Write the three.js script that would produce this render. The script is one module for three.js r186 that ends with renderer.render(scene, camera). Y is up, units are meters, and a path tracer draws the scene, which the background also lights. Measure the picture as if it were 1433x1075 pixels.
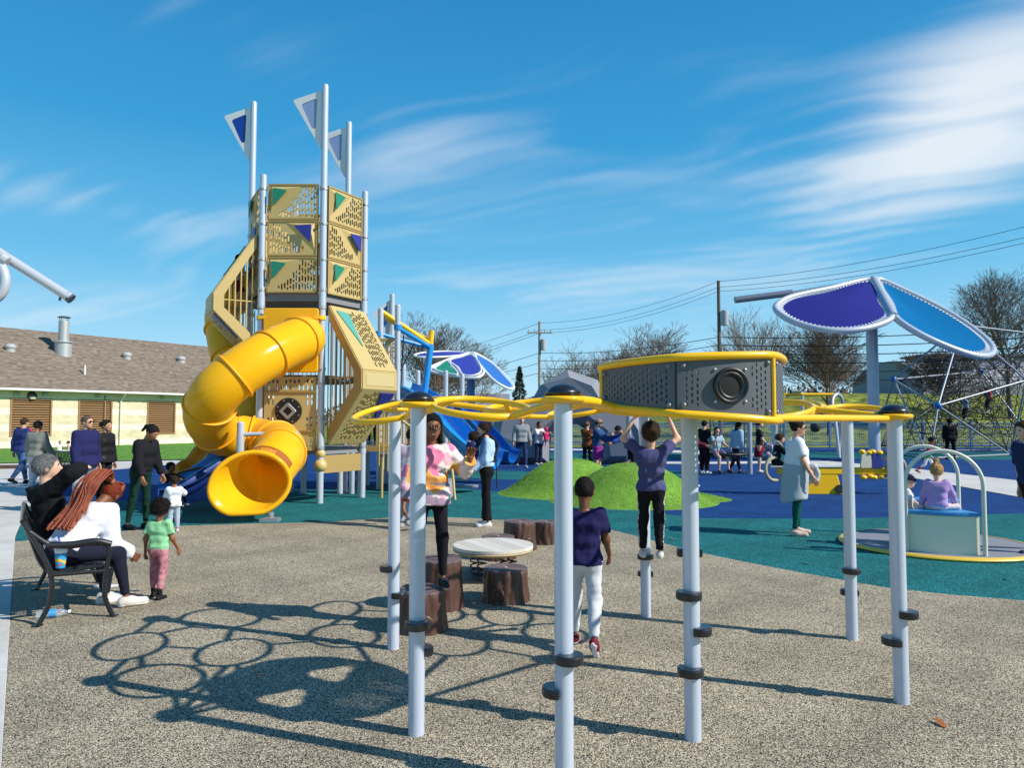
import * as THREE from 'three';
import { mergeGeometries, toCreasedNormals } from 'three/addons/utils/BufferGeometryUtils.js';
import { RoundedBoxGeometry } from 'three/addons/geometries/RoundedBoxGeometry.js';
import { ImprovedNoise } from 'three/addons/math/ImprovedNoise.js';

// ---------------------------------------------------------------- camera, sky, sun, exposure
const scene = new THREE.Scene();
const EYE = 1.68, PITCH = Math.atan(0.0505);
const camera = new THREE.PerspectiveCamera(56.52, 1433 / 1075, 0.05, 3000);
camera.position.set(0, EYE, 0);
camera.rotation.x = PITCH;
scene.add(camera);
const renderer = new THREE.WebGLRenderer({ antialias: true });
renderer.toneMapping = THREE.LinearToneMapping;
renderer.toneMappingExposure = 1.17;
renderer.shadowMap.enabled = true;

const noiseGen = new ImprovedNoise();
const nz = (x, y, z) => noiseGen.noise(x + 31.7, y + 17.3, z + 5.1);
function fbm(x, y, z, oct) { let a = 0.5, s = 0; for (let i = 0; i < oct; i++) { s += a * nz(x, y, z); x *= 2.03; y *= 2.03; z *= 2.03; a *= 0.5; } return s; }
const lerp = (a, b, t) => a + (b - a) * t, clamp = (v, a = 0, b = 1) => Math.min(b, Math.max(a, v));
const smooth = (a, b, v) => { const t = clamp((v - a) / (b - a)); return t * t * (3 - 2 * t); };

// computed sky: clear blue air with thin cirrus
{
  const w = 2048, h = 1024, data = new Float32Array(w * h * 4);
  const stops = [[-0.2, [0.25, 0.34, 0.4]], [0, [0.50, 0.72, 0.83]], [0.09, [0.33, 0.63, 0.83]], [0.2, [0.135, 0.455, 0.73]], [0.36, [0.042, 0.295, 0.59]], [0.55, [0.022, 0.205, 0.475]], [1, [0.014, 0.095, 0.30]]];
  for (let j = 0; j < h; j++) {
    const el = ((j + 0.5) / h - 0.5) * Math.PI, y = Math.sin(el);
    let k = 0; while (k < stops.length - 2 && y > stops[k + 1][0]) k++;
    const t = clamp((y - stops[k][0]) / (stops[k + 1][0] - stops[k][0]));
    const base = [0, 1, 2].map(c => lerp(stops[k][1][c], stops[k + 1][1][c], t));
    for (let i = 0; i < w; i++) {
      const azi = ((i + 0.5) / w * 360 + 90) % 360 - 180, fine = Math.abs(azi) < 44 && el < 0.72, o0 = (j * w + i) * 4;
      if (!fine && y > 0 && (i % 4 || j % 4)) { const src = ((j - j % 4) * w + (i - i % 4)) * 4; if (j - j % 4 >= h / 2) { for (let c = 0; c < 4; c++) data[o0 + c] = data[src + c]; continue; } }
      const ang = ((i + 0.5) / w - 0.5) * 2 * Math.PI, cx = Math.cos(ang) * Math.cos(el), cz = Math.sin(ang) * Math.cos(el);
      let dens = 0;
      if (y > 0.0) {
        // cirrus sheet at height, streaked along one wind direction
        const q = 1 / (y + 0.10), px = cx * q, pz = cz * q;
        const u = px * 0.86 + pz * 0.5, v = -px * 0.5 + pz * 0.86;
        const wx = fbm(u * 0.5, v * 0.5, 1.3, 4) * 1.6, wz = fbm(u * 0.5, v * 0.5, 7.7, 4) * 1.6;
        const streak = fbm(u * 0.55 + wx, v * 1.9 + wz, 2.2, 6) + 0.6 * fbm(u * 1.5 + wx * 2, v * 10 + wz * 2.4, 9.1, 5);
        const az = Math.atan2(cx, -cz) * 180 / Math.PI, ed = el * 180 / Math.PI;
        const blob = (a, e, ra, re, rot) => { const c = Math.cos(rot), s = Math.sin(rot), dx = az - a, dy = ed - e; const p = (dx * c + dy * s) / ra, r = (-dx * s + dy * c) / re; return Math.exp(-(p * p + r * r)); };
        let mask = 0.06 + 0.50 * fbm(px * 0.35 + 3, pz * 0.35, 4.4, 3);
        mask += 0.80 * blob(33, 20, 12, 6.0, 0.42) + 0.30 * blob(-8, 21.0, 6, 1.6, 0.3) + 0.42 * blob(-31, 14.5, 9, 1.8, -0.1) + 0.22 * blob(-24, 28, 12, 3, -0.3) + 0.20 * blob(16, 8, 10, 5, 0.2) + 0.16 * blob(2, 9, 12, 3, 0.1);
        dens = clamp(smooth(0.12, 1.0, mask + streak * 1.0) * (0.15 + mask));
        dens *= smooth(0.0, 0.06, y);
      }
      const o = o0, d = dens * 0.85;
      data[o] = lerp(base[0], 0.76, d); data[o + 1] = lerp(base[1], 0.80, d); data[o + 2] = lerp(base[2], 0.84, d); data[o + 3] = 1;
    }
  }
  const tex = new THREE.DataTexture(data, w, h, THREE.RGBAFormat, THREE.FloatType);
  tex.mapping = THREE.EquirectangularReflectionMapping; tex.magFilter = THREE.LinearFilter; tex.minFilter = THREE.LinearFilter; tex.needsUpdate = true;
  scene.background = tex; scene.environment = tex;
}
const SUN = new THREE.Vector3(2.18, 1.8, 0.8).normalize();
const sun = new THREE.DirectionalLight(new THREE.Color(1, 0.955, 0.88), 4.8);
sun.position.set(-2, 0, -14).addScaledVector(SUN, 60); sun.target.position.set(-2, 0, -14);
sun.castShadow = true; sun.shadow.mapSize.set(4096, 4096);
Object.assign(sun.shadow.camera, { left: -45, right: 45, top: 45, bottom: -45, near: 1, far: 160 });
scene.add(sun, sun.target);
// ---------------------------------------------------------------- helpers
const F = 1000;                                       // focal length in photo pixels (1433 wide): where things stand is read off the photo
const V = (px, py, d) => { const y = (537.5 - py) / F, c = Math.cos(PITCH), s = Math.sin(PITCH); const yy = y * c + s, zz = c - y * s, k = d / zz; return new THREE.Vector3((px - 716.5) / F * k, EYE + yy * k, -d); };
const G = (px, py) => { const v = V(px, py, 1); const t = EYE / (EYE - v.y); return new THREE.Vector3(v.x * t, 0, -t); };
function rng(seed) { let a = seed >>> 0; return () => { a = (a + 0x6D2B79F5) | 0; let t = Math.imul(a ^ (a >>> 15), 1 | a); t = (t + Math.imul(t ^ (t >>> 7), 61 | t)) ^ t; return ((t ^ (t >>> 14)) >>> 0) / 4294967296; }; }
const v3 = (x, y, z) => new THREE.Vector3(x, y, z);
const lin = (r, g, b) => new THREE.Color().setRGB(r, g, b);
const used = {};
function numbered(name) { const n = used[name] = (used[name] ?? -1) + 1; return n ? name + '_' + String(n).padStart(3, '0') : name; }
function shade(o) { o.traverse(m => { if (m.isMesh) { m.castShadow = true; m.receiveShadow = true; } }); return o; }
function thing(name, label, category, pos = [0, 0, 0], turn = 0, group) {
  const o = new THREE.Group(); o.name = numbered(name); o.position.set(...pos); o.rotation.y = turn;
  o.userData = { label, category }; if (group) o.userData.group = group; scene.add(o); return o;
}
function part(name, geo, m, parent, stuff) {
  const o = new THREE.Mesh(Array.isArray(geo) ? join(geo) : geo, m); o.name = name; o.castShadow = o.receiveShadow = true; parent.add(o);
  if (stuff) o.userData.kind = 'stuff'; return o;
}
function struct(name, geo, m) { const o = part(numbered(name), geo, m, scene); o.userData.kind = 'structure'; return o; }
function join(gs) {
  const out = gs.map(g => { let q = g.index ? g.toNonIndexed() : g; for (const k of Object.keys(q.attributes)) if (!['position', 'normal', 'uv'].includes(k)) q.deleteAttribute(k); if (!q.attributes.uv) q.setAttribute('uv', new THREE.BufferAttribute(new Float32Array(q.attributes.position.count * 2), 2)); if (!q.attributes.normal) q.computeVertexNormals(); return q; });
  return mergeGeometries(out);
}
const mats = {};
function M(color, rough = 0.6, metal = 0, extra) {
  const c = Array.isArray(color) ? lin(...color) : new THREE.Color(color), key = c.getHexString() + rough + metal + (extra ? JSON.stringify(extra) : '');
  return mats[key] ??= new THREE.MeshPhysicalMaterial({ color: c, roughness: rough, metalness: metal, ...(extra || {}) });
}
// geometry makers, all returning BufferGeometry in place
const box = (w, h, d, x = 0, y = 0, z = 0, r = 0) => { const g = r ? new RoundedBoxGeometry(w, h, d, 2, r) : new THREE.BoxGeometry(w, h, d); g.translate(x, y, z); return g; };
function rod(a, b, r, seg = 12, r2 = r) {
  const d = b.clone().sub(a), L = d.length(); const g = new THREE.CylinderGeometry(r2, r, L, seg, 1); g.translate(0, L / 2, 0);
  g.applyQuaternion(new THREE.Quaternion().setFromUnitVectors(v3(0, 1, 0), d.normalize())); g.translate(a.x, a.y, a.z); return g;
}
const tube = (pts, r, n = 40, seg = 10, closed = false) => new THREE.TubeGeometry(new THREE.CatmullRomCurve3(pts, closed, 'centripetal'), n, r, seg, closed);
const poly = (pts, r, seg = 8) => pts.slice(1).map((p, i) => rod(pts[i], p, r, seg));
function ball(r, x, y, z, sx = 1, sy = 1, sz = 1, a = 20, b = 14) { const g = new THREE.SphereGeometry(r, a, b); g.scale(sx, sy, sz); g.translate(x, y, z); return g; }
const lathe = (prof, seg = 32) => new THREE.LatheGeometry(prof.map(p => new THREE.Vector2(p[0], p[1])), seg);
function quad(a, b, c, d) { const g = new THREE.BufferGeometry(); g.setAttribute('position', new THREE.BufferAttribute(new Float32Array([a, b, c, a, c, d].flatMap(p => [p.x, p.y, p.z])), 3)); g.computeVertexNormals(); return g; }
// sheet on the ground from [x, depth] outline, uv in metres
function sheet(pts, y, smoothIt) {
  let p = pts.map(q => new THREE.Vector2(q[0], q[1])); if (smoothIt) p = new THREE.SplineCurve([...p, p[0]]).getPoints(pts.length * 6).slice(0, -1);
  const g = new THREE.ShapeGeometry(new THREE.Shape(p)); g.rotateX(-Math.PI / 2); g.translate(0, y, 0); return g;
}
// plate in a frame: origin o, right u, up w (unit), shape outline in metres, thickness along outward normal
function plate(shape, th, o, u, w, bevel = 0) {
  const g = new THREE.ExtrudeGeometry(shape, { depth: th - 2 * bevel, bevelEnabled: bevel > 0, bevelSize: bevel, bevelThickness: bevel, bevelSegments: 1, curveSegments: 6 });
  g.translate(0, 0, -th / 2 + bevel); const n = u.clone().cross(w);
  g.applyMatrix4(new THREE.Matrix4().makeBasis(u, w, n).setPosition(o)); return g;
}
const outline = pts => new THREE.Shape(pts.map(p => new THREE.Vector2(p[0], p[1])));
function rounded(pts, r) {           // polygon with rounded corners
  const s = new THREE.Shape(), n = pts.length;
  for (let i = 0; i < n; i++) {
    const p = new THREE.Vector2(...pts[i]), a = new THREE.Vector2(...pts[(i + n - 1) % n]), b = new THREE.Vector2(...pts[(i + 1) % n]);
    const p1 = p.clone().add(a.sub(p).setLength(r)), p2 = p.clone().add(b.sub(p).setLength(r));
    i ? s.lineTo(p1.x, p1.y) : s.moveTo(p1.x, p1.y); s.quadraticCurveTo(p.x, p.y, p2.x, p2.y);
  }
  s.closePath(); return s;
}
function slot(x, y, w, h) { const r = w / 2, p = new THREE.Path(); p.moveTo(x - r, y - h / 2 + r); p.lineTo(x - r, y + h / 2 - r); p.absarc(x, y + h / 2 - r, r, Math.PI, 0, true); p.lineTo(x + r, y - h / 2 + r); p.absarc(x, y - h / 2 + r, r, 0, -Math.PI, true); return p; }

// ---------------------------------------------------------------- textures
function granules(seed, size, cell, palette) {
  const R = rng(seed), n = size / cell, jx = new Float32Array(n * n), jy = new Float32Array(n * n), ci = new Uint8Array(n * n), hi = new Float32Array(n * n);
  let tot = 0; palette.forEach(p => tot += p[1]);
  for (let i = 0; i < n * n; i++) { jx[i] = R(); jy[i] = R(); let t = R() * tot, k = 0; while (t > palette[k][1] && k < palette.length - 1) { t -= palette[k][1]; k++; } ci[i] = k; hi[i] = R(); }
  const col = new Uint8Array(size * size * 4), bump = new Uint8Array(size * size * 4);
  for (let y = 0; y < size; y++) for (let x = 0; x < size; x++) {
    const gx = Math.floor(x / cell), gy = Math.floor(y / cell); let best = 9, bi = 0;
    for (let b = -1; b < 2; b++) for (let a = -1; a < 2; a++) {
      const ix = (gx + a + n) % n, iy = (gy + b + n) % n, i = iy * n + ix, dx = gx + a + jx[i] - (x + 0.5) / cell, dy = gy + b + jy[i] - (y + 0.5) / cell, d = dx * dx + dy * dy;
      if (d < best) { best = d; bi = i; }
    }
    const c = palette[ci[bi]][0], tx = x / size * 6.28319, ty = y / size * 6.28319, k = (0.85 + 0.3 * hi[bi]) * (1 + 0.035 * Math.sin(tx + 2 * Math.sin(ty)) + 0.03 * Math.sin(2 * ty + 1.7 * Math.sin(tx * 2) + seed) + 0.02 * Math.sin(5 * tx + 3 * Math.sin(ty * 3))), o = (y * size + x) * 4;
    for (let q = 0; q < 3; q++) col[o + q] = clamp(c[q] * k, 0, 255);
    col[o + 3] = 255; const hgt = clamp(hi[bi] * 0.6 + 0.4 - Math.sqrt(best) * 0.7) * 255; bump[o] = bump[o + 1] = bump[o + 2] = hgt; bump[o + 3] = 255;
  }
  const mk = (d, srgb) => { const t = new THREE.DataTexture(d, size, size); t.wrapS = t.wrapT = THREE.RepeatWrapping; t.magFilter = THREE.LinearFilter; t.minFilter = THREE.LinearMipmapLinearFilter; t.generateMipmaps = true; if (srgb) t.colorSpace = THREE.SRGBColorSpace; t.needsUpdate = true; return t; };
  return [mk(col, true), mk(bump, false)];
}
function noiseTex(size, fn) {           // fn(x, y in 0..1) -> sRGB 0..255 triple
  const d = new Uint8Array(size * size * 4);
  for (let y = 0; y < size; y++) for (let x = 0; x < size; x++) { const c = fn(x / size, y / size), o = (y * size + x) * 4; d[o] = clamp(c[0], 0, 255); d[o + 1] = clamp(c[1], 0, 255); d[o + 2] = clamp(c[2], 0, 255); d[o + 3] = 255; }
  const t = new THREE.DataTexture(d, size, size); t.wrapS = t.wrapT = THREE.RepeatWrapping; t.magFilter = THREE.LinearFilter; t.minFilter = THREE.LinearMipmapLinearFilter; t.generateMipmaps = true; t.colorSpace = THREE.SRGBColorSpace; t.needsUpdate = true; return t;
}
function surf([map, bump], metres, bumpScale, rough = 0.95) {
  const r = t => { t.repeat.set(1 / metres, 1 / metres); return t; };
  return new THREE.MeshPhysicalMaterial({ map: r(map), bumpMap: r(bump), bumpScale, roughness: rough, specularIntensity: 0.3 });
}

// ---------------------------------------------------------------- distance-field mesher (surface nets)
function meshField(f, lo, hi, cell) {
  const nx = Math.ceil((hi[0] - lo[0]) / cell) + 1, ny = Math.ceil((hi[1] - lo[1]) / cell) + 1, nzz = Math.ceil((hi[2] - lo[2]) / cell) + 1;
  const D = new Float32Array(nx * ny * nzz), B = 4, skip = B * cell * 0.87 + cell * 2.0;
  for (let k = 0; k < nzz; k += B) for (let j = 0; j < ny; j += B) for (let i = 0; i < nx; i += B) {
    const c = f(lo[0] + (i + 1.5) * cell, lo[1] + (j + 1.5) * cell, lo[2] + (k + 1.5) * cell), far = Math.abs(c) > skip;
    for (let r = k; r < Math.min(k + B, nzz); r++) for (let q = j; q < Math.min(j + B, ny); q++) for (let p = i; p < Math.min(i + B, nx); p++) D[(r * ny + q) * nx + p] = far ? c : f(lo[0] + p * cell, lo[1] + q * cell, lo[2] + r * cell);
  }
  const id = new Int32Array(nx * ny * nzz).fill(-1), pos = [], idx = [];
  const O = [0, 1, nx, nx + 1, nx * ny, nx * ny + 1, nx * ny + nx, nx * ny + nx + 1], E = [[0, 1], [2, 3], [4, 5], [6, 7], [0, 2], [1, 3], [4, 6], [5, 7], [0, 4], [1, 5], [2, 6], [3, 7]];
  for (let k = 0; k < nzz - 1; k++) for (let j = 0; j < ny - 1; j++) for (let i = 0; i < nx - 1; i++) {
    const b = (k * ny + j) * nx + i; let m = 0; for (let c = 0; c < 8; c++) if (D[b + O[c]] < 0) m |= 1 << c;
    if (m === 0 || m === 255) continue;
    let x = 0, y = 0, z = 0, n = 0;
    for (const [p, q] of E) { const s = D[b + O[p]], t = D[b + O[q]]; if ((s < 0) === (t < 0)) continue; const w = s / (s - t); x += (p & 1) + ((q & 1) - (p & 1)) * w; y += (p >> 1 & 1) + ((q >> 1 & 1) - (p >> 1 & 1)) * w; z += (p >> 2) + ((q >> 2) - (p >> 2)) * w; n++; }
    id[b] = pos.length / 3; pos.push(lo[0] + (i + x / n) * cell, lo[1] + (j + y / n) * cell, lo[2] + (k + z / n) * cell);
  }
  const face = (a, b, c, d, flip) => { if (a < 0 || b < 0 || c < 0 || d < 0) return; flip ? idx.push(a, c, b, b, c, d) : idx.push(a, b, c, b, d, c); };
  for (let k = 1; k < nzz - 1; k++) for (let j = 1; j < ny - 1; j++) for (let i = 1; i < nx - 1; i++) {
    const b = (k * ny + j) * nx + i, s = D[b] < 0;
    if (s !== D[b + 1] < 0) face(id[b - nx - nx * ny], id[b - nx * ny], id[b - nx], id[b], !s);
    if (s !== D[b + nx] < 0) face(id[b - 1 - nx * ny], id[b - nx * ny], id[b - 1], id[b], s);
    if (s !== D[b + nx * ny] < 0) face(id[b - 1 - nx], id[b - nx], id[b - 1], id[b], !s);
  }
  const g = new THREE.BufferGeometry(); g.setAttribute('position', new THREE.BufferAttribute(new Float32Array(pos), 3)); g.setIndex(idx); g.computeVertexNormals(); return g;
}
const smin = (a, b, k) => { const h = Math.max(k - Math.abs(a - b), 0) / k; return Math.min(a, b) - h * h * k * 0.25; };
function caps(ax, ay, az, bx, by, bz, ra, rb) {
  const dx = bx - ax, dy = by - ay, dz = bz - az, L = dx * dx + dy * dy + dz * dz || 1e-9;
  return (x, y, z) => { const px = x - ax, py = y - ay, pz = z - az; let t = (px * dx + py * dy + pz * dz) / L; t = t < 0 ? 0 : t > 1 ? 1 : t; const qx = px - t * dx, qy = py - t * dy, qz = pz - t * dz; return Math.sqrt(qx * qx + qy * qy + qz * qz) - (ra + (rb - ra) * t); };
}
const cap = (a, b, ra, rb = ra) => caps(a.x, a.y, a.z, b.x, b.y, b.z, ra, rb);
const cutBy = (f, p, n) => (x, y, z) => Math.max(f(x, y, z), (x - p.x) * n.x + (y - p.y) * n.y + (z - p.z) * n.z);
const blend = (fs, k) => (x, y, z) => { let d = fs[0](x, y, z); for (let i = 1; i < fs.length; i++) d = smin(d, fs[i](x, y, z), k); return d; };
function bounds(pts, pad) { const lo = [1e9, 1e9, 1e9], hi = [-1e9, -1e9, -1e9]; for (const p of pts) { const a = [p.x, p.y, p.z]; for (let i = 0; i < 3; i++) { lo[i] = Math.min(lo[i], a[i] - pad); hi[i] = Math.max(hi[i], a[i] + pad); } } return [lo, hi]; }
// ---------------------------------------------------------------- ground
const texTan = granules(11, 2048, 4, [[[200, 186, 158], 28], [[171, 157, 130], 26], [[132, 120, 100], 16], [[82, 77, 71], 14], [[42, 41, 44], 22], [[206, 196, 176], 8]]);
const texTeal = granules(12, 1024, 4, [[[26, 106, 108], 40], [[18, 88, 94], 26], [[46, 128, 126], 14], [[12, 56, 66], 16], [[76, 148, 140], 5]]);
const texBlue = granules(13, 1024, 4, [[[22, 66, 124], 40], [[16, 50, 102], 30], [[34, 84, 142], 14], [[10, 32, 72], 16]]);
const texTurf = granules(14, 1024, 4, [[[122, 162, 62], 34], [[106, 150, 54], 28], [[140, 178, 78], 18], [[82, 124, 42], 12]]);
const mTan = surf(texTan, 2.6, 0.003), mTeal = surf(texTeal, 2.2, 0.003), mBlue = surf(texBlue, 2.2, 0.003), mTurf = surf(texTurf, 1.4, 0.005);
const texField = noiseTex(512, (x, y) => { const a = Math.cos(x * 6.283) * 1.2, b = Math.sin(x * 6.283) * 1.2, c = Math.cos(y * 6.283) * 1.2, n = fbm(a * 2 + y * 9, b * 2 + c, c * 2, 5); const k = 1 + n * 0.9; return [118 * k + 14 * n, 126 * k, 58 * k]; });
texField.repeat.set(1 / 14, 1 / 14);
const mField = new THREE.MeshPhysicalMaterial({ map: texField, roughness: 1, specularIntensity: 0.1 });
const texLawn = noiseTex(512, (x, y) => { const n = fbm(x * 20, y * 20, 0.5, 5); return [98 + 60 * n, 140 + 64 * n, 62 + 34 * n]; }); texLawn.repeat.set(1 / 6, 1 / 6);
const mLawn = new THREE.MeshPhysicalMaterial({ map: texLawn, roughness: 1, specularIntensity: 0.1 });
const texConc = noiseTex(1024, (x, y) => { const n = fbm(x * 8, y * 8, 3.5, 4), f = nz(x * 220, y * 220, 1) * 8 + nz(x * 90, y * 90, 4) * 6; return [196 + n * 26 + f, 192 + n * 26 + f, 184 + n * 26 + f]; }); texConc.repeat.set(1 / 4, 1 / 4);
const mConc = new THREE.MeshPhysicalMaterial({ map: texConc, roughness: 0.92 });
{
  // field out to the horizon with a bank rising on the right behind the fence
  const g = new THREE.PlaneGeometry(1600, 1600, 160, 160); g.rotateX(-Math.PI / 2);
  const p = g.attributes.position, uv = g.attributes.uv;
  for (let i = 0; i < p.count; i++) { const u = Math.sign(p.getX(i)) * Math.pow(Math.abs(p.getX(i)) / 800, 2.2) * 800, w = Math.sign(p.getZ(i)) * Math.pow(Math.abs(p.getZ(i)) / 800, 2.2) * 800; p.setX(i, u); p.setZ(i, w); p.setY(i, bank(u, -w) - 0.02); uv.setXY(i, u, w); }
  g.computeVertexNormals(); struct('grass_field', g, mField);
}
function bank(x, d) { return 4.9 * smooth(50, 88, d) * smooth(8, 44, x + (d - 60) * 0.12) + (d > 44 ? 0.4 * nz(x * 0.03, d * 0.03, 2) * smooth(50, 90, d) : 0); }
const rubber = [[-6.84, 9.94], [-8.9, 13.2], [-10, 15.3], [-12.6, 20], [-13.5, 24], [-12.5, 28.5], [-11, 33], [-8, 44], [40, 44], [40, 2], [8, 0.5], [-0.6, 0.5], [-2.4, 3.45]];
struct('blue_rubber_surface', sheet(rubber, 0.0), mBlue);
struct('teal_rubber_surface', sheet([[-6.84, 9.9], [-8.9, 13.2], [-9.6, 14.6], [-8.2, 15.0], [-6.6, 14.2], [-5.4, 17.2], [-3.2, 18.6], [-1.3, 17.7], [0.3, 16.3], [1.8, 14.0], [3.2, 12.3], [5.6, 12.25], [8.8, 12.9], [14, 13.6], [26, 13], [26, 5], [8, 0.6], [-0.5, 0.6]], 0.004), mTeal);
struct('teal_rubber_band', sheet([[-3, 21.5], [0.5, 20.2], [4.0, 20.8], [6.2, 22.6], [4.5, 24], [1, 23.4], [-3, 24.6]], 0.004, true), mTeal);
struct('teal_rubber_band', sheet([[9, 33], [16, 31.5], [24, 29.5], [38, 28], [38, 36], [20, 38], [9, 38]], 0.004), mTeal);
struct('teal_rubber_band', sheet([[-2, 31], [4, 30], [8.5, 31.5], [8.5, 36], [-2, 37]], 0.004), mTeal);
struct('tan_rubber_surface', sheet([[-6.84, 9.94], [-5.3, 11.4], [-4.2, 11.65], [-3.1, 11.8], [-1.95, 12.45], [-1.0, 12.4], [-0.2, 12.1], [0.6, 11.8], [1.37, 11.3], [1.85, 10.3], [2.27, 9.3], [2.7, 8.6], [3.2, 7.9], [3.73, 7.24], [4.2, 6.95], [4.8, 6.7], [6.5, 6.2], [9, 5.6], [9, 0.55], [-0.55, 0.55], [-2.4, 3.45]], 0.008), mTan);
struct('path', sheet([[9.9, 13], [11, 15.4], [11.6, 21], [11.2, 27], [10.4, 32], [8.6, 36.5], [4, 39.5], [-4, 40.5], [-4, 42], [5, 41.6], [9.6, 39.4], [11.8, 36.5], [12.6, 30.5], [13.8, 25], [14, 19.5], [13.2, 13]], 0.012), mConc);
struct('path', sheet([[-3.2, 30.2], [3, 27.6], [8.2, 27.4], [11.1, 28.0], [11.1, 29.4], [8, 28.8], [3, 29.0], [-3.0, 31.8]], 0.009), mConc);
{
  // concrete walk in slabs along the rubber edge, then the plaza by the lawn
  const A = [-2.4, 3.45], B = [-6.84, 9.94], dx = B[0] - A[0], dz = B[1] - A[1], L = Math.hypot(dx, dz), u = [dx / L, dz / L], n = [-u[1], u[0]];
  const walk = new THREE.Group(); walk.name = 'concrete_walk'; walk.userData.kind = 'structure'; scene.add(walk);
  for (let k = -2; k < 5; k++) for (let q = 0; q < 3; q++) {
    const s = k * 1.75, at = (a, b) => [A[0] + u[0] * a + n[0] * b, A[1] + u[1] * a + n[1] * b];
    const p = [at(s + 0.006, q * 1.8 + 0.006), at(s + 1.744, q * 1.8 + 0.006), at(s + 1.744, q * 1.8 + 1.794), at(s + 0.006, q * 1.8 + 1.794)];
    const sh = outline(p), g = new THREE.ExtrudeGeometry(sh, { depth: 0.05, bevelEnabled: true, bevelSize: 0.005, bevelThickness: 0.005, bevelSegments: 1 }); g.rotateX(-Math.PI / 2); g.translate(0, -0.045, 0); part('slab', g, mConc, walk);
  }
  struct('plaza', sheet([[-6.9, 10.1], [-8.95, 13.2], [-10.05, 15.3], [-12.65, 20], [-13.55, 24], [-12.5, 28.4], [-14, 30.0], [-20, 27.6], [-42, 24], [-30, 12], [-12.5, 6.5]], 0.001), mConc);
  struct('mulch_bed', sheet([[-19.5, 24.2], [-14.6, 25.6], [-15, 27.2], [-24, 26.2], [-30, 22]], 0.006), surf(granules(15, 512, 8, [[[104, 78, 56], 3], [[70, 52, 40], 3], [[130, 100, 74], 2]]), 1, 0.02));
  struct('kerb', (() => { const c = new THREE.CatmullRomCurve3([v3(-30, 0, -20.6), v3(-19.6, 0, -23.4), v3(-14.5, 0, -25.1)]), s = new THREE.Shape([new THREE.Vector2(0, -0.1), new THREE.Vector2(0.13, -0.1), new THREE.Vector2(0.13, 0.1), new THREE.Vector2(0, 0.1)]); return new THREE.ExtrudeGeometry(s, { steps: 30, extrudePath: c, bevelEnabled: false }); })(), mConc);
}
struct('lawn', sheet([[-46, 24], [-30, 27.2], [-19.8, 28], [-13.6, 30.6], [-11.4, 33.5], [-8.2, 44], [-14, 66], [-60, 60]], 0.016), mLawn);
struct('road', sheet([[-60, 58], [60, 49.4], [140, 44], [140, 48], [60, 53.4], [-60, 62.5]], 0.03), M([0.13, 0.13, 0.135], 0.9));

// ---------------------------------------------------------------- turf mounds
{
  const t = thing('turf_mound', 'pair of rounded artificial turf mounds side by side on blue rubber', 'mound');
  const lumps = [[1.35, 16.5, 1.8, 1.6, 0.80], [2.5, 14.9, 1.85, 1.6, 0.80], [3.8, 15.3, 1.0, 0.8, 0.14]];
  const hgt = (x, d) => { let s = 0; for (const [cx, cd, rx, rd, hh] of lumps) { const r = Math.hypot((x - cx) / rx, (d - cd) / rd); if (r < 1) s = Math.max(s, hh * (0.5 + 0.5 * Math.cos(Math.pow(r, 1.3) * Math.PI))) ; } return s; };
  const N = 150, pos = [], idx = [], uv = [];
  for (let j = 0; j <= N; j++) for (let i = 0; i <= N; i++) { const x = -0.5 + 5.6 * i / N, d = 13 + 5 * j / N; pos.push(x, hgt(x, d) - 0.012 + (hgt(x, d) > 0.02 ? 0.008 * nz(x * 9, d * 9, 1) : 0), -d); uv.push(x, d); }
  for (let j = 0; j < N; j++) for (let i = 0; i < N; i++) { const a = j * N + j + i, h = q => pos[q * 3 + 1] > -0.011; if (h(a) || h(a + 1) || h(a + N + 1) || h(a + N + 2)) idx.push(a, a + 1, a + N + 1, a + 1, a + N + 2, a + N + 1); }
  const g = new THREE.BufferGeometry(); g.setAttribute('position', new THREE.BufferAttribute(new Float32Array(pos), 3)); g.setAttribute('uv', new THREE.BufferAttribute(new Float32Array(uv), 2)); g.setIndex(idx); g.computeVertexNormals();
  part('turf', g, mTurf, t);
  // blades on the surface
  const R = rng(5), bl = []; const n = 26000, P = new Float32Array(n * 9), C = new Float32Array(n * 9); let q = 0;
  while (q < n) { const x = -0.4 + 5.4 * R(), d = 13 + 5 * R(), h = hgt(x, d); if (h < 0.015) { continue; } const a = R() * 6.28, l = 0.012 + 0.012 * R(), b = 0.004, k = 0.85 + 0.3 * R(), o = q * 9; P.set([x - b * Math.cos(a), h - 0.014, -d - b * Math.sin(a), x + b * Math.cos(a), h - 0.014, -d + b * Math.sin(a), x + (R() - 0.5) * 0.03, h + l - 0.012, -d + (R() - 0.5) * 0.03], o); for (let m = 0; m < 3; m++) C.set([0.20 * k, 0.36 * k, 0.06 * k], o + m * 3); q++; }
  const bg = new THREE.BufferGeometry(); bg.setAttribute('position', new THREE.BufferAttribute(P, 3)); bg.setAttribute('color', new THREE.BufferAttribute(C, 3)); bg.computeVertexNormals();
  part('grass_blades', bg, new THREE.MeshPhysicalMaterial({ vertexColors: true, roughness: 0.9 }), t, true);
}
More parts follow.
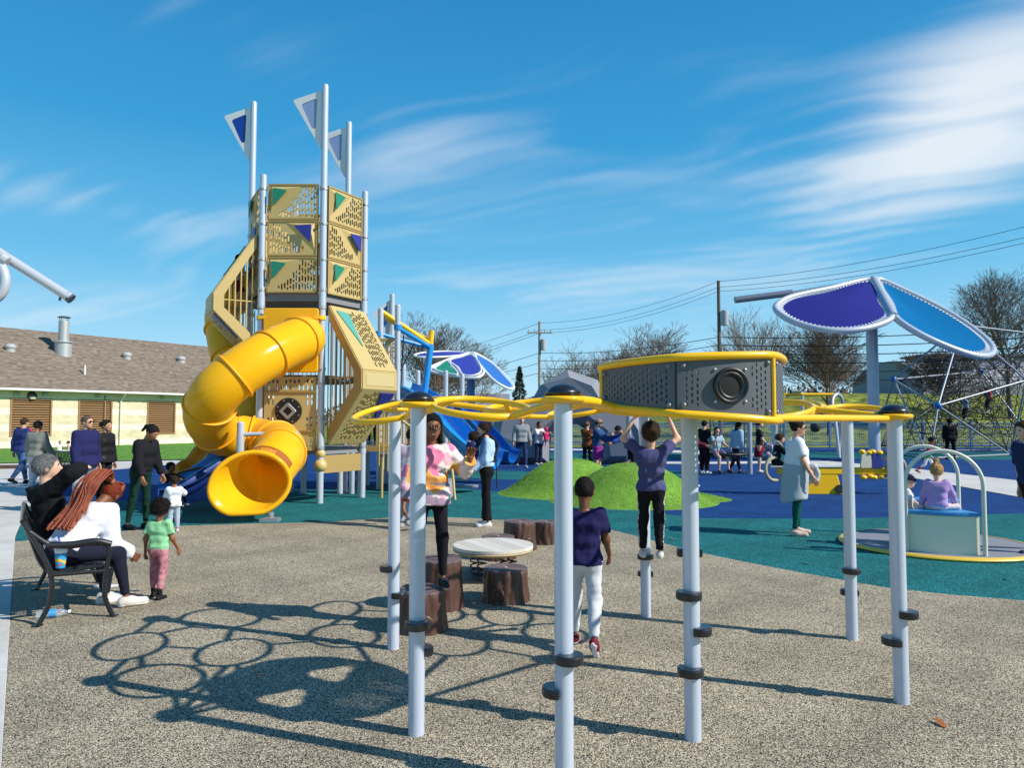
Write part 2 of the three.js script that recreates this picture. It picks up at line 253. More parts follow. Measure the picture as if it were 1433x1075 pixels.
// ---------------------------------------------------------------- school building on the left
{
  const P0 = [-36.6, 32], P1 = [-18.7, 59.1];            // wall foot line, [x, depth]
  const L = Math.hypot(P1[0] - P0[0], P1[1] - P0[1]), u = v3((P1[0] - P0[0]) / L, 0, -(P1[1] - P0[1]) / L), up = v3(0, 1, 0), n = u.clone().cross(up);
  const o = v3(P0[0], 0, -P0[1]), at = (s, y, out = 0) => o.clone().addScaledVector(u, s).addScaledVector(up, y).addScaledVector(n, out);
  const t = thing('brick_building', 'low tan block building with brown shingle roof behind the lawn', 'building');
  const blockTex = noiseTex(1024, (x, y) => {         // 4 m x 4 m: masonry courses of 0.2 m, bands of buff and cream
    const row = Math.floor(y * 20), yy = y * 20 - row, xx = (x * 10 + (row % 2) * 0.5), col = Math.floor(xx), fx = xx - col, joint = yy < 0.06 || fx < 0.03;
    const band = (row % 5) < 2, h = Math.abs(Math.sin(row * 91.7 + (col % 10) * 37.3) * 4371.1) % 1, k = 0.94 + 0.1 * h + 0.06 * nz(x * 200, y * 200, 2);
    const c = band ? [234, 225, 202] : [212, 198, 166]; return joint ? [196, 185, 160] : c.map(v => v * k);
  }); blockTex.repeat.set(1 / 4, 1 / 4);
  const mWall = new THREE.MeshPhysicalMaterial({ map: blockTex, roughness: 0.95 });
  const uvBox = (g) => { const p = g.attributes.position, q = new Float32Array(p.count * 2); for (let i = 0; i < p.count; i++) { const v = v3(p.getX(i), p.getY(i), p.getZ(i)).sub(o); q[i * 2] = v.dot(u) + Math.abs(v.dot(n)) * 0.7; q[i * 2 + 1] = v.y; } g.setAttribute('uv', new THREE.BufferAttribute(q, 2)); return g; };
  const sh = outline([[0, 0], [L, 0], [L, 3.5], [0, 3.5]]);
  const louv = [[4.95, 1.9], [10.7, 1.75], [17.6, 1.75]].map(([s, w]) => [s, w, 0.62, 2.95]);
  const lv = []; 
  for (const [px, w] of [[44, 2.2], [134, 2.05], [226, 2.0]]) { // louvre centres found where their sight lines meet the wall
    const ray = V(px, 588, 1), sx = ray.x; let best = 0, bd = 9; for (let s = 0; s < L; s += 0.02) { const q = at(s, 0); const e = Math.abs(q.x / -q.z - sx); if (e < bd) { bd = e; best = s; } } lv.push([best, w]);
  }
  for (const [s, w] of lv) sh.holes.push(new THREE.Path([[s - w / 2, 0.75], [s + w / 2, 0.75], [s + w / 2, 2.95], [s - w / 2, 2.95]].map(p => new THREE.Vector2(...p))));
  part('wall', uvBox(plate(sh, 0.3, o.clone().addScaledVector(n, -0.15), u, up)), mWall, t);
  part('wall', uvBox(plate(outline([[0, 0], [14, 0], [14, 3.5], [7, 7.6], [0, 3.5]]), 0.3, at(L - 0.16, 0, -14.02), n, up)), mWall, t);
  const mSlat = M([0.30, 0.17, 0.08], 0.6), mDark = M([0.22, 0.13, 0.07], 0.9);
  for (const [s, w] of lv) {
    const f = part('louvre', [plate((() => { const q = outline([[-w / 2 - 0.04, -0.04], [w / 2 + 0.04, -0.04], [w / 2 + 0.04, 2.24], [-w / 2 - 0.04, 2.24]]); q.holes.push(new THREE.Path([[-w / 2 + 0.05, 0.05], [w / 2 - 0.05, 0.05], [w / 2 - 0.05, 2.15], [-w / 2 + 0.05, 2.15]].map(p => new THREE.Vector2(...p)))); return q; })(), 0.1, at(s, 0.75, 0.0), u, up)], mSlat, t);
    part('backing', plate(outline([[-w / 2, 0], [w / 2, 0], [w / 2, 2.2], [-w / 2, 2.2]]), 0.03, at(s, 0.75, -0.24), u, up), mDark, f);
    for (let k = 0; k < 14; k++) { const g = box(w - 0.1, 0.02, 0.17); g.rotateX(0.7); g.applyMatrix4(new THREE.Matrix4().makeBasis(u, up, n).setPosition(at(s, 0.9 + k * 0.148, -0.07))); part('slat', g, mSlat, f); }
  }
  const shTex = noiseTex(1024, (x, y) => { const row = Math.floor(y * 36), xx = x * 20 + ((row * 7) % 5) * 0.37, col = Math.floor(xx), h = Math.abs(Math.sin(row * 12.99 + (col % 20) * 78.23) * 43758.5) % 1, edge = (y * 36 - row) < 0.12 ? 0.72 : 1; const k = (0.86 + 0.26 * h) * edge * (1 + 0.15 * nz(x * 300, y * 300, 1)); return [130 * k, 117 * k, 104 * k]; }); shTex.repeat.set(1 / 5, 1 / 5);
  const mRoof = new THREE.MeshPhysicalMaterial({ map: shTex, roughness: 1, specularIntensity: 0.1 });
  const slope = (s0, s1, side) => { const a = at(s0, 3.52, side > 0 ? 0.55 : -14.55), b = at(s1, 3.52, side > 0 ? 0.55 : -14.55), c = at(s1, 7.95, -7), d = at(s0, 7.95, -7); const g = side > 0 ? quad(a, b, c, d) : quad(b, a, d, c); const W = a.distanceTo(d), q = [[0, 0], [s1 - s0, 0], [s1 - s0, W], [0, 0], [s1 - s0, W], [0, W]]; g.setAttribute('uv', new THREE.BufferAttribute(new Float32Array(q.flat()), 2)); return g; };
  const roof = part('roof', [slope(-14, L + 0.6, 1), slope(-14, L + 0.6, -1)], mRoof, t);
  const frame = (g, s, y, out) => { g.applyMatrix4(new THREE.Matrix4().makeBasis(u, up, n).setPosition(at(s, y, out))); return g; };
  const ry = out => 3.52 + (0.55 - out) / 7.55 * 4.43;
  part('wall', uvBox(plate(outline([[-14, 0], [0, 0], [0, 3.5], [-14, 3.5]]), 0.3, o.clone().addScaledVector(n, -0.15), u, up)), mWall, t);
  part('soffit', frame(box(L + 14.6, 0.03, 0.62), (L - 14 + 0.6) / 2, 3.46, 0.27, 0), M([0.3, 0.23, 0.15], 0.9), t);
  part('gutter', frame(box(L + 14.6, 0.14, 0.13, 0, 0, 0, 0.03), (L - 14 + 0.6) / 2, 3.50, 0.63), M([0.78, 0.76, 0.70], 0.5), t);
  const sOf = px => { const ray = V(px, 588, 1); let best = 0, bd = 9; for (let s = -14; s < L; s += 0.02) { const q = at(s, 0); const e = Math.abs(q.x / -q.z - ray.x); if (e < bd) { bd = e; best = s; } } return best; };
  const ds = sOf(168);
  part('downspout', [rod(at(ds, 3.4, 0.6), at(ds, 2.95, 0.09), 0.05, 8), rod(at(ds, 2.95, 0.09), at(ds, 0.1, 0.09), 0.05, 8)], M([0.78, 0.74, 0.64], 0.5), t);
  part('conduit', rod(at(ds - 1.0, 3.3, 0.04), at(ds - 1.0, 0.5, 0.04), 0.035, 6), M([0.42, 0.26, 0.18], 0.7), t);
  const lp = part('wall_lamp', frame(ball(0.28, 0, 0, 0, 1, 1, 0.5), sOf(44), 3.14, 0.02), M([0.06, 0.05, 0.045], 0.5), t);
  part('lens', frame(ball(0.2, 0, 0, 0, 1, 0.6, 0.4), sOf(44), 3.04, 0.12), M([0.6, 0.6, 0.5], 0.3), lp);
  for (const px of [22, 62, 135, 226]) part('soffit_light', frame(box(0.3, 0.2, 0.14, 0, 0, 0, 0.03), sOf(px), 3.25, 0.08), M([0.45, 0.42, 0.36], 0.6), t);
  const mMetal = M([0.52, 0.52, 0.5], 0.45, 0.5);
  const onRoof = (px, py) => { const dir = V(px, py, 1).sub(v3(0, EYE, 0)); const A = at(0, 3.52, 0.55), N = at(1, 3.52, 0.55).sub(A).cross(at(0, 7.95, -7).sub(A)).normalize(); const k = A.clone().sub(v3(0, EYE, 0)).dot(N) / dir.dot(N); return v3(0, EYE, 0).addScaledVector(dir, k); };
  const ch = onRoof(89, 494);
  const st = part('chimney', [rod(ch.clone().add(v3(0, -0.5, 0)), ch.clone().add(v3(0, 0.72, 0)), 0.52, 20), rod(ch.clone().add(v3(0, 0.7, 0)), ch.clone().add(v3(0, 0.78, 0)), 0.62, 20, 0.56), rod(ch.clone().add(v3(0, 0.78, 0)), ch.clone().add(v3(0, 2.2, 0)), 0.32, 20)], mMetal, t);
  part('cap', [rod(ch.clone().add(v3(0, 2.42, 0)), ch.clone().add(v3(0, 2.5, 0)), 0.42, 16, 0.3), ...[0, 1, 2, 3].map(k => rod(ch.clone().add(v3(0.28 * Math.cos(k * 1.57), 2.18, 0.28 * Math.sin(k * 1.57))), ch.clone().add(v3(0.34 * Math.cos(k * 1.57), 2.44, 0.34 * Math.sin(k * 1.57))), 0.02, 5))], M([0.12, 0.12, 0.12], 0.5), st);
  for (const [px, py] of [[15, 490], [178, 501], [254, 506]]) { const q = onRoof(px, py); part('roof_vent', [ball(0.34, q.x, q.y + 0.2, q.z, 1, 0.7, 1), rod(q.clone().add(v3(0, -0.2, 0)), q.clone().add(v3(0, 0.2, 0)), 0.28, 14)], M([0.4, 0.4, 0.4], 0.5), t); }
  { const q = onRoof(119, 524); part('vent_pipe', rod(q.clone().add(v3(0, -0.2, 0)), q.clone().add(v3(0, 0.6, 0)), 0.07, 10), M([0.7, 0.7, 0.66], 0.5), t); }
}
// ---------------------------------------------------------------- far metal-roofed building on the bank
{
  const t = thing('barrel_roof_building', 'long grey building with curved ribbed metal roof on the grass bank', 'building', [66, 3.6, -95], 0);
  const prof = []; for (let i = 0; i <= 14; i++) { const a = Math.PI * i / 14; prof.push([-Math.cos(a) * 9, 2.2 + Math.sin(a) * 3.6]); }
  const ribs = []; for (let k = 0; k < 64; k++) { const g = []; prof.forEach(([z, y], i) => { if (i) g.push(rod(v3(-16 + k * 0.8, prof[i - 1][1] + 0.02, prof[i - 1][0]), v3(-16 + k * 0.8, y + 0.02, z), 0.06, 4)); }); ribs.push(...g.slice(6)); }
  const s = outline([[-9, -2], ...prof, [9, -2]]), g = new THREE.ExtrudeGeometry(s, { depth: 52, bevelEnabled: false }); g.rotateY(Math.PI / 2); g.translate(-16.5, 0, 0);
  part('roof_shell', g, M([0.26, 0.27, 0.29], 0.7, 0.1), t); part('roof_ribs', ribs, M([0.32, 0.32, 0.34], 0.7, 0.1), t, true);
  part('clerestory', box(44, 1.6, 5, 12, 6.0, -4), M([0.20, 0.19, 0.18], 0.7), t); part('clerestory_roof', box(45, 0.25, 6, 12, 6.9, -4), M([0.1, 0.1, 0.1], 0.7), t);
}
{
  const t = thing('grey_shed', 'small pale house roof far beyond the fence between bare trees', 'building', [-9, 0, -150]);
  part('wall', box(16, 4, 9, 0, 2, 0), M([0.5, 0.5, 0.5], 0.9), t); const g = new THREE.ExtrudeGeometry(outline([[-5, 0], [5, 0], [0, 3.2]]), { depth: 17, bevelEnabled: false }); g.rotateY(Math.PI / 2); g.translate(-8.5, 4, 0); part('roof', g, M([0.22, 0.22, 0.24], 0.9), t);
}
// ---------------------------------------------------------------- blue picket fence
{
  const mF = M([0.03, 0.16, 0.48], 0.4), run = [[-9, 45.5], [-2, 45.2], [6, 44.8], [14, 44.2], [22, 43.4], [30, 42.4], [38, 41.2]];
  const gT = new THREE.CylinderGeometry(0.014, 0.014, 1.35, 5);
  for (let k = 0; k < run.length - 1; k++) {
    const a = v3(run[k][0], 0, -run[k][1]), b = v3(run[k + 1][0], 0, -run[k + 1][1]), d = b.clone().sub(a), L = d.length();
    const names = ['by the climbing rock', 'behind the climbing rock arch', 'behind the basket swing', 'behind the bucket swing', 'under the light blue shade wing', 'behind the rope net climber'];
    const t = thing('picket_fence', 'section of blue metal picket fence ' + names[k], 'fence', [0, 0, 0], 0, 'blue fence around the playground');
    part('rail', [rod(a.clone().setY(1.48), b.clone().setY(1.48), 0.03, 6)], mF, t); part('rail', [rod(a.clone().setY(1.28), b.clone().setY(1.28), 0.025, 6)], mF, t); part('rail', [rod(a.clone().setY(0.16), b.clone().setY(0.16), 0.03, 6)], mF, t);
    for (let q = 0; q < 3; q++) { const p = a.clone().lerp(b, q / 3); part('post', [box(0.09, 1.75, 0.09, p.x, 0.875, p.z, 0.01)], mF, t); }
    const pk = []; for (let s = 0.12; s < L; s += 0.125) { const p = a.clone().addScaledVector(d, s / L), g = gT.clone(); g.translate(p.x, 0.82, p.z); pk.push(g); }
    part('pickets', pk, mF, t, true);
  }
}
// ---------------------------------------------------------------- trees
function twig(out, a, b, r0, r1) {
  const dx = b.x - a.x, dy = b.y - a.y, dz = b.z - a.z; let ux = dz, uz = -dx, L = Math.hypot(ux, uz); if (L < 1e-6) { ux = 1; uz = 0; L = 1; } ux /= L; uz /= L;
  const D = Math.hypot(dx, dy, dz), vx = (dy * uz) / D, vy = (dz * ux - dx * uz) / D, vz = (-dy * ux) / D, C = [[1, 0], [-0.5, 0.866], [-0.5, -0.866]];
  for (let k = 0; k < 3; k++) { const [c, s] = C[k], [e, f] = C[(k + 1) % 3]; const A = [a.x + r0 * (c * ux + s * vx), a.y + r0 * s * vy, a.z + r0 * (c * uz + s * vz)], B = [a.x + r0 * (e * ux + f * vx), a.y + r0 * f * vy, a.z + r0 * (e * uz + f * vz)], E = [b.x + r1 * (c * ux + s * vx), b.y + r1 * s * vy, b.z + r1 * (c * uz + s * vz)], H = [b.x + r1 * (e * ux + f * vx), b.y + r1 * f * vy, b.z + r1 * (e * uz + f * vz)]; out.push(...A, ...B, ...E, ...B, ...H, ...E); }
}
function bareTree(label, x, d, h, spread, seed, tone = [0.16, 0.12, 0.09], dense = 1, group = 'bare trees beyond the fence') {
  const R = rng(seed), y0 = bank(x, d) - 0.1, t = thing('bare_tree', label, 'tree', [x, y0, -d], 0, group), big = [], fine = [];
  const P = (p, q, r0, r1, seg) => { const g = rod(p, q, r0, seg, r1); return g; };
  (function grow(p, dir, len, r, lvl) {
    const steps = lvl < 2 ? 3 : 2; let c = p.clone(), dd = dir.clone(), rr = r;
    for (let i = 0; i < steps; i++) {
      const nd = dd.clone().add(v3((R() - 0.5) * 0.35, 0.06 + (R() - 0.5) * 0.2, (R() - 0.5) * 0.35)).normalize(), e = c.clone().addScaledVector(nd, len / steps), r2 = rr * 0.82;
      if (lvl < 2) big.push(P(c, e, rr, r2, 7)); else twig(fine, c, e, Math.max(rr, 0.012), Math.max(r2, 0.01)); c = e; dd = nd; rr = r2;
      if (lvl < 4 && (lvl > 0 || i > 0)) { const kids = lvl < 1 ? 3 : 2; for (let k = 0; k < kids; k++) { const a = R() * 6.283, s = spread * (0.6 + 0.6 * R()); const side = v3(Math.cos(a), 0, Math.sin(a)); grow(c, dd.clone().multiplyScalar(1 - s * 0.45).addScaledVector(side, s).normalize(), len * (0.55 + 0.22 * R()), rr * 0.62, lvl + 1); } }
    }
    if (lvl < 5) for (let k = 0; k < 2; k++) { const a = R() * 6.283; grow(c, dd.clone().addScaledVector(v3(Math.cos(a), 0, Math.sin(a)), 0.4 * spread).normalize(), len * 0.6, rr * 0.7, lvl + 1 + (dense < 1 ? 1 : 0)); }
  })(v3(0, 0, 0), v3(0, 1, 0), h * 0.47, h * 0.022, 0);
  part('trunk', big, M(tone, 0.95), t); const fg = new THREE.BufferGeometry(); fg.setAttribute('position', new THREE.BufferAttribute(new Float32Array(fine), 3)); fg.computeVertexNormals(); part('twigs', fg, M(tone.map(c => c * 1.15), 0.95), t, true);
}
bareTree('dense rounded bare tree standing behind the tall shade column', 26.5, 60, 8.6, 0.75, 3, [0.14, 0.10, 0.075]);
bareTree('thin pale bare tree beside the brown utility pole', 21.7, 63, 10, 0.5, 8, [0.22, 0.18, 0.14], 0.5);
bareTree('spreading bare tree standing inside view of the rope net climber', 38, 62, 6.4, 0.8, 12, [0.07, 0.055, 0.045]);
bareTree('large bare tree rising beside the end of the light blue shade wing', 46, 66, 12, 0.7, 21, [0.13, 0.10, 0.08]);
bareTree('bare tree rising behind the top edge of the grey speaker drum', 12.5, 72, 9.6, 0.8, 30, [0.19, 0.14, 0.11]);
bareTree('bare tree seen between the tower and the dark blue shade wing', -7.5, 62, 9.2, 0.7, 44, [0.15, 0.11, 0.085]);
bareTree('bare tree behind the green and blue shade sail', -4.5, 74, 8.4, 0.8, 51, [0.18, 0.13, 0.10]);
bareTree('bare tree just above the black dome of the middle post', 6.6, 80, 8.6, 0.7, 60, [0.2, 0.15, 0.12], 0.5);
bareTree('small bare tree next to the dark conifer by the drum', 9.2, 76, 6.6, 0.8, 66, [0.2, 0.15, 0.11]);
bareTree('bare tree low behind the yellow end of the swing beam', 31, 70, 6.2, 0.8, 70, [0.15, 0.11, 0.09]);
function conifer(label, x, d, h, w, seed) {
  const R = rng(seed), t = thing('conifer', label, 'tree', [x, 0, -d], 0, 'conifers on the skyline'), n = 2600, P = new Float32Array(n * 9);
  for (let i = 0; i < n; i++) { const f = Math.pow(R(), 0.8), y = 0.6 + f * (h - 0.6), r = w * (1 - f) * (0.55 + 0.45 * Math.abs(Math.sin(y * 3.1))) * Math.sqrt(R()), a = R() * 6.283, s = 0.3; P.set([r * Math.cos(a), y, r * Math.sin(a), r * Math.cos(a) + (R() - 0.5) * s, y + (R() - 0.7) * s, r * Math.sin(a) + (R() - 0.5) * s, (r + 0.24) * Math.cos(a), y - 0.12 * R(), (r + 0.24) * Math.sin(a)], i * 9); }
  const g = new THREE.BufferGeometry(); g.setAttribute('position', new THREE.BufferAttribute(P, 3)); g.computeVertexNormals();
  part('trunk', rod(v3(0, -0.2, 0), v3(0, h * 0.9, 0), 0.16, 8, 0.03), M([0.1, 0.07, 0.05], 0.9), t); part('needles', g, M([0.035, 0.06, 0.028], 0.9), t, true);
}
conifer('narrow dark conifer rising left of the grey climbing rock', 0.8, 76, 7.4, 1.7, 1);
conifer('dark conifer beside the speaker drum', 9.2, 70, 6.6, 2.0, 2);
conifer('low wide conifer behind the peak of the climbing rock', 5.2, 88, 6.4, 3.2, 3);
{
  // far scrub along the horizon: one mass
  const R = rng(77), n = 26000, P = new Float32Array(n * 9), C = new Float32Array(n * 9);
  for (let i = 0; i < n; i++) { const x = -120 + 300 * R(), d = 120 + 40 * R() + 0.05 * Math.abs(x), hh = (3.2 + 2.6 * nz(x * 0.06, 1, 2) + 1.5 * nz(x * 0.3, 4, 1)), y = bank(x, d) + hh * Math.pow(R(), 0.8), s = 0.9, k = 0.6 + 0.7 * R(); P.set([x, y, -d, x + (R() - 0.5) * s, y + (R() - 0.2) * s, -d + (R() - 0.5) * s, x + (R() - 0.5) * s, y + R() * s, -d], i * 9); for (let m = 0; m < 3; m++) C.set([0.17 * k, 0.13 * k, 0.10 * k], i * 9 + m * 3); }
  const g = new THREE.BufferGeometry(); g.setAttribute('position', new THREE.BufferAttribute(P, 3)); g.setAttribute('color', new THREE.BufferAttribute(C, 3)); g.computeVertexNormals();
  const t = part('distant_woodland', g, new THREE.MeshPhysicalMaterial({ vertexColors: true, roughness: 1 }), scene, true); t.userData.label = 'brown leafless woodland along the horizon'; t.userData.category = 'woodland';
}
// ---------------------------------------------------------------- utility poles and wires
const poleTops = [];
function utilityPole(label, px, d, top, r, tone, rig) {
  const q = V(px, top, d), x = q.x, t = thing('utility_pole', label, 'utility pole', [x, bank(x, d), -d], 0, 'utility poles along the road'), h = q.y - bank(x, d);
  part('shaft', rod(v3(0, -0.3, 0), v3(0, h, 0), r, 12, r * 0.7), M(tone, 0.9), t);
  for (const y of rig.arms) { const a = part('crossarm', box(2.4, 0.12, 0.1, 0, h - y, 0.12), M(tone, 0.9), t); for (const s of [-1.05, -0.5, 0.5, 1.05]) part('insulator', rod(v3(s, h - y + 0.05, 0.12), v3(s, h - y + 0.3, 0.12), 0.05, 8), M([0.4, 0.4, 0.4], 0.4), a); }
  if (rig.can) part('transformer', [rod(v3(0.35, h - rig.can - 1, 0.2), v3(0.35, h - rig.can, 0.2), 0.26, 14), ball(0.26, 0.35, h - rig.can, 0.2, 1, 0.4, 1)], M([0.4, 0.41, 0.42], 0.5), t);
  return [x, q.y, d];
}
const poleA = utilityPole('pale utility pole with crossarm and transformer above the climbing rock', 755, 68, 450, 0.17, [0.34, 0.3, 0.26], { arms: [1.1], can: 1.8 });
const poleB = utilityPole('brown utility pole right of the speaker drum', 1005, 50, 393, 0.16, [0.16, 0.11, 0.08], { arms: [], can: 2.2 });
function wire(a, b, sag, r, label) { const pts = []; for (let i = 0; i <= 16; i++) { const f = i / 16; pts.push(a.clone().lerp(b, f).add(v3(0, -sag * 4 * f * (1 - f), 0))); } const o = part(numbered('power_line'), tube(pts, r, 24, 4), M([0.02, 0.02, 0.022], 0.6), scene); o.userData = { label, category: 'wire', group: 'overhead wires' }; }
for (const [i, pyR, pyB, pyA] of [[0, 300, 394, 452], [1, 316, 402, 462], [2, 324, 408, 466]]) {
  wire(V(1500, pyR, 36), V(1005, pyB, 50), 0.5, 0.014, ['topmost', 'upper middle', 'lower of the three high'][i] + ' overhead wire running right from the brown utility pole');
  wire(V(1005, pyB, 50), V(755, pyA, 68), 0.7, 0.014, ['topmost', 'upper middle', 'lower of the three high'][i] + ' overhead wire between the two utility poles');
  wire(V(755, pyA, 68), V(560, pyA + 46, 120), 0.9, 0.02, ['topmost', 'upper middle', 'lower of the three high'][i] + ' overhead wire running left from the pale utility pole');
}
['first', 'second', 'third', 'fourth', 'fifth', 'sixth'].forEach((w, i) => {
  wire(V(1005, 472 + i * 11, 50), V(1520, 452 + i * 14, 42), 0.35, i > 3 ? 0.022 : 0.03, w + ' heavy cable down the brown pole, running right behind the shade column');
  if (i < 4) wire(V(755, 494 + i * 11, 68), V(1005, 472 + i * 11, 50), 0.4, 0.024, w + ' heavy cable down from the top, between the two poles');
  if (i < 3) wire(V(755, 494 + i * 14, 68), V(600, 530 + i * 8, 100), 0.4, 0.024, w + ' heavy cable running left behind the shade sails');
});
// ---------------------------------------------------------------- climbing tower
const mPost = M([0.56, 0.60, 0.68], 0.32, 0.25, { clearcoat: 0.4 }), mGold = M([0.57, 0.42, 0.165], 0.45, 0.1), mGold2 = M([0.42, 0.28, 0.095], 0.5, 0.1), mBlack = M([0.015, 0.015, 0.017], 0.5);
const mYellow = M([0.97, 0.53, 0.008], 0.4, 0, { clearcoat: 0.4, clearcoatRoughness: 0.15, specularIntensity: 0.5 }), mSlide = M([1.0, 0.53, 0.003], 0.9, 0, { transmission: 0.2, thickness: 0, clearcoat: 0.55, clearcoatRoughness: 0.18, specularIntensity: 0.3 }), mSlideRim = M([0.92, 0.40, 0.006], 0.45);
const mGreen = M([0.02, 0.22, 0.13], 0.35), mIndigo = M([0.03, 0.035, 0.26], 0.35), mTealW = M([0.10, 0.36, 0.29], 0.35), mSky = M([0.015, 0.27, 0.68], 0.35, 0, { clearcoat: 0.4 }), mNavy = M([0.012, 0.03, 0.19], 0.35, 0, { clearcoat: 0.3 }), mWhite = M([0.78, 0.79, 0.8], 0.45), mSteel = M([0.5, 0.51, 0.53], 0.4, 0.7), mGreyP = M([0.17, 0.19, 0.22], 0.42);
const UP = v3(0, 1, 0), TC = v3(-4.5, 0, -15.6), TR = 1.25;
const hexP = k => v3(TC.x + TR * Math.cos(k * Math.PI / 3), 0, TC.z + TR * Math.sin(k * Math.PI / 3));
const tower = thing('climbing_tower', 'tall hexagonal gold and grey play tower with perforated panels, flags and yellow tube slide', 'play tower');
function panelHoles(sh, w, h, inside, sx = 0.06, sy = 0.115, sw = 0.043) {
  const R = rng(Math.round(w * 1000 + h * 77)); let c = 0;
  for (let x = sx; x < w - sx * 0.6; x += sx, c++) for (let y = 0.06; y < h - 0.05;) { const l = R() < 0.3 ? 0.06 : 0.125, cy = y + l / 2 + (c % 2) * 0.03; y += l + 0.03; if (cy + l / 2 < h - 0.045 && inside(x, cy, l)) sh.holes.push(slot(x, cy, sw, l)); }
}
function railMount(a, list, r = 0.083) { for (const y of list) part('clamp', [rod(v3(a.x, y - 0.035, a.z), v3(a.x, y + 0.035, a.z), r, 16), box(0.05, 0.05, 0.2, a.x, y, a.z + 0.02, 0.01)], mSteel, tower); }
{
  const tall = [1, 3, 5];
  for (let k = 0; k < 6; k++) {
    const p = hexP(k), top = tall.includes(k) ? (k === 1 ? 8.62 : 8.75) : 6.72;
    const po = part('post', [rod(v3(p.x, 0, p.z), v3(p.x, top, p.z), 0.068, 18), ball(0.068, p.x, top, p.z, 1, 0.45, 1)], mPost, tower);
    for (const y of [1.15, 2.55, 4.2]) part('sleeve', rod(v3(p.x, y - 0.2, p.z), v3(p.x, y + 0.2, p.z), 0.074, 18), mPost, po);
    railMount(p, k < 4 ? [6.45, 5.72, 4.98, 4.34, 3.98, 2.72, 2.45, 1.72, 1.12] : [6.45, 4.3]);
    if (tall.includes(k)) {      // pennant flag facing the camera-left
      const u = v3(1, 0, 0.12).normalize(), o = v3(p.x - 0.07, top - 0.06, p.z), sh = rounded([[0, -0.05], [0, -1.28], [-0.62, -0.22]], 0.05);
      const win = [[-0.09, -0.2], [-0.11, -0.86], [-0.2, -0.84], [-0.44, -0.32]]; sh.holes.push(new THREE.Path(rounded(win, 0.06).getPoints(5)));
      const f = part('pennant', plate(sh, 0.03, o, u, UP, 0.004), mWhite, tower); part('pennant_window', plate(rounded(win, 0.06), 0.014, o, u, UP), k === 3 ? M([0.012, 0.06, 0.36], 0.3) : M([0.28, 0.38, 0.62], 0.2), f);
    }
  }
}
// one wall panel with a raised triangular facet and a coloured window
function wallPanel(a, b, y0, h, kind, gap = 0.115) {
  const u = b.clone().sub(a).setY(0), L = u.length() - gap * 2; u.normalize(); const n = u.clone().cross(UP), o = a.clone().addScaledVector(u, gap).setY(y0);
  const sh = outline([[0, 0], [L, 0], [L, h], [0, h]]), flip = kind === 'right';
  const e = 0.05;
  const tri = flip ? [[L * 0.32, h - e], [L - e, h - e], [L - e, e * 1.5]] : [[e, h - e], [L * 0.68, h - e], [e, e * 2]];
  const sideOf = (x, y) => flip ? (x - tri[0][0]) / (tri[2][0] - tri[0][0]) * (tri[2][1] - tri[0][1]) + tri[0][1] - y : 0;
  panelHoles(sh, L, h, (x, y, l) => { const X = x, Y = y + l / 2, Y2 = y - l / 2; if (flip) { const line = tri[0][1] + (X + 0.05 - tri[0][0]) / (tri[2][0] - tri[0][0]) * (tri[2][1] - tri[0][1]); return X < tri[0][0] - 0.04 || Y < line - 0.05; } const line = tri[2][1] + (X - tri[2][0]) / (tri[1][0] - tri[2][0]) * (tri[1][1] - tri[2][1]); return X > 0.12 && (Y < line - 0.06 || X > tri[1][0] + 0.02); });
  const pn = part('wall_panel', plate(sh, 0.035, o, u, UP), mGold, tower);
  // folded facet: low pyramid
  const P = (x, y, z) => o.clone().addScaledVector(u, x).addScaledVector(UP, y).addScaledVector(n, z);
  const base = tri.map(p => P(p[0], p[1], 0.015)), ap = flip ? P(L - 0.13, h - 0.16, 0.10) : P(0.13, h - 0.16, 0.10);
  const fac = []; for (let i = 0; i < 3; i++) { const q = base[i], r = base[(i + 1) % 3]; fac.push(quad(q, r, ap, ap)); }
  part('facet', fac, mGold, pn);
  const wv = flip ? [[L * 0.55, h - 0.13], [L - 0.1, h - 0.11], [L - 0.13, h * 0.36]] : [[0.11, h - 0.11], [L * 0.40, h - 0.15], [0.14, h * 0.36]];
  part('window', plate(rounded(wv, 0.04), 0.02, P(0, 0, 0.105), u, UP, 0.004), flip ? mIndigo : mGreen, pn);
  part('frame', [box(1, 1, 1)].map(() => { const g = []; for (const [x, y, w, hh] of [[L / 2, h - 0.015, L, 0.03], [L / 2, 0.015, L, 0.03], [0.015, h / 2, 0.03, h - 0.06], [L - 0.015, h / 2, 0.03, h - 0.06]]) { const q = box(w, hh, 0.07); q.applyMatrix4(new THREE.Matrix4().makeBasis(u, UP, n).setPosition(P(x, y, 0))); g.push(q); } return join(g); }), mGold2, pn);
}
for (let k = 0; k < 6; k++) for (let r = 0; r < 3; r++) { const a = hexP((k + 1) % 6), b = hexP(k); wallPanel(a, b, 4.28 + r * 0.757, 0.745, r === 1 ? 'right' : 'left'); }
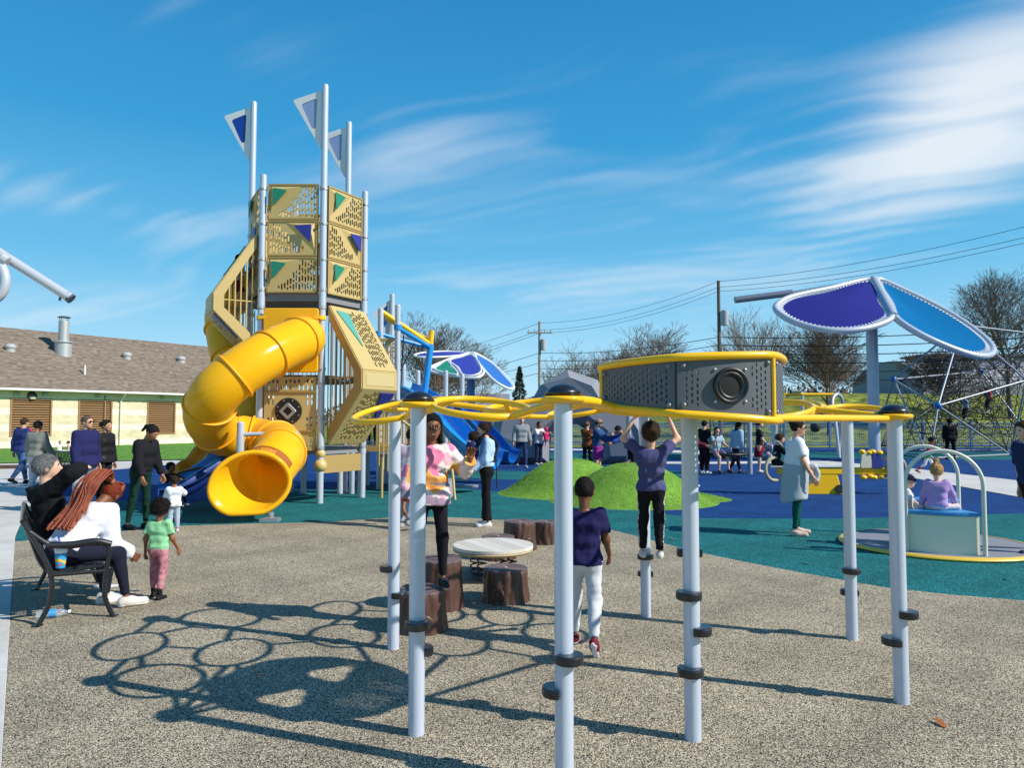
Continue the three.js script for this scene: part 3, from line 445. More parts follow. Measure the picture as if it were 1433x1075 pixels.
// decks and dark undersides
const hexShape = r => outline([0, 1, 2, 3, 4, 5].map(k => [r * Math.cos(k * Math.PI / 3), r * Math.sin(k * Math.PI / 3)]));
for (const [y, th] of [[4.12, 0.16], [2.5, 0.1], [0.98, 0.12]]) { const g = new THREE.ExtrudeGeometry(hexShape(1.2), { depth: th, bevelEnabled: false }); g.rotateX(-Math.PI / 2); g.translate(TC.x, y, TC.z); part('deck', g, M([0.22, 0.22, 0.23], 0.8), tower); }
{ // gold fascia and hanging apron under lower deck
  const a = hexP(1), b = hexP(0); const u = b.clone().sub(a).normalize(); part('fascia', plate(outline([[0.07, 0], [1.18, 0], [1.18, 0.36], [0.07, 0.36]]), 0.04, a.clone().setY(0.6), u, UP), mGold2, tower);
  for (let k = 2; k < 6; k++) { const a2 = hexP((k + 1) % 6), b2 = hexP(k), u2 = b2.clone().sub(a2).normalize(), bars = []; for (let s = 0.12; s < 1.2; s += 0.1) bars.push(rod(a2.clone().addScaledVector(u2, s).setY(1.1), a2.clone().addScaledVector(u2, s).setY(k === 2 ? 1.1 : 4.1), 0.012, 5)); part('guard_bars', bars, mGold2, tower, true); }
}
{ // front face below the slide: perforated panel with black wheel
  const a = hexP(2), b = hexP(1), u = b.clone().sub(a).normalize(), o = a.clone().addScaledVector(u, 0.1).setY(1.06), L = 1.05, H = 1.5;
  const sh = outline([[0, 0], [L, 0], [L, H], [0, H]]);
  for (let c = 0; c < 11; c++) { const x = 0.09 + c * 0.087; for (const [y, l] of [[0.1, 0.05], [0.2, 0.1], [0.3, 0.05], [1.27, 0.1], [1.4, 0.08]]) if ((c * 7 + Math.round(y * 10)) % 5) sh.holes.push(slot(x, y + (c % 2) * 0.012, 0.042, l)); if (c < 2 || c > 8) for (const [y, l] of [[0.5, 0.1], [0.64, 0.08], [0.98, 0.1], [1.1, 0.07]]) sh.holes.push(slot(x, y, 0.042, l)); }
  const p = part('wheel_panel', plate(sh, 0.035, o, u, UP), mGold, tower);
  for (const y of [0.4, 1.2]) { const g = box(L, 0.035, 0.03); g.translate(L / 2 + o.x, o.y + y, o.z + 0.032); part('seam', g, mGold2, p); }
  const disc = new THREE.CylinderGeometry(0.27, 0.27, 0.03, 40); disc.rotateX(Math.PI / 2); disc.translate(o.x + 0.5, o.y + 0.8, o.z + 0.033);
  const d = part('wheel', disc, mBlack, p);
  const dia = rounded([[0, 0.17], [0.17, 0], [0, -0.17], [-0.17, 0]], 0.03); dia.holes.push(new THREE.Path(rounded([[0, 0.1], [0.1, 0], [0, -0.1], [-0.1, 0]], 0.02).getPoints(4)));
  part('wheel_handle', plate(dia, 0.05, v3(o.x + 0.5, o.y + 0.8, o.z + 0.07), v3(1, 0, 0), UP, 0.008), M([0.3, 0.31, 0.33], 0.4, 0.4), d);
  for (let k = 0; k < 8; k++) { const q = k / 8 * 6.283 + 0.4; part('bolt', ball(0.012, o.x + 0.5 + 0.23 * Math.cos(q), o.y + 0.8 + 0.23 * Math.sin(q), o.z + 0.05), mSteel, d); }
  part('play_ball', [ball(0.1, b.x, 1.0, b.z + 0.0)], M([0.62, 0.45, 0.17], 0.4), tower); part('play_ball', [ball(0.135, b.x, 0.76, b.z)], M([0.62, 0.45, 0.17], 0.4), tower);
}
// faceted bay: profile (t outwards, y), between posts a (left seen from outside) and b
function bay(a, b, yTop, y1, y2, yBot, T, nearLeft) {
  const u = b.clone().sub(a).setY(0).normalize(), n = u.clone().cross(UP), L = a.distanceTo(b), e = 0.1, nb = 0.14;
  const P = (s, y, t) => a.clone().addScaledVector(u, s).addScaledVector(n, t).setY(y);
  const prof = [[0.1, yTop], [T, y1], [T, y2], [0.12, yBot]];
  const names = ['bay_upper', 'bay_band', 'bay_lower'];
  for (let i = 0; i < 3; i++) {
    const [t0, Y0] = prof[i + 1], [t1, Y1] = prof[i]; const s0 = e + (i === 1 ? 0 : 0), o = P(e, Y0, t0), w = P(e, Y1, t1).sub(o), H = w.length(); w.normalize(); const W = L - 2 * e, sh = outline([[0, 0], [W, 0], [W, H], [0, H]]);
    if (i !== 1) panelHoles(sh, W, H, (x, y, l) => (i === 0 ? (x > W * 0.42 + 0.0 * y) : x > 0.16) && y > 0.14 && y < H - 0.1 && x < W - 0.1);
    const p = part(names[i], plate(sh, 0.035, o, u, w), mGold, tower); const nn = u.clone().cross(w);
    if (i === 0) part('window', plate(rounded([[0.1, H - 0.12], [W * 0.42, H - 0.16], [W * 0.34, H * 0.36]], 0.04), 0.02, o.clone().addScaledVector(nn, 0.028), u, w, 0.004), mTealW, p);
    if (i === 1) part('inset', plate(outline([[0.1, 0.07], [W - 0.1, 0.07], [W - 0.1, H - 0.07], [0.1, H - 0.07]]), 0.02, o.clone().addScaledVector(nn, 0.016), u, w, 0.006), M([0.6, 0.47, 0.22], 0.5, 0.1), p);
    if (i === 2) part('lower_window', plate(rounded([[W * 0.55, H - 0.06], [W - 0.04, H - 0.06], [W - 0.08, H * 0.35]], 0.03), 0.05, o.clone().addScaledVector(nn, 0.02), u, w), mIndigo, p);
  }
  // both cheeks: gold border with upright bars
  for (const s of [e, L - e]) {
    const near = s === e; const ch = [];
    const edge = prof.map(([t, y]) => P(s, y, t)), inner = [[0.1, yTop - 0.28], [T - 0.2, y1 - 0.02], [T - 0.2, y2 + 0.06], [0.12, yBot + 0.3]].map(([t, y]) => P(s, y, t));
    for (let i = 0; i < 3; i++) { const sh = outline([[0, 0], [1, 0], [1, 1], [0, 1]]); ch.push(quad(edge[i], edge[i + 1], inner[i + 1], inner[i])); const off = u.clone().multiplyScalar(near ? -0.03 : 0.03); ch.push(quad(edge[i].clone().add(off), edge[i + 1].clone().add(off), inner[i + 1].clone().add(off), inner[i].clone().add(off)), quad(edge[i], edge[i + 1], edge[i + 1].clone().add(off), edge[i].clone().add(off)), quad(inner[i], inner[i + 1], inner[i + 1].clone().add(off), inner[i].clone().add(off))); }
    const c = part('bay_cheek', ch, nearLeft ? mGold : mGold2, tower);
    for (let k = 0; k < 6; k++) { const t = 0.16 + k * (T - 0.3) / 5.4, f = (t - 0.1) / (T - 0.1), yu = lerp(yTop, y1, f), yl = lerp(yBot, y2, f); part('bar', rod(P(s, yl, t), P(s, yu, t), 0.016, 6), mGold, c); }
    part('bar_rail', rod(P(s, (y1 + y2) / 2 + 0.05, 0.1), P(s, (y1 + y2) / 2 + 0.05, T - 0.1), 0.016, 6), mGold, c);
  }
  part('bay_floor', quad(P(e, yBot + 0.02, 0.1), P(L - e, yBot + 0.02, 0.1), P(L - e, y2, T - 0.04), P(e, y2, T - 0.04)), mGold2, tower);
}
bay(hexP(1), hexP(0), 4.02, 2.68, 2.3, 1.2, 1.0, false);
bay(hexP(3), hexP(2), 5.5, 4.22, 3.88, 3.08, 0.9, true);
// ---- yellow tube slide with its hood
function tubeSlide(pts, rad, parent, segLen, mat, rimMat, nm) {
  const c = new THREE.CatmullRomCurve3(pts, false, 'centripetal'), N = 120, fr = c.computeFrenetFrames(N, false), len = c.getLength();
  // steady frames: side kept level
  const rings = []; for (let i = 0; i <= N; i++) { const p = c.getPointAt(i / N), t = c.getTangentAt(i / N); const s = t.clone().cross(UP).normalize(), w = s.clone().cross(t).normalize(); rings.push({ p, t, s, w }); }
  const nSeg = Math.round(len / segLen), per = Math.round(N / nSeg);
  for (let k = 0; k < nSeg; k++) {
    const i0 = k * per, i1 = Math.min(N, (k + 1) * per + (k === nSeg - 1 ? N : 0)); if (i0 >= N) break; const pos = [], idx = [], S = 32, rows = Math.min(i1, N) - i0;
    for (let i = i0; i <= Math.min(i1, N); i++) for (let q = 0; q <= S; q++) { const a = q / S * 6.28319, R = rings[i], f = (i - i0) / rows, rr = rad * (1 + 0.0 * f); pos.push(R.p.x + rr * (Math.cos(a) * R.s.x + Math.sin(a) * R.w.x), R.p.y + rr * (Math.cos(a) * R.s.y + Math.sin(a) * R.w.y), R.p.z + rr * (Math.cos(a) * R.s.z + Math.sin(a) * R.w.z)); }
    for (let i = 0; i < rows; i++) for (let q = 0; q < S; q++) { const a = i * (S + 1) + q; idx.push(a, a + 1, a + S + 1, a + 1, a + S + 2, a + S + 1); }
    const g = new THREE.BufferGeometry(); g.setAttribute('position', new THREE.BufferAttribute(new Float32Array(pos), 3)); g.setIndex(idx); g.computeVertexNormals();
    const sgm = part(nm, g, mat, parent);
    if (k) { const R = rings[i0], loop = []; for (let q = 0; q < 28; q++) { const a = q / 28 * 6.28319; loop.push(R.p.clone().addScaledVector(R.s, Math.cos(a) * (rad + 0.012)).addScaledVector(R.w, Math.sin(a) * (rad + 0.012))); } part('flange', tube(loop, 0.026, 56, 8, true), rimMat, sgm); }
  }
  return rings;
}
{
  const hood = rounded([[-0.54, -0.66], [0.54, -0.66], [0.54, 0.62], [-0.54, 0.62]], 0.05), hp = v3(-4.47, 3.31, -14.40); hood.holes.push(new THREE.Path(new THREE.EllipseCurve(0.03, -0.02, 0.41, 0.41, 0, 6.2832).getPoints(30)));
  part('slide_hood', plate(hood, 0.07, hp, v3(1, 0, 0), UP, 0.015), mSlide, tower);
  for (const s of [-1, 1]) part('hood_clamp', [rod(v3(-4.5 + s * 0.62, 3.72, -14.5), v3(-4.5 + s * 0.62, 3.8, -14.5), 0.085, 14), box(0.14, 0.06, 0.08, -4.5 + s * 0.56, 3.76, -14.4)], mYellow, tower);
  const path = [v3(-4.42, 3.32, -14.42), V(424, 474, 13.95), V(394, 487, 13.4), V(345, 515, 12.85), V(303, 550, 12.7), V(293, 584, 13.1), V(318, 608, 13.75), V(362, 617, 14.0), V(392, 625, 13.5), V(389, 640, 12.75), V(367, 668, 12.1)];
  const rings = tubeSlide(path, 0.435, tower, 0.78, mSlide, mSlideRim, 'tube_section');
  // flared exit scoop
  const R = rings[rings.length - 1], S = 48, rows = 16, pos = [], idx = [], dir = R.t.clone().setY(R.t.y * 0.35).normalize(), lipL = [], toL = R.s;
  for (let i = 0; i <= rows; i++) for (let q = 0; q <= S; q++) {
    const f = i / rows, a = q / S * 6.28319, low = Math.pow(0.5 - 0.5 * Math.sin(a - 0.75), 1.3), ext = 0.04 + 0.66 * low, rr = 0.435 + 0.10 * smooth(0, 1, f) * (0.35 + 0.65 * low) + 0.09 * Math.pow(f, 6) * (0.1 + 0.9 * low);
    const p = R.p.clone().addScaledVector(dir, ext * f).addScaledVector(R.s, Math.cos(a) * rr * (1 + 0.04 * f)).addScaledVector(R.w, Math.sin(a) * rr * (Math.sin(a) < 0 ? 1 - 0.10 * f : 1));
    if (p.y < 0.17) p.y = 0.17 + (p.y - 0.17) * 0.15; pos.push(p.x, p.y, p.z); if (i === rows && q < S) lipL.push(p);
  }
  for (let i = 0; i < rows; i++) for (let q = 0; q < S; q++) { const a = i * (S + 1) + q; idx.push(a, a + 1, a + S + 1, a + 1, a + S + 2, a + S + 1); }
  const g = new THREE.BufferGeometry(); g.setAttribute('position', new THREE.BufferAttribute(new Float32Array(pos), 3)); g.setIndex(idx); g.computeVertexNormals();
  const ex = part('slide_exit', g, mSlide, tower); part('exit_lip', tube(lipL, 0.042, 120, 10, true), mSlide, ex);
  part('exit_foot', [rod(v3(R.p.x + 0.12, 0, R.p.z - 0.1), v3(R.p.x + 0.12, 0.12, R.p.z - 0.1), 0.06, 12), box(0.3, 0.06, 0.2, R.p.x + 0.2, 0.03, R.p.z + 0.15)], mSteel, tower);
  // warning band with lettering over the crown of the exit
  const cv = document.createElement('canvas'); cv.width = 1024; cv.height = 96; const x = cv.getContext('2d'); x.fillStyle = '#a35a12'; x.fillRect(0, 0, 1024, 96); x.fillStyle = '#e8a03a'; x.font = 'bold 64px sans-serif'; x.textAlign = 'center'; x.textBaseline = 'middle'; x.fillText('NO CLIMBING', 512, 50);
  const tx = new THREE.CanvasTexture(cv); tx.colorSpace = THREE.SRGBColorSpace;
  const bp = [], bu = [], bi = [], B = 32, rowsB = 4; for (let i = 0; i <= rowsB; i++) for (let q = 0; q <= B; q++) { const Q = rings[rings.length - 1 - (rowsB - i) - 1], a = lerp(0.2, 2.95, q / B), p = Q.p.clone().addScaledVector(Q.s, Math.cos(a) * 0.447).addScaledVector(Q.w, Math.sin(a) * 0.447); bp.push(p.x, p.y, p.z); bu.push(q / B, 1 - i / rowsB); }
  for (let i = 0; i < rowsB; i++) for (let q = 0; q < B; q++) { const a = i * (B + 1) + q; bi.push(a, a + B + 1, a + 1, a + 1, a + B + 1, a + B + 2); }
  const bg = new THREE.BufferGeometry(); bg.setAttribute('position', new THREE.BufferAttribute(new Float32Array(bp), 3)); bg.setAttribute('uv', new THREE.BufferAttribute(new Float32Array(bu), 2)); bg.setIndex(bi); bg.computeVertexNormals();
  part('warning_band', bg, new THREE.MeshPhysicalMaterial({ map: tx, roughness: 0.5, side: THREE.DoubleSide }), ex);
  // support post with bracket
  const sp = V(336, 660, 13.0); part('slide_support', [rod(v3(sp.x, 0, sp.z), v3(sp.x, 1.62, sp.z), 0.068, 16), ball(0.068, sp.x, 1.62, sp.z, 1, 0.5, 1), rod(v3(sp.x, 1.42, sp.z), v3(sp.x + 1.0, 1.44, sp.z - 0.2), 0.04, 10), rod(v3(sp.x, 0.95, sp.z), v3(sp.x + 0.6, 1.42, sp.z - 0.1), 0.03, 8)], mPost, tower);
  // second tube behind, feeding from the left bay
  tubeSlide([V(352, 408, 16.2), V(330, 414, 16.6), V(314, 434, 16.6), V(316, 478, 16.2), V(328, 512, 15.9), V(345, 540, 15.8), V(352, 590, 15.6), V(338, 640, 15.4)], 0.39, tower, 0.8, mSlide, mSlideRim, 'rear_tube_section');
}
// ---- open slides to the left: one orange wave chute, one blue double chute
function chute(pts, w, rim, mat, name, parent, mat2) {
  const c = new THREE.CatmullRomCurve3(pts), N = 40, prof = []; for (let q = 0; q <= 12; q++) { const a = Math.PI * q / 12; prof.push([-Math.cos(a) * w / 2, -Math.sin(a) * rim + rim]); } prof.unshift([-w / 2 - 0.05, rim]); prof.push([w / 2 + 0.05, rim]);
  const pos = [], idx = [], K = prof.length; for (let i = 0; i <= N; i++) { const p = c.getPoint(i / N), t = c.getTangent(i / N), s = t.clone().setY(0).cross(UP).normalize(), up = s.clone().cross(t).normalize(); for (const th of [0, -0.03]) for (const [a, b] of prof) { const q = p.clone().addScaledVector(s, a * (th ? 1.03 : 1)).addScaledVector(up, b + th); pos.push(q.x, q.y, q.z); } }
  const W = K * 2; for (let i = 0; i < N; i++) { for (let q = 0; q < K - 1; q++) for (const o of [0, K]) { const a = i * W + o + q; idx.push(a, a + 1, a + W, a + 1, a + W + 1, a + W); } for (const q of [0, K - 1]) { const a = i * W + q; idx.push(a, a + K, a + W, a + K, a + W + K, a + W); } }
  const g = new THREE.BufferGeometry(); g.setAttribute('position', new THREE.BufferAttribute(new Float32Array(pos), 3)); g.setIndex(idx); g.computeVertexNormals(); return part(name, g, mat, parent);
}
chute([V(342, 606, 15.2), V(326, 622, 14.9), V(300, 645, 14.5), V(284, 664, 14.3), V(268, 676, 14.0), V(246, 684, 13.8)], 0.62, 0.34, M([0.75, 0.30, 0.02], 0.35), 'orange_chute', tower);
chute([V(350, 634, 13.9), V(320, 655, 13.5), V(290, 675, 13.2), V(262, 692, 12.95), V(240, 699, 12.8), V(222, 700, 12.7)], 0.46, 0.2, mNavy, 'blue_chute', tower);
chute([V(350, 622, 14.3), V(320, 643, 13.95), V(290, 663, 13.65), V(262, 680, 13.4), V(240, 689, 13.2), V(222, 691, 13.1)], 0.46, 0.2, mSky, 'blue_chute', tower);
{ const p = V(313, 690, 13.0); part('chute_support', [rod(v3(p.x, 0, p.z), v3(p.x, 0.62, p.z), 0.05, 12), rod(v3(p.x, 0.03, p.z), v3(p.x + 0.5, 0.03, p.z - 0.1), 0.05, 8)], M([0.25, 0.27, 0.31], 0.4, 0.3), tower); }

// ---------------------------------------------------------------- second deck unit to the right: posts, stairs, rails, blue slides
const unit = thing('play_deck', 'lower play deck with picket stair rails, yellow overhead bars and blue slides', 'play structure');
{
  const mPale = mPost, posts = [[533, 433, 17.5], [543, 455, 19.0], [549, 413, 19.4], [557, 428, 16.9], [516, 470, 18.6], [565, 512, 21], [585, 520, 20], [624, 520, 21.5], [647, 525, 22]];
  for (const [px, py, d] of posts) { const q = V(px, py, d); part('post', [rod(v3(q.x, 0, q.z), v3(q.x, q.y, q.z), 0.07, 14), ball(0.07, q.x, q.y, q.z, 1, 0.5, 1)], mPale, unit); }
  for (const [px, top] of [[425, 628], [476, 640], [493, 640], [503, 628]]) { const q = V(px, 688, 16.4); part('stub_post', rod(v3(q.x, 0, q.z), v3(q.x, 1.1, q.z), 0.066, 12), px === 503 ? M([0.2, 0.24, 0.32], 0.4) : mPale, unit); }
  // pennant on the back post
  { const q = V(549, 413, 19.4), sh = rounded([[0, -0.05], [0, -1.3], [-0.46, -0.42]], 0.05), win = [[-0.07, -0.2], [-0.09, -0.9], [-0.34, -0.44]]; sh.holes.push(new THREE.Path(rounded(win, 0.05).getPoints(5))); const o = v3(q.x - 0.06, q.y - 0.08, q.z); const f = part('pennant', plate(sh, 0.03, o, v3(1, 0, 0), UP), mWhite, unit); part('pennant_window', plate(rounded(win, 0.05), 0.014, o, v3(1, 0, 0), UP), M([0.012, 0.12, 0.45], 0.3), f); }
  part('yellow_bar', [rod(V(531, 434, 17.5), V(602, 482, 18.2), 0.065, 12)], mYellow, unit); part('yellow_bar', [rod(V(541, 446, 19), V(602, 478, 18.3), 0.065, 12)], mYellow, unit); part('yellow_bar', [rod(V(604, 463, 18.2), V(602, 486, 18.2), 0.075, 12)], mYellow, unit);
  part('blue_bar', [rod(V(557, 459, 16.9), V(602, 486, 18.2), 0.055, 12)], mSky, unit); part('blue_bar', [rod(V(530, 467, 17.5), V(602, 487, 18.2), 0.05, 12)], mSky, unit); part('blue_leg', [rod(V(603, 482, 18.2), V(595, 545, 18.2), 0.085, 14), rod(V(595, 545, 18.2), V(588, 600, 18.2), 0.085, 14)], mSky, unit);
  part('climbing_rope', [rod(V(565, 470, 17.3), V(560, 560, 18), 0.015, 5), rod(V(580, 480, 17.8), V(560, 520, 18), 0.015, 5)], mBlack, unit);
  part('clamp', [rod(V(557, 455, 16.9), V(557, 462, 16.9), 0.1, 12)], mSky, unit); part('clamp', [rod(V(530, 464, 17.5), V(530, 471, 17.5), 0.1, 12)], mSky, unit);
  // gold guard panel with slots
  { const a = V(528, 474, 17.2), sh = outline([[0, 0], [0.46, 0], [0.46, 2.6], [0, 2.6]]); panelHoles(sh, 0.46, 2.6, () => true); part('guard_panel', plate(sh, 0.04, v3(a.x, a.y - 2.6, a.z), v3(1, 0, 0.1).normalize(), UP), mGold, unit); }
  // deck and stair flights with pickets
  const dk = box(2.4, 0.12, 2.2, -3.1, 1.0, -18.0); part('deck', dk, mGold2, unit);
  for (let k = 0; k < 6; k++) part('step', box(1.1, 0.05, 0.3, -2.55 + k * 0.24, 0.9 - k * 0.155, -17.0 + k * 0.02, 0.01), M([0.3, 0.31, 0.33], 0.7), unit);
  part('ramp_plate', box(0.9, 0.35, 1.2, -1.75, 0.18, -15.8, 0.02), M([0.33, 0.34, 0.36], 0.7), unit);
  for (const [x0, y0, x1, y1, d] of [[-3.0, 2.0, -1.9, 1.28, 16.2], [-3.0, 2.0, -1.9, 1.28, 17.6]]) {
    part('hand_rail', [rod(v3(x0, y0, -d), v3(x1, y1, -d), 0.03, 8)], mGold, unit); const bars = []; for (let s = 0; s <= 1.001; s += 0.09) { const x = lerp(x0, x1, s), y = lerp(y0, y1, s); part('picket', rod(v3(x, y, -d), v3(x, Math.max(0.02, y - 1.35), -d), 0.016, 6), mGold, unit); }
  }
  for (const [a, b, c] of [[V(590, 590, 15.6), V(628, 640, 15.2), V(637, 700, 15.0)], [V(536, 640, 15.5), V(535, 660, 15.5), V(534, 716, 15.5)]]) part('bent_rail', tube([a, b, c], 0.028, 24, 8), mGold, unit);
  const fb = []; for (let s = 0; s < 14; s++) fb.push(rod(V(563 + s * 6.3, 560, 21.5), V(563 + s * 6.3, 622, 21.5), 0.014, 5)); part('far_pickets', fb, mGold, unit, true);
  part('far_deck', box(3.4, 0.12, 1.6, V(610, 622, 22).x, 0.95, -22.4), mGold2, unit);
  // blue slides
  chute([V(560, 556, 18.6), V(590, 570, 18.0), V(618, 598, 17.5), V(645, 628, 17.0), V(672, 650, 16.6), V(690, 656, 16.4)], 0.62, 0.4, mSky, 'blue_chute', unit);
  chute([V(632, 575, 20.2), V(652, 590, 20), V(676, 615, 19.6), V(700, 641, 19.2), V(716, 648, 19.0)], 0.56, 0.34, M([0.008, 0.11, 0.40], 0.3), 'blue_chute', unit);
  part('slide_leg', rod(G(654, 664), G(654, 664).setY(0.5), 0.03, 8), mWhite, unit);
}
// ---------------------------------------------------------------- overhead ring climber in front
{
  const t = thing('ring_climber', 'overhead climber of yellow rings on pale grey posts with grey speaker drum', 'climbing frame');
  const mP = M([0.54, 0.60, 0.70], 0.3, 0.15, { clearcoat: 0.5 }), mDome = M([0.012, 0.013, 0.016], 0.32, 0, { clearcoat: 0.3 });
  const posts = [['A', -0.51, 3.9, 1.752], ['B', 0.24, 3.36, 1.765], ['C', 0.95, 3.84, 1.72], ['D', 2.31, 4.33, 1.69], ['E', 2.6, 5.56, 1.70], ['F', 1.14, 6.18, 1.74], ['G', -0.87, 5.33, 1.745]];
  const pods = { A: [[0.59, 0.2], [0.436, 2.6]], B: [[0.59, 0.6], [0.43, -1.9]], C: [[0.97, 3.1], [0.76, -0.6], [0.573, 1.3], [0.367, -0.5]], D: [[0.53, 0.9], [0.364, -1.7]], E: [[0.53, -0.3], [0.35, 3.0]], F: [[0.52, -0.2], [0.36, 3.0]], G: [[0.59, -1.4], [0.40, 1.3]] };
  const P = {};
  for (const [k, x, d, h] of posts) {
    P[k] = v3(x, h, -d);
    const po = part('post', [rod(v3(x, -0.05, -d), v3(x, h, -d), 0.0435, 32)], mP, t);
    if (k !== 'C') {
      part('collar', (() => { const g = lathe([[0.03, -0.018], [0.085, -0.018], [0.1, -0.008], [0.103, 0.004], [0.098, 0.014], [0.03, 0.016]], 40); g.translate(x, h + 0.012, -d); return g; })(), mYellow, po);
      part('dome', (() => { const g = lathe([[0.0, 0.058], [0.03, 0.055], [0.06, 0.043], [0.08, 0.024], [0.089, 0.0], [0.03, 0.0]], 40); g.translate(x, h + 0.028, -d); return g; })(), mDome, po);
    }
    for (const [y, a] of pods[k]) {   // half-round foot steps, a = bearing from the camera side
      const s = new THREE.Shape(); s.absarc(0, 0.0, 0.06, -0.3, Math.PI + 0.3, false); s.closePath();
      const g = new THREE.ExtrudeGeometry(s, { depth: 0.028, bevelEnabled: true, bevelSize: 0.008, bevelThickness: 0.008, bevelSegments: 2, curveSegments: 16 }); g.rotateX(Math.PI / 2); g.translate(0, 0.014, 0.0); g.rotateY(a); g.translate(x + Math.sin(a) * 0.036, y, -d + Math.cos(a) * 0.036);
      part('foot_step', [g], mDome, t);
    }
  }
  // yellow rings: centre x, depth, mean height, radius, tilt direction and rise
  const rings = [[-0.72, 4.62, 1.745, 0.30, 0.10, 0.06], [-0.35, 5.36, 1.75, 0.28, -0.10, 0.04], [0.56, 5.62, 1.76, 0.28, 0.1, 0.03], [0.84, 4.86, 1.78, 0.27, 0.0, 0.06], [0.13, 4.47, 1.775, 0.29, 0.06, 0.03], [-0.17, 3.92, 1.75, 0.27, -0.04, 0.05], [2.05, 5.44, 1.75, 0.28, 0.1, 0.05], [1.66, 4.71, 1.75, 0.30, 0.06, 0.05], [2.42, 4.93, 1.73, 0.24, 0.0, 0.05], [1.45, 5.5, 1.76, 0.25, 0, 0.05]];
  const rp = (i, a) => { const [x, d, h, r, tx, td] = rings[i]; return v3(x + r * Math.cos(a), h + Math.cos(a) * tx * 0.5 + Math.sin(a) * td, -d - r * Math.sin(a)); };
  rings.forEach((_, i) => { const l = []; for (let q = 0; q < 24; q++) l.push(rp(i, q / 24 * 6.28319)); part('ring', tube(l, 0.0185, 72, 12, true), mYellow, t); });
  const near = (i, p) => { let best = null, bd = 9; for (let q = 0; q < 48; q++) { const v = rp(i, q / 48 * 6.28319), e = v.distanceTo(p); if (e < bd) { bd = e; best = v; } } return best; };
  const barTo = (i, p) => part('bar', [rod(near(i, p), p, 0.0185, 12)], mYellow, t);
  const link = (i, j) => { const c = v3(rings[j][0], rings[j][2], -rings[j][1]), a = near(i, c), b = near(j, a); part('bar', [rod(a, b, 0.0185, 12)], mYellow, t); };
  for (const [i, j] of [[0, 1], [0, 4], [0, 5], [1, 4], [1, 2], [2, 3], [3, 4], [4, 5], [6, 7], [7, 8], [6, 8], [2, 9], [3, 9], [9, 7], [9, 6]]) link(i, j);
  for (const [i, k] of [[0, 'A'], [5, 'A'], [5, 'B'], [0, 'G'], [1, 'G'], [2, 'F'], [9, 'F'], [6, 'F'], [6, 'E'], [8, 'E'], [8, 'D'], [7, 'D'], [4, 'B']]) barTo(i, P[k].clone().add(v3(0, 0.01, 0)));
  // drum: hexagonal wall of grey perforated sheet between two yellow rails
  const C = v3(0.95, 0, -3.8), HR = 0.48, vert = []; const top = [1.98, 1.962, 1.945, 1.93, 1.945, 1.965], bot = [1.69, 1.722, 1.768, 1.77, 1.74, 1.705];
  for (let k = 0; k < 6; k++) { const a = (52 + 60 * k) * Math.PI / 180; vert.push([C.x + HR * Math.cos(a), C.z + HR * Math.sin(a)]); }   // k=0 right front, 1 front, 2 left
  const loop = (hs, off, push) => { const l = []; for (let k = 0; k < 6; k++) { const [x0, z0] = vert[k], [x1, z1] = vert[(k + 1) % 6], dx = C.x, dz = C.z; for (const f of [0.06, 0.28, 0.5, 0.72, 0.94]) { const bulge = 1 + push + 0.095 * Math.sin(f * Math.PI); l.push(v3(dx + (lerp(x0, x1, f) - dx) * bulge, lerp(hs[k], hs[(k + 1) % 6], f) + off, dz + (lerp(z0, z1, f) - dz) * bulge)); } } return l; };
  const dr = part('drum_rail', tube(loop(top, 0.012, 0.02), 0.019, 140, 12, true), mYellow, t); part('drum_rail', tube(loop(bot, -0.012, 0.02), 0.019, 140, 12, true), mYellow, t);
  const mDrum = M([0.105, 0.115, 0.13], 0.5, 0.0), mBolt = M([0.2, 0.21, 0.23], 0.35, 0.3);
  for (let k = 0; k < 6; k++) {
    const k1 = (k + 1) % 6, a = v3(vert[k1][0], 0, vert[k1][1]), b = v3(vert[k][0], 0, vert[k][1]), u = b.clone().sub(a), L = u.length(); u.normalize(); const n = u.clone().cross(UP);
    const o = a.clone(), e = 0.003, sh = outline([[e, bot[k1]], [L - e, bot[k]], [L - e, top[k]], [e, top[k1]]]);
    const ho = (x, y) => sh.holes.push(slot(x, y, 0.0085, 0.02));
    for (let c = 0; c < 17; c++) for (let r = 0; r < 9; r++) { const x = 0.045 + c * 0.0245, y = lerp(bot[k1], bot[k], x / L) + 0.035 + r * 0.03 + (c % 2) * 0.015, tp = lerp(top[k1], top[k], x / L); if (y > tp - 0.035 || x > L - 0.035) continue; if (k === 0) { const dist = Math.hypot(x - L * 0.52, y - 1.842); if (dist < 0.125 || (y > 1.8 && x < 0.16 && x > 0.1) || (x > 0.13 && x < L - 0.14 && dist < 0.2) || (x >= 0.10 && x < 0.16 && y > 1.76)) continue; } ho(x, y); }
    const bow = x => 0.038 * 4 * x * (L - x) / (L * L), slope = x => 0.038 * 4 * (L - 2 * x) / (L * L), cuts = [e]; for (let c = 2; c < 17; c += 2) { const x = 0.045 + (c + 0.5) * 0.0245; if (x < L - 0.03) cuts.push(x); } cuts.push(L - e);
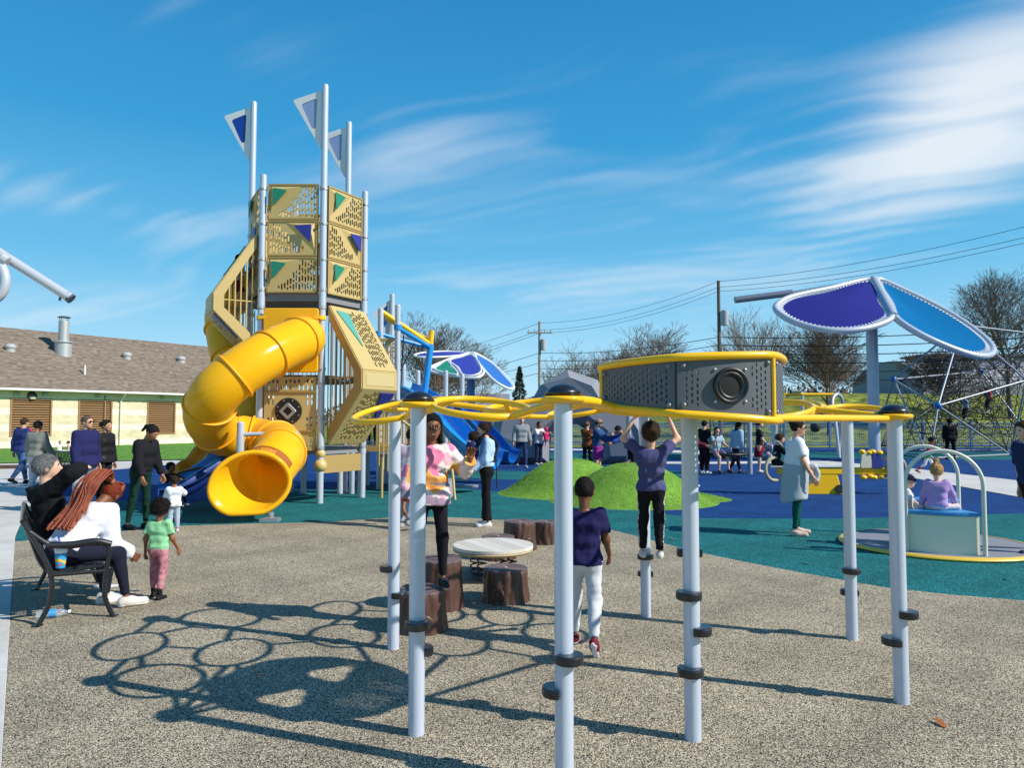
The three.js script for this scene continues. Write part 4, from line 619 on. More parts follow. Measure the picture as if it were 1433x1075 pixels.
    const strips = []; for (let q = 0; q < cuts.length - 1; q++) {      // narrow strips laid along the bow, cut between the columns of slots
      const x0 = cuts[q], x1 = cuts[q + 1], yb = x => lerp(bot[k1], bot[k], x / L), yt = x => lerp(top[k1], top[k], x / L), st = outline([[x0, yb(x0)], [x1, yb(x1)], [x1, yt(x1)], [x0, yt(x0)]]); st.holes = sh.holes.filter(h => { const c = h.currentPoint.x; return c > x0 && c < x1; });
      const pg = plate(st, 0.012, o, u, UP), pp = pg.attributes.position, pn2 = pg.attributes.normal;
      for (let i = 0; i < pp.count; i++) { const x = (pp.getX(i) - o.x) * u.x + (pp.getZ(i) - o.z) * u.z, f = (x - x0) / (x1 - x0), w = lerp(bow(x0), bow(x1), f), d = pn2.getX(i) * n.x + pn2.getZ(i) * n.z; pp.setXYZ(i, pp.getX(i) + n.x * w, pp.getY(i), pp.getZ(i) + n.z * w); if (Math.abs(d) > 0.9) { const m = n.clone().addScaledVector(u, -slope(x)).normalize().multiplyScalar(Math.sign(d)); pn2.setXYZ(i, m.x, m.y, m.z); } }
      strips.push(pg);
    }
    const pg = join(strips);
    const pn = part('drum_panel', pg, mDrum, t);
    const at = (x, y, z) => o.clone().addScaledVector(u, x).addScaledVector(n, z + bow(x)).setY(y);
    for (const [x, y] of [[0.03, bot[k1] + 0.028], [L - 0.03, bot[k] + 0.028], [0.03, top[k1] - 0.028], [L - 0.03, top[k] - 0.028]]) { const p = at(x, y, 0.008); part('bolt', ball(0.013, p.x, p.y, p.z), mBolt, pn); }
    if (k !== 1) part('drum_stay', rod(v3(b.x, bot[k], b.z).lerp(v3(C.x, bot[k], C.z), -0.015), v3(b.x, top[k], b.z).lerp(v3(C.x, top[k], C.z), -0.015), 0.011, 10), mYellow, t);
    if (k === 0) {   // round black speaker
      const q = at(L * 0.52, 1.842, 0.004), basis = new THREE.Matrix4().makeBasis(u, n, UP.clone().negate()).setPosition(q);
      const sp = lathe([[0.0, 0.006], [0.05, 0.006], [0.056, 0.016], [0.062, 0.016], [0.068, 0.008], [0.074, 0.02], [0.082, 0.022], [0.086, 0.004], [0.086, -0.01]], 48); sp.applyMatrix4(basis); const s = part('speaker', sp, M([0.02, 0.021, 0.023], 0.42), pn);
      const cone = lathe([[0.0, 0.0075], [0.049, 0.0075], [0.049, 0.004]], 36); cone.applyMatrix4(basis); part('speaker_grille', cone, M([0.012, 0.009, 0.009], 0.8), s);
      for (const [x, y] of [[-0.075, 0.075], [0.075, 0.075], [-0.075, -0.075], [0.075, -0.075]]) { const p = at(L * 0.52 + x, 1.842 + y, 0.008); part('screw', ball(0.0075, p.x, p.y, p.z), M([0.6, 0.6, 0.6], 0.3, 0.6), pn); }
    }
  }
  { // top plate of the drum with openings
    const fl = outline(vert.map(([x, z]) => [C.x + (x - C.x) * 0.96, -(C.z + (z - C.z) * 0.96)])); for (const [x, d, r, e2] of [[0.95, 3.54, 0.125, 1.1], [1.13, 3.96, 0.135, 1.0], [0.68, 3.93, 0.05, 1]]) { const h = new THREE.Path(); for (let q = 0; q <= 18; q++) { const a = q / 18 * 6.28319, rr = r * (1 + 0.22 * Math.cos(3 * a + x * 3)); q ? h.lineTo(x + rr * e2 * Math.cos(a), d + rr * Math.sin(a)) : h.moveTo(x + rr * e2, d); } fl.holes.push(h); }
    const g = new THREE.ExtrudeGeometry(fl, { depth: 0.012, bevelEnabled: false }); g.rotateX(-Math.PI / 2); g.translate(0, 1.915, 0); part('drum_top', g, mDrum, t);
  }
  // cross beam on the centre post and links to drum
  part('cross_beam', [rod(v3(vert[2][0], 1.765, vert[2][1]), v3(vert[5][0], 1.71, vert[5][1]), 0.0185, 10), rod(v3(C.x, 1.70, -3.84), v3(C.x, 1.76, -3.84), 0.06, 20)], mYellow, t);
  part('bar', tube([P.B.clone().add(v3(0.06, 0.012, 0)), v3(0.40, 1.77, -3.46), v3(0.52, 1.745, -3.6), v3(0.66, 1.725, -3.44)], 0.02, 30, 12), mYellow, t);
  part('bar', [rod(P.B.clone().add(v3(0.02, 0.012, -0.05)), v3(vert[2][0], 1.76, vert[2][1]), 0.0185, 12)], mYellow, t);
  part('bar', [rod(near(4, v3(vert[2][0], 1.77, vert[2][1])), v3(vert[2][0], 1.77, vert[2][1]), 0.0185, 12)], mYellow, t);
  part('bar', [rod(near(3, v3(vert[4][0], 1.77, vert[4][1])), v3(vert[4][0], 1.745, vert[4][1]), 0.0185, 12)], mYellow, t);
  part('bar', [rod(near(7, v3(vert[5][0], 1.72, vert[5][1])), v3(vert[5][0], 1.70, vert[5][1]), 0.0185, 12)], mYellow, t);
  part('bar', [rod(v3(vert[0][0], 1.69, vert[0][1]), P.D.clone(), 0.0185, 12)], mYellow, t);
}
// ---------------------------------------------------------------- stumps and spring table
{
  const barkTex = noiseTex(256, (x, y) => { const n = fbm(x * 10, y * 3, 1, 4); return [92 + 50 * n, 62 + 40 * n, 48 + 34 * n]; });
  const mBark = new THREE.MeshPhysicalMaterial({ color: lin(0.075, 0.031, 0.018), roughness: 0.5, clearcoat: 0.3, clearcoatRoughness: 0.4 }), mTop = M([0.14, 0.09, 0.085], 0.6), mHub = M([0.4, 0.38, 0.36], 0.5);
  const list = [[708, 6.75, 0.30, 0.205, 'moulded brown stump seat in front of the round spring table'], [616, 6.5, 0.43, 0.2, 'tall moulded brown stump beside the child in tie-dye'], [591, 5.82, 0.32, 0.195, 'moulded brown stump that the child in tie-dye stands on'], [727, 9.4, 0.36, 0.205, 'tall moulded brown stump behind the round spring table'], [764, 9.85, 0.29, 0.19, 'low moulded brown stump next to the tall one behind the table'], [697, 8.75, 0.27, 0.2, 'moulded brown stump mostly hidden behind the table top']];
  list.forEach(([px, d, h, r, label], si) => {
    const p = V(px, 700, d), t = thing('tree_stump', label, 'stump seat', [p.x, 0, p.z], si * 1.3, 'stump seats around the spring table');
    const S = 72, rows = 14, pos = [], idx = []; const rad = (a, f) => r * (1 + 0.10 * Math.pow(1 - f, 3) + 0.12 * Math.pow(Math.abs(Math.sin(a * 7 + si + 0.6 * Math.sin(f * 5 + a * 3))), 0.5) * (1 - 0.25 * f) - 0.09 + 0.03 * nz(Math.cos(a) * 2 + si, f * 3, Math.sin(a) * 2));
    for (let i = 0; i <= rows; i++) for (let q = 0; q <= S; q++) { const a = q / S * 6.28319, f = i / rows, rr = rad(a, f) * (f > 0.97 ? 0.965 : 1); pos.push(rr * Math.cos(a), h * f, rr * Math.sin(a)); }
    for (let i = 0; i < rows; i++) for (let q = 0; q < S; q++) { const a = i * (S + 1) + q; idx.push(a, a + S + 1, a + 1, a + 1, a + S + 1, a + S + 2); }
    const g = new THREE.BufferGeometry(); g.setAttribute('position', new THREE.BufferAttribute(new Float32Array(pos), 3)); g.setIndex(idx); g.computeVertexNormals();
    part('bark', g, mBark, t);
    const ts = new THREE.Shape(); for (let q = 0; q < S; q++) { const a = q / S * 6.28319, rr = rad(a, 1) * 0.962; q ? ts.lineTo(rr * Math.cos(a), -rr * Math.sin(a)) : ts.moveTo(rr, 0); }
    const tg = new THREE.ExtrudeGeometry(ts, { depth: 0.012, bevelEnabled: true, bevelSize: 0.006, bevelThickness: 0.006, bevelSegments: 2 }); tg.rotateX(-Math.PI / 2); tg.translate(0, h - 0.01, 0); const top = part('top', tg, mTop, t);
    const cr = []; for (let k = 1; k < 5; k++) cr.push((() => { const q = new THREE.TorusGeometry(r * 0.19 * k, 0.003, 5, 40); q.rotateX(Math.PI / 2); q.translate(0.01 * k, h + 0.008, 0.006 * k); return q; })()); part('growth_rings', cr, M([0.15, 0.10, 0.09], 0.6), top); part('hub', ball(0.016, 0, h + 0.008, 0, 1, 0.4, 1), mHub, top);
    const ka = 1.9 + si; part('knot', [(() => { const q = new THREE.TorusGeometry(0.045, 0.018, 8, 20); q.rotateY(Math.PI / 2 - ka); q.translate(r * 1.06 * Math.cos(ka), h * 0.33, r * 1.06 * Math.sin(ka)); return q; })(), ball(0.035, r * 1.04 * Math.cos(ka), h * 0.33, r * 1.04 * Math.sin(ka))], mBark, t);
  });
  const p = V(690, 760, 7.7), t = thing('spring_table', 'round whitish wood-look table on coil springs amid the stumps', 'table', [p.x, 0, p.z]);
  const mPlank = [[0.66, 0.6, 0.5], [0.6, 0.54, 0.44], [0.7, 0.65, 0.56]].map(c => M(c, 0.6)), R = 0.425;
  for (let k = 0; k < 7; k++) { const x0 = -R + k * (2 * R / 7) + 0.002, x1 = x0 + 2 * R / 7 - 0.004, sh = new THREE.Shape(), pts = []; for (let q = 0; q <= 8; q++) { const x = lerp(x0, x1, q / 8); pts.push([x, Math.sqrt(Math.max(0, R * R - x * x))]); } const all = [...pts, ...pts.slice().reverse().map(([a, b]) => [a, -b])]; const g = new THREE.ExtrudeGeometry(outline(all), { depth: 0.03, bevelEnabled: true, bevelSize: 0.002, bevelThickness: 0.002, bevelSegments: 1 }); g.rotateX(-Math.PI / 2); g.rotateY(0.5); g.translate(0, 0.325, 0); part('plank', g, mPlank[k % 3], t); }
  part('apron', (() => { const g = lathe([[0.0, 0.285], [0.40, 0.285], [0.424, 0.30], [0.426, 0.322], [0, 0.323]], 48); return g; })(), M([0.48, 0.36, 0.2], 0.6), t);
  for (let k = 0; k < 4; k++) { const a = k * 1.571 + 0.5, pts = []; for (let q = 0; q <= 60; q++) { const f = q / 60, w = f * 6.283 * 4.5; pts.push(v3(0.23 * Math.cos(a) + 0.045 * Math.cos(w), 0.02 + 0.265 * f, 0.23 * Math.sin(a) + 0.045 * Math.sin(w))); } part('coil_spring', tube(pts, 0.009, 150, 6), mBlack, t); }
  part('base_plate', [box(0.62, 0.02, 0.62, 0, 0.012, 0, 0.005)], mBlack, t);
}
// ---------------------------------------------------------------- black metal benches
function bench(label, A, B, front, parent) {          // A, B: feet of the rear legs at both ends; front: unit vector of the sitting direction
  const t = thing('park_bench', label, 'bench', [0, 0, 0]), mB = M([0.012, 0.013, 0.015], 0.35, 0.2, { clearcoat: 0.4 }), u = B.clone().sub(A), L = u.length(); u.normalize();
  const at = (s, y, f) => A.clone().addScaledVector(u, s).addScaledVector(front, f).setY(y);
  for (const s of [0, L]) {
    part('end_frame', [tube([at(s, 0, -0.02), at(s, 0.2, 0.06), at(s, 0.42, 0.06), at(s, 0.62, -0.02), at(s, 0.86, -0.14)], 0.021, 30, 8), tube([at(s, 0, 0.52), at(s, 0.2, 0.45), at(s, 0.42, 0.46), at(s, 0.6, 0.47), at(s, 0.64, 0.40), at(s, 0.63, 0.2), at(s, 0.66, 0.05), at(s, 0.78, -0.1)], 0.02, 50, 8), rod(at(s, 0.41, 0.04), at(s, 0.40, 0.46), 0.018, 8)], mB, t);
    part('arm_rest', tube([at(s, 0.655, 0.02), at(s, 0.645, 0.2), at(s, 0.655, 0.38), at(s, 0.62, 0.49)], 0.028, 20, 8), mB, t);
    part('foot', [box(0.06, 0.02, 0.06, at(s, 0, -0.02).x, 0.01, at(s, 0, -0.02).z)], mB, t); part('foot', [box(0.06, 0.02, 0.06, at(s, 0, 0.52).x, 0.01, at(s, 0, 0.52).z)], mB, t);
  }
  const slats = Math.floor(L / 0.075); for (let k = 0; k <= slats; k++) { const s = 0.03 + k * (L - 0.06) / slats; part('slat', tube([at(s, 0.40, 0.5), at(s, 0.435, 0.45), at(s, 0.425, 0.25), at(s, 0.42, 0.06), at(s, 0.5, -0.01), at(s, 0.7, -0.085), at(s, 0.86, -0.145)], 0.012, 22, 5), mB, t); }
  for (const [y, f] of [[0.4, 0.5], [0.425, 0.24], [0.86, -0.145]]) part('cross_rail', rod(at(0, y, f), at(L, y, f), 0.018, 8), mB, t);
  return at;
}
const bfront = v3(0.83, 0, -0.56).normalize(), bA = v3(-3.83, 0, -5.9), bB = v3(-4.68, 0, -7.16);
const benchAt = bench('black metal park bench with two people sitting on it beside the tan rubber', bA, bB, bfront);
bench('empty black slatted bench by the mulch bed', V(104, 672, 18.6).setY(0), V(72, 668, 19.2).setY(0), v3(-0.1, 0, -1).normalize());
{
  const cv = document.createElement('canvas'); cv.width = 256; cv.height = 128; const x = cv.getContext('2d'); x.fillStyle = '#2f9bd0'; x.fillRect(0, 0, 256, 128); x.fillStyle = '#f2c430'; for (let i = 0; i < 7; i++) { x.beginPath(); x.ellipse(18 + i * 37, 72 + (i % 2) * 14, 20, 12, 0.4, 0, 7); x.fill(); } x.fillStyle = '#f4f4ee'; x.fillRect(0, 0, 256, 22); x.fillStyle = '#d8502c'; for (let i = 0; i < 5; i++) x.fillRect(10 + i * 52, 98, 24, 14);
  const tx = new THREE.CanvasTexture(cv); tx.colorSpace = THREE.SRGBColorSpace;
  const q = benchAt(0.1, 0.44, 0.13), t = thing('paper_cup', 'printed paper cup with blue straw on the bench seat', 'cup', [q.x, 0.445, q.z]);
  part('cup', new THREE.CylinderGeometry(0.048, 0.034, 0.15, 28).translate(0, 0.075, 0), new THREE.MeshPhysicalMaterial({ map: tx, roughness: 0.5 }), t); part('lid', [new THREE.CylinderGeometry(0.05, 0.05, 0.012, 28).translate(0, 0.155, 0), new THREE.CylinderGeometry(0.04, 0.046, 0.012, 28).translate(0, 0.166, 0)], M([0.75, 0.76, 0.78], 0.3), t); part('straw', rod(v3(0, 0.14, 0), v3(-0.02, 0.27, 0.01), 0.006, 8), M([0.02, 0.08, 0.4], 0.4), t);
  const w = G(74, 866), b = thing('water_bottle', 'clear plastic water bottle lying on the rubber under the bench', 'bottle', [w.x, 0.045, w.z], 0.5);
  const g = lathe([[0, -0.12], [0.03, -0.12], [0.034, -0.11], [0.032, -0.06], [0.034, -0.02], [0.032, 0.03], [0.033, 0.06], [0.02, 0.09], [0.013, 0.1], [0.013, 0.115]], 20); g.rotateZ(-Math.PI / 2); part('bottle', g, new THREE.MeshPhysicalMaterial({ color: lin(0.86, 0.9, 0.93), roughness: 0.1, transmission: 0.8, thickness: 0, ior: 1.4 }), b); const lb = new THREE.CylinderGeometry(0.0345, 0.0345, 0.05, 20); lb.rotateZ(Math.PI / 2); part('wrapper', lb, M([0.05, 0.3, 0.6], 0.4), b); const c = new THREE.CylinderGeometry(0.015, 0.015, 0.018, 14); c.rotateZ(Math.PI / 2); c.translate(0.122, 0, 0); part('cap', c, M([0.8, 0.8, 0.82], 0.4), b);
}
// ---------------------------------------------------------------- flush carousel
{
  const C = v3(5.65, 0, -9.65), R = 1.15, t = thing('carousel', 'flush cream and yellow merry-go-round with arched rails and curved benches', 'merry-go-round', [C.x, 0, C.z]);
  const mCream = M([0.83, 0.77, 0.58], 0.5), mRail = M([0.74, 0.69, 0.56], 0.4), mSeat = M([0.03, 0.27, 0.58], 0.4);
  part('deck', lathe([[0, 0.05], [R - 0.03, 0.05], [R - 0.03, 0.01], [0, 0.01]], 64), M([0.22, 0.225, 0.25], 0.75), t); part('rim', lathe([[R - 0.035, 0.056], [R, 0.054], [R + 0.03, 0.03], [R + 0.03, 0.012], [R - 0.035, 0.012]], 72), M([0.82, 0.52, 0.06], 0.4), t);
  for (const flip of [0, Math.PI]) {
    const a0 = Math.atan2(0.67, -0.69) + flip, a1 = Math.atan2(1, 0) + flip, am = (a0 + a1) / 2, rr = 0.98;         // angle with z toward the camera
    const at = (a, r, y) => v3(r * Math.cos(a), y, r * Math.sin(a)), A = at(a0 + 0.05, rr, 0.04), B = at(a1 - 0.03, rr, 0.04), H = 1.3;
    const pts = []; for (let q = 0; q <= 20; q++) { const w = Math.PI * q / 20, f = 0.5 - 0.5 * Math.cos(w); pts.push(A.clone().lerp(B, f).setY(H - 0.42 + 0.42 * Math.sin(w))); }
    part('arch_rail', tube([A, A.clone().setY(0.5), ...pts, B.clone().setY(0.5), B], 0.026, 90, 12), mRail, t);
    const I0 = at(a0 - 0.25, 0.55, 0.04), I1 = at(a1 + 0.25, 0.55, 0.04);
    const N = 16, pos = [], idx = [], s0 = a0 + 0.06, s1 = a1 + 0.0, ri = 0.93; const sh = new THREE.Shape(); for (let q = 0; q <= N; q++) { const a = lerp(s0, s1, q / N), x = ri * Math.cos(a), z = ri * Math.sin(a); q ? sh.lineTo(x, z) : sh.moveTo(x, z); } for (let q = N; q >= 0; q--) { const a = lerp(s0, s1, q / N); sh.lineTo((ri - 0.03) * Math.cos(a), (ri - 0.03) * Math.sin(a)); }
    const g = new THREE.ExtrudeGeometry(sh, { depth: 0.46, bevelEnabled: false }); g.rotateX(Math.PI / 2); g.translate(0, 0.51, 0); part('bench_panel', g, mCream, t);
    const s2 = new THREE.Shape(); for (let q = 0; q <= N; q++) { const a = lerp(s0, s1, q / N), x = (ri + 0.02) * Math.cos(a), z = (ri + 0.02) * Math.sin(a); q ? s2.lineTo(x, z) : s2.moveTo(x, z); } for (let q = N; q >= 0; q--) { const a = lerp(s0, s1, q / N); s2.lineTo((ri - 0.36) * Math.cos(a), (ri - 0.36) * Math.sin(a)); }
    const g2 = new THREE.ExtrudeGeometry(s2, { depth: 0.03, bevelEnabled: true, bevelSize: 0.006, bevelThickness: 0.006, bevelSegments: 2 }); g2.rotateX(Math.PI / 2); g2.translate(0, 0.55, 0); part('bench_seat', g2, mSeat, t);
    part('bench_leg', [rod(at(am, 0.6, 0.04), at(am, 0.6, 0.52), 0.03, 10)], mRail, t);
  }
}
// ---------------------------------------------------------------- see-saw
{
  const D = 16.4, L = V(1082, 668, D), R = V(1248, 668, D), t = thing('see_saw', 'yellow see-saw with cream paddle backs and round tan seats', 'see-saw');
  const y = 0.52; const x0 = L.x, x1 = R.x, xm = (x0 + x1) / 2 - 0.2;
  part('beam', [box(x1 - x0 - 0.2, 0.16, 0.22, (x0 + x1) / 2, y, -D, 0.03)], mYellow, t); part('top_pad', [box(1.9, 0.03, 0.26, xm - 0.3, y + 0.1, -D, 0.01)], M([0.5, 0.52, 0.54], 0.5), t);
  part('base', plate(outline([[-0.55, 0], [0.35, 0], [0.25, 0.44], [-0.15, 0.44]]), 0.2, v3(xm, 0.01, -D), v3(1, 0, 0), UP, 0.02), mYellow, t); part('pivot', [(() => { const g = new THREE.CylinderGeometry(0.1, 0.1, 0.3, 20); g.rotateX(Math.PI / 2); g.translate(xm + 0.3, 0.12, -D); return g; })()], mBlack, t);
  for (const [x, m] of [[x0 + 2.05, M([0.66, 0.60, 0.42], 0.5)], [x1 - 0.42, M([0.02, 0.03, 0.2], 0.5)], [x0 + 0.5, M([0.66, 0.60, 0.42], 0.5)]]) {
    const b = part('paddle_back', plate(rounded([[-0.13, 0], [0.13, 0], [0.09, 0.34], [-0.09, 0.34]], 0.05), 0.05, v3(x, y + 0.08, -D + 0.14), v3(1, 0, 0), UP, 0.008), m, t);
    for (const [bx, by] of [[-0.08, 0.44], [0.08, 0.42], [-0.06, -0.14], [0.1, -0.12]]) part('grip', ball(0.07, x + bx, y + by, -D + 0.13, 1.1, 0.8, 0.9), mYellow, b);
  }
  for (const x of [x0, x1 + 0.05]) part('seat', (() => { const g = new THREE.TorusGeometry(0.26, 0.04, 10, 36); g.rotateY(0.35); g.translate(x, y + 0.05, -D + 0.1); return g; })(), M([0.42, 0.37, 0.24], 0.6), t);
  for (const x of [x0 + 0.05, x1]) part('seat_pad', box(0.36, 0.05, 0.34, x, y + 0.1, -D, 0.02), M([0.3, 0.3, 0.3], 0.6), t);
}
// ---------------------------------------------------------------- winged shade canopies
function wing(t, planePts, outlinePx, mat, frameMat, cordMat, r, name, sag = 1.6) {
  const [a, b, c] = planePts, N = b.clone().sub(a).cross(c.clone().sub(a)).normalize(), eye = v3(0, EYE, 0), hit = ([px, py]) => { const d = V(px, py, 10).sub(eye); return eye.clone().addScaledVector(d, a.clone().sub(eye).dot(N) / d.dot(N)); };
  const pts = outlinePx.map(hit), cv = new THREE.CatmullRomCurve3(pts, true, 'centripetal'), ring = cv.getSpacedPoints(80), cen = ring.reduce((s, p) => s.add(p), v3(0, 0, 0)).multiplyScalar(1 / ring.length);
  const f = part(name, tube(pts, r, 140, 12, true), frameMat, t);
  const inner = ring.slice(0, 80).map(p => { const d = cen.clone().sub(p); return p.clone().addScaledVector(d.clone().normalize(), r * 2.1); });
  const tris = []; const S = 6; for (let i = 0; i < 80; i++) for (let k = 0; k < S; k++) { const q = inner[i], w = inner[(i + 1) % 80], L = (p, k2) => { const s = k2 / S, v = p.clone().lerp(cen, s); return v.addScaledVector(N, -Math.sin(s * Math.PI / 2) * r * sag); }; tris.push(quad(L(q, k), L(w, k), L(w, k + 1), L(q, k + 1))); }
  const g = join(tris); part('fabric', g, mat, f);
  const cords = []; for (let i = 0; i < 80; i++) { cords.push(rod(inner[i].clone().lerp(cen, 0.02), ring[i], r * 0.16, 4)); cords.push(rod(inner[i].clone().lerp(cen, 0.02), ring[(i + 1) % 80], r * 0.16, 4)); } part('lacing', cords, cordMat, f, true); return f;
}
const mFrame = M([0.52, 0.55, 0.6], 0.35, 0.2, { clearcoat: 0.3 }), mIndFab = M([0.026, 0.03, 0.21], 0.95, 0, { specularIntensity: 0.1 }), mSkyFab = M([0.003, 0.125, 0.31], 0.95, 0, { specularIntensity: 0.12 }), mCord = M([0.75, 0.75, 0.78], 0.7);
{
  const t = thing('shade_canopy', 'tall winged shade with indigo and light blue fabric on one thick grey column', 'shade canopy');
  const A = V(1222, 391, 31.5), B = V(1250, 443, 28.6);
  wing(t, [A, B, V(1086, 432, 29.6)], [[1222, 392], [1160, 404], [1106, 416], [1090, 424], [1085, 432], [1096, 443], [1120, 454], [1158, 462], [1195, 462], [1228, 455], [1248, 443], [1237, 420]], mIndFab, mFrame, mCord, 0.13, 'wing_frame');
  wing(t, [A, B, V(1388, 490, 28.5)], [[1228, 391], [1255, 402], [1320, 434], [1366, 464], [1388, 486], [1384, 497], [1360, 497], [1310, 479], [1275, 461], [1252, 444], [1240, 418]], mSkyFab, mFrame, mCord, 0.13, 'wing_frame');
  const c = V(1219, 450, 30.3); part('column', [rod(v3(c.x, 0, c.z), v3(c.x, 6.9, c.z), 0.23, 24)], M([0.40, 0.45, 0.55], 0.4, 0.2), t);
  part('ridge_beam', [rod(A, B, 0.19, 16), rod(A.clone().lerp(B, 0.45), v3(c.x, 6.6, c.z), 0.16, 14)], mFrame, t);
  part('outrigger', [rod(V(1028, 420, 31.6), V(1108, 410, 31.5), 0.15, 14), rod(V(1108, 411, 31.5), A, 0.1, 12)], M([0.2, 0.22, 0.27], 0.4, 0.3), t);
}
{
  const t = thing('shade_canopy', 'far white-framed shade with green, indigo and blue fabric panels behind the lower deck', 'shade canopy'), mW = M([0.74, 0.76, 0.78], 0.45);
  const A = V(660, 494, 46), B = V(676, 520, 43);
  wing(t, [A, B, V(604, 516, 44)], [[661, 494], [640, 499], [618, 507], [602, 515], [604, 520], [630, 525], [655, 529], [670, 528], [677, 521], [668, 507]], mW, mW, mW, 0.08, 'wing_frame', 0);
  wing(t, [A.clone().add(v3(0, 0, 0.25)), B.clone().add(v3(0, 0, 0.25)), V(604, 516, 43.7)], [[658, 496], [644, 500], [630, 504], [640, 514], [650, 525], [664, 525], [673, 520]], M([0.03, 0.05, 0.36], 0.7), mW, mW, 0.05, 'panel_frame', 0);
  wing(t, [A.clone().add(v3(0, 0, 0.25)), B.clone().add(v3(0, 0, 0.25)), V(604, 516, 43.7)], [[624, 505], [614, 511], [608, 516], [624, 522], [640, 524], [633, 513]], M([0.01, 0.24, 0.15], 0.7), mW, mW, 0.05, 'panel_frame', 0);
  wing(t, [A, B, V(718, 541, 44)], [[663, 494], [684, 505], [704, 523], [719, 541], [712, 544], [696, 536], [680, 521]], M([0.015, 0.13, 0.42], 0.7), mW, mW, 0.08, 'wing_frame');
  wing(t, [V(580, 497, 47), V(655, 493, 50), V(620, 500, 46)], [[580, 497], [600, 493], [630, 492], [655, 494], [640, 498], [610, 500], [588, 500]], M([0.03, 0.04, 0.30], 0.7), mW, mW, 0.07, 'wing_frame');
  const c = V(659, 530, 45); part('column', rod(v3(c.x, 0, c.z), v3(c.x, 4.6, c.z), 0.26, 18), M([0.06, 0.16, 0.42], 0.4), t);
}
{
  const t = thing('shade_canopy', 'shade canopy reaching in over the building roof, only a tube end and curved rim showing', 'shade canopy');
  const a = V(-60, 316, 12), b = V(99, 417, 12.4); part('outrigger', [rod(a, b, 0.085, 18), rod(V(4, 361, 12), V(12, 366, 12.03), 0.105, 18)], mFrame, t); part('end_cap', [rod(V(97, 416, 12.4), V(101, 419, 12.41), 0.09, 16), rod(V(86, 411, 12.35), V(84, 421, 12.35), 0.02, 8), rod(V(96, 409, 12.35), V(95, 414, 12.35), 0.02, 8)], M([0.12, 0.13, 0.15], 0.4, 0.4), t);
  part('wing_frame', tube([V(-60, 335, 12), V(-20, 352, 12), V(2, 372, 12), V(8, 392, 12), V(2, 412, 12), V(-20, 424, 12), V(-70, 424, 12.2)], 0.08, 60, 14), mFrame, t);
  part('fabric', quad(V(-60, 340, 12.02), V(-4, 376, 12.02), V(-4, 410, 12.02), V(-70, 420, 12.2)), mSkyFab, t);
  part('column', rod(v3(-12.2, 0, -13.2), v3(-12.2, 5, -13.2), 0.15, 16), M([0.40, 0.45, 0.55], 0.4, 0.2), t); part('ridge_beam', rod(v3(-12.2, 4.95, -13.2), a, 0.1, 12), mFrame, t);
}
// ---------------------------------------------------------------- rope net climber
{
  const t = thing('rope_net_climber', 'large rope net climber in a tubular frame with blue joints', 'climbing net');
  const n1 = V(1250, 531, 36), n2 = V(1312, 568, 31.5), n3 = V(1436, 532, 33), b1 = V(1413, 636, 34).setY(0.05), b2 = G(1300, 643).setY(0.05), top = V(1345, 455, 35), n4 = V(1470, 470, 37), b3 = v3(28, 0.05, -38), n5 = V(1372, 520, 40), b4 = v3(19.6, 0.05, -39);
  const mT = M([0.30, 0.32, 0.37], 0.4, 0.3), fr = [[n1, n2], [n2, n3], [n1, top], [n2, top], [n3, top], [n1, b2], [n2, b2], [n2, b1], [n3, b1], [n3, n4], [n4, top], [n1, n5], [n5, n4], [n5, top], [n3, b3], [n4, b3], [n1, b4], [n5, b4], [n5, b3], [b2, b1], [b1, b3], [b3, b4], [b4, b2]];
  fr.forEach(([a, b]) => part('frame_tube', rod(a, b, 0.045, 10), mT, t)); for (const p of [n1, n2, n3, n4, n5, top, b1, b2, b3, b4]) part('joint', ball(0.16, p.x, p.y, p.z), M([0.02, 0.14, 0.45], 0.35), t);
  const c = [n1, n2, n3, n4, n5, top, b1, b2, b3, b4].reduce((s, p) => s.add(p), v3(0, 0, 0)).multiplyScalar(0.1), ropes = [], knots = [];
  const tri = [[n1, n2, top], [n2, n3, top], [n2, b1, n3], [n2, b2, b1], [n1, b2, n2], [n3, n4, top], [n1, n5, top], [n5, n4, top], [n3, b1, b3], [n1, b4, b2], [n1, n5, b4], [n5, b3, b4], [n4, b3, n5]];
  for (const sc of [0.9, 0.6, 0.3]) for (const f of tri) {
    const q = f.map(p => c.clone().lerp(p, sc)), S = sc > 0.6 ? 4 : 3, P = (i, j) => q[0].clone().multiplyScalar(1 - (i + j) / S).addScaledVector(q[1], i / S).addScaledVector(q[2], j / S).add(v3(0, -0.25 * (1 - sc), 0));
    for (let i = 0; i < S; i++) for (let j = 0; j < S - i; j++) { ropes.push(rod(P(i, j), P(i + 1, j), 0.016, 4), rod(P(i, j), P(i, j + 1), 0.016, 4), rod(P(i + 1, j), P(i, j + 1), 0.016, 4)); const k = P(i, j); knots.push(ball(0.035, k.x, k.y, k.z, 1, 1, 1, 6, 4)); }
  }
  for (const p of [n1, n2, n3, n4, n5, top, b1, b2, b3, b4]) for (const m of [n1, n3, b2, b3, top]) if (p !== m) { const a = c.clone().lerp(p, 0.95), b = c.clone().lerp(m, 0.3); ropes.push(rod(a, b, 0.016, 4)); }
  part('rope_net', ropes, M([0.018, 0.018, 0.02], 0.8), t, true); part('rope_clamps', knots, M([0.6, 0.6, 0.62], 0.4, 0.3), t, true);
}
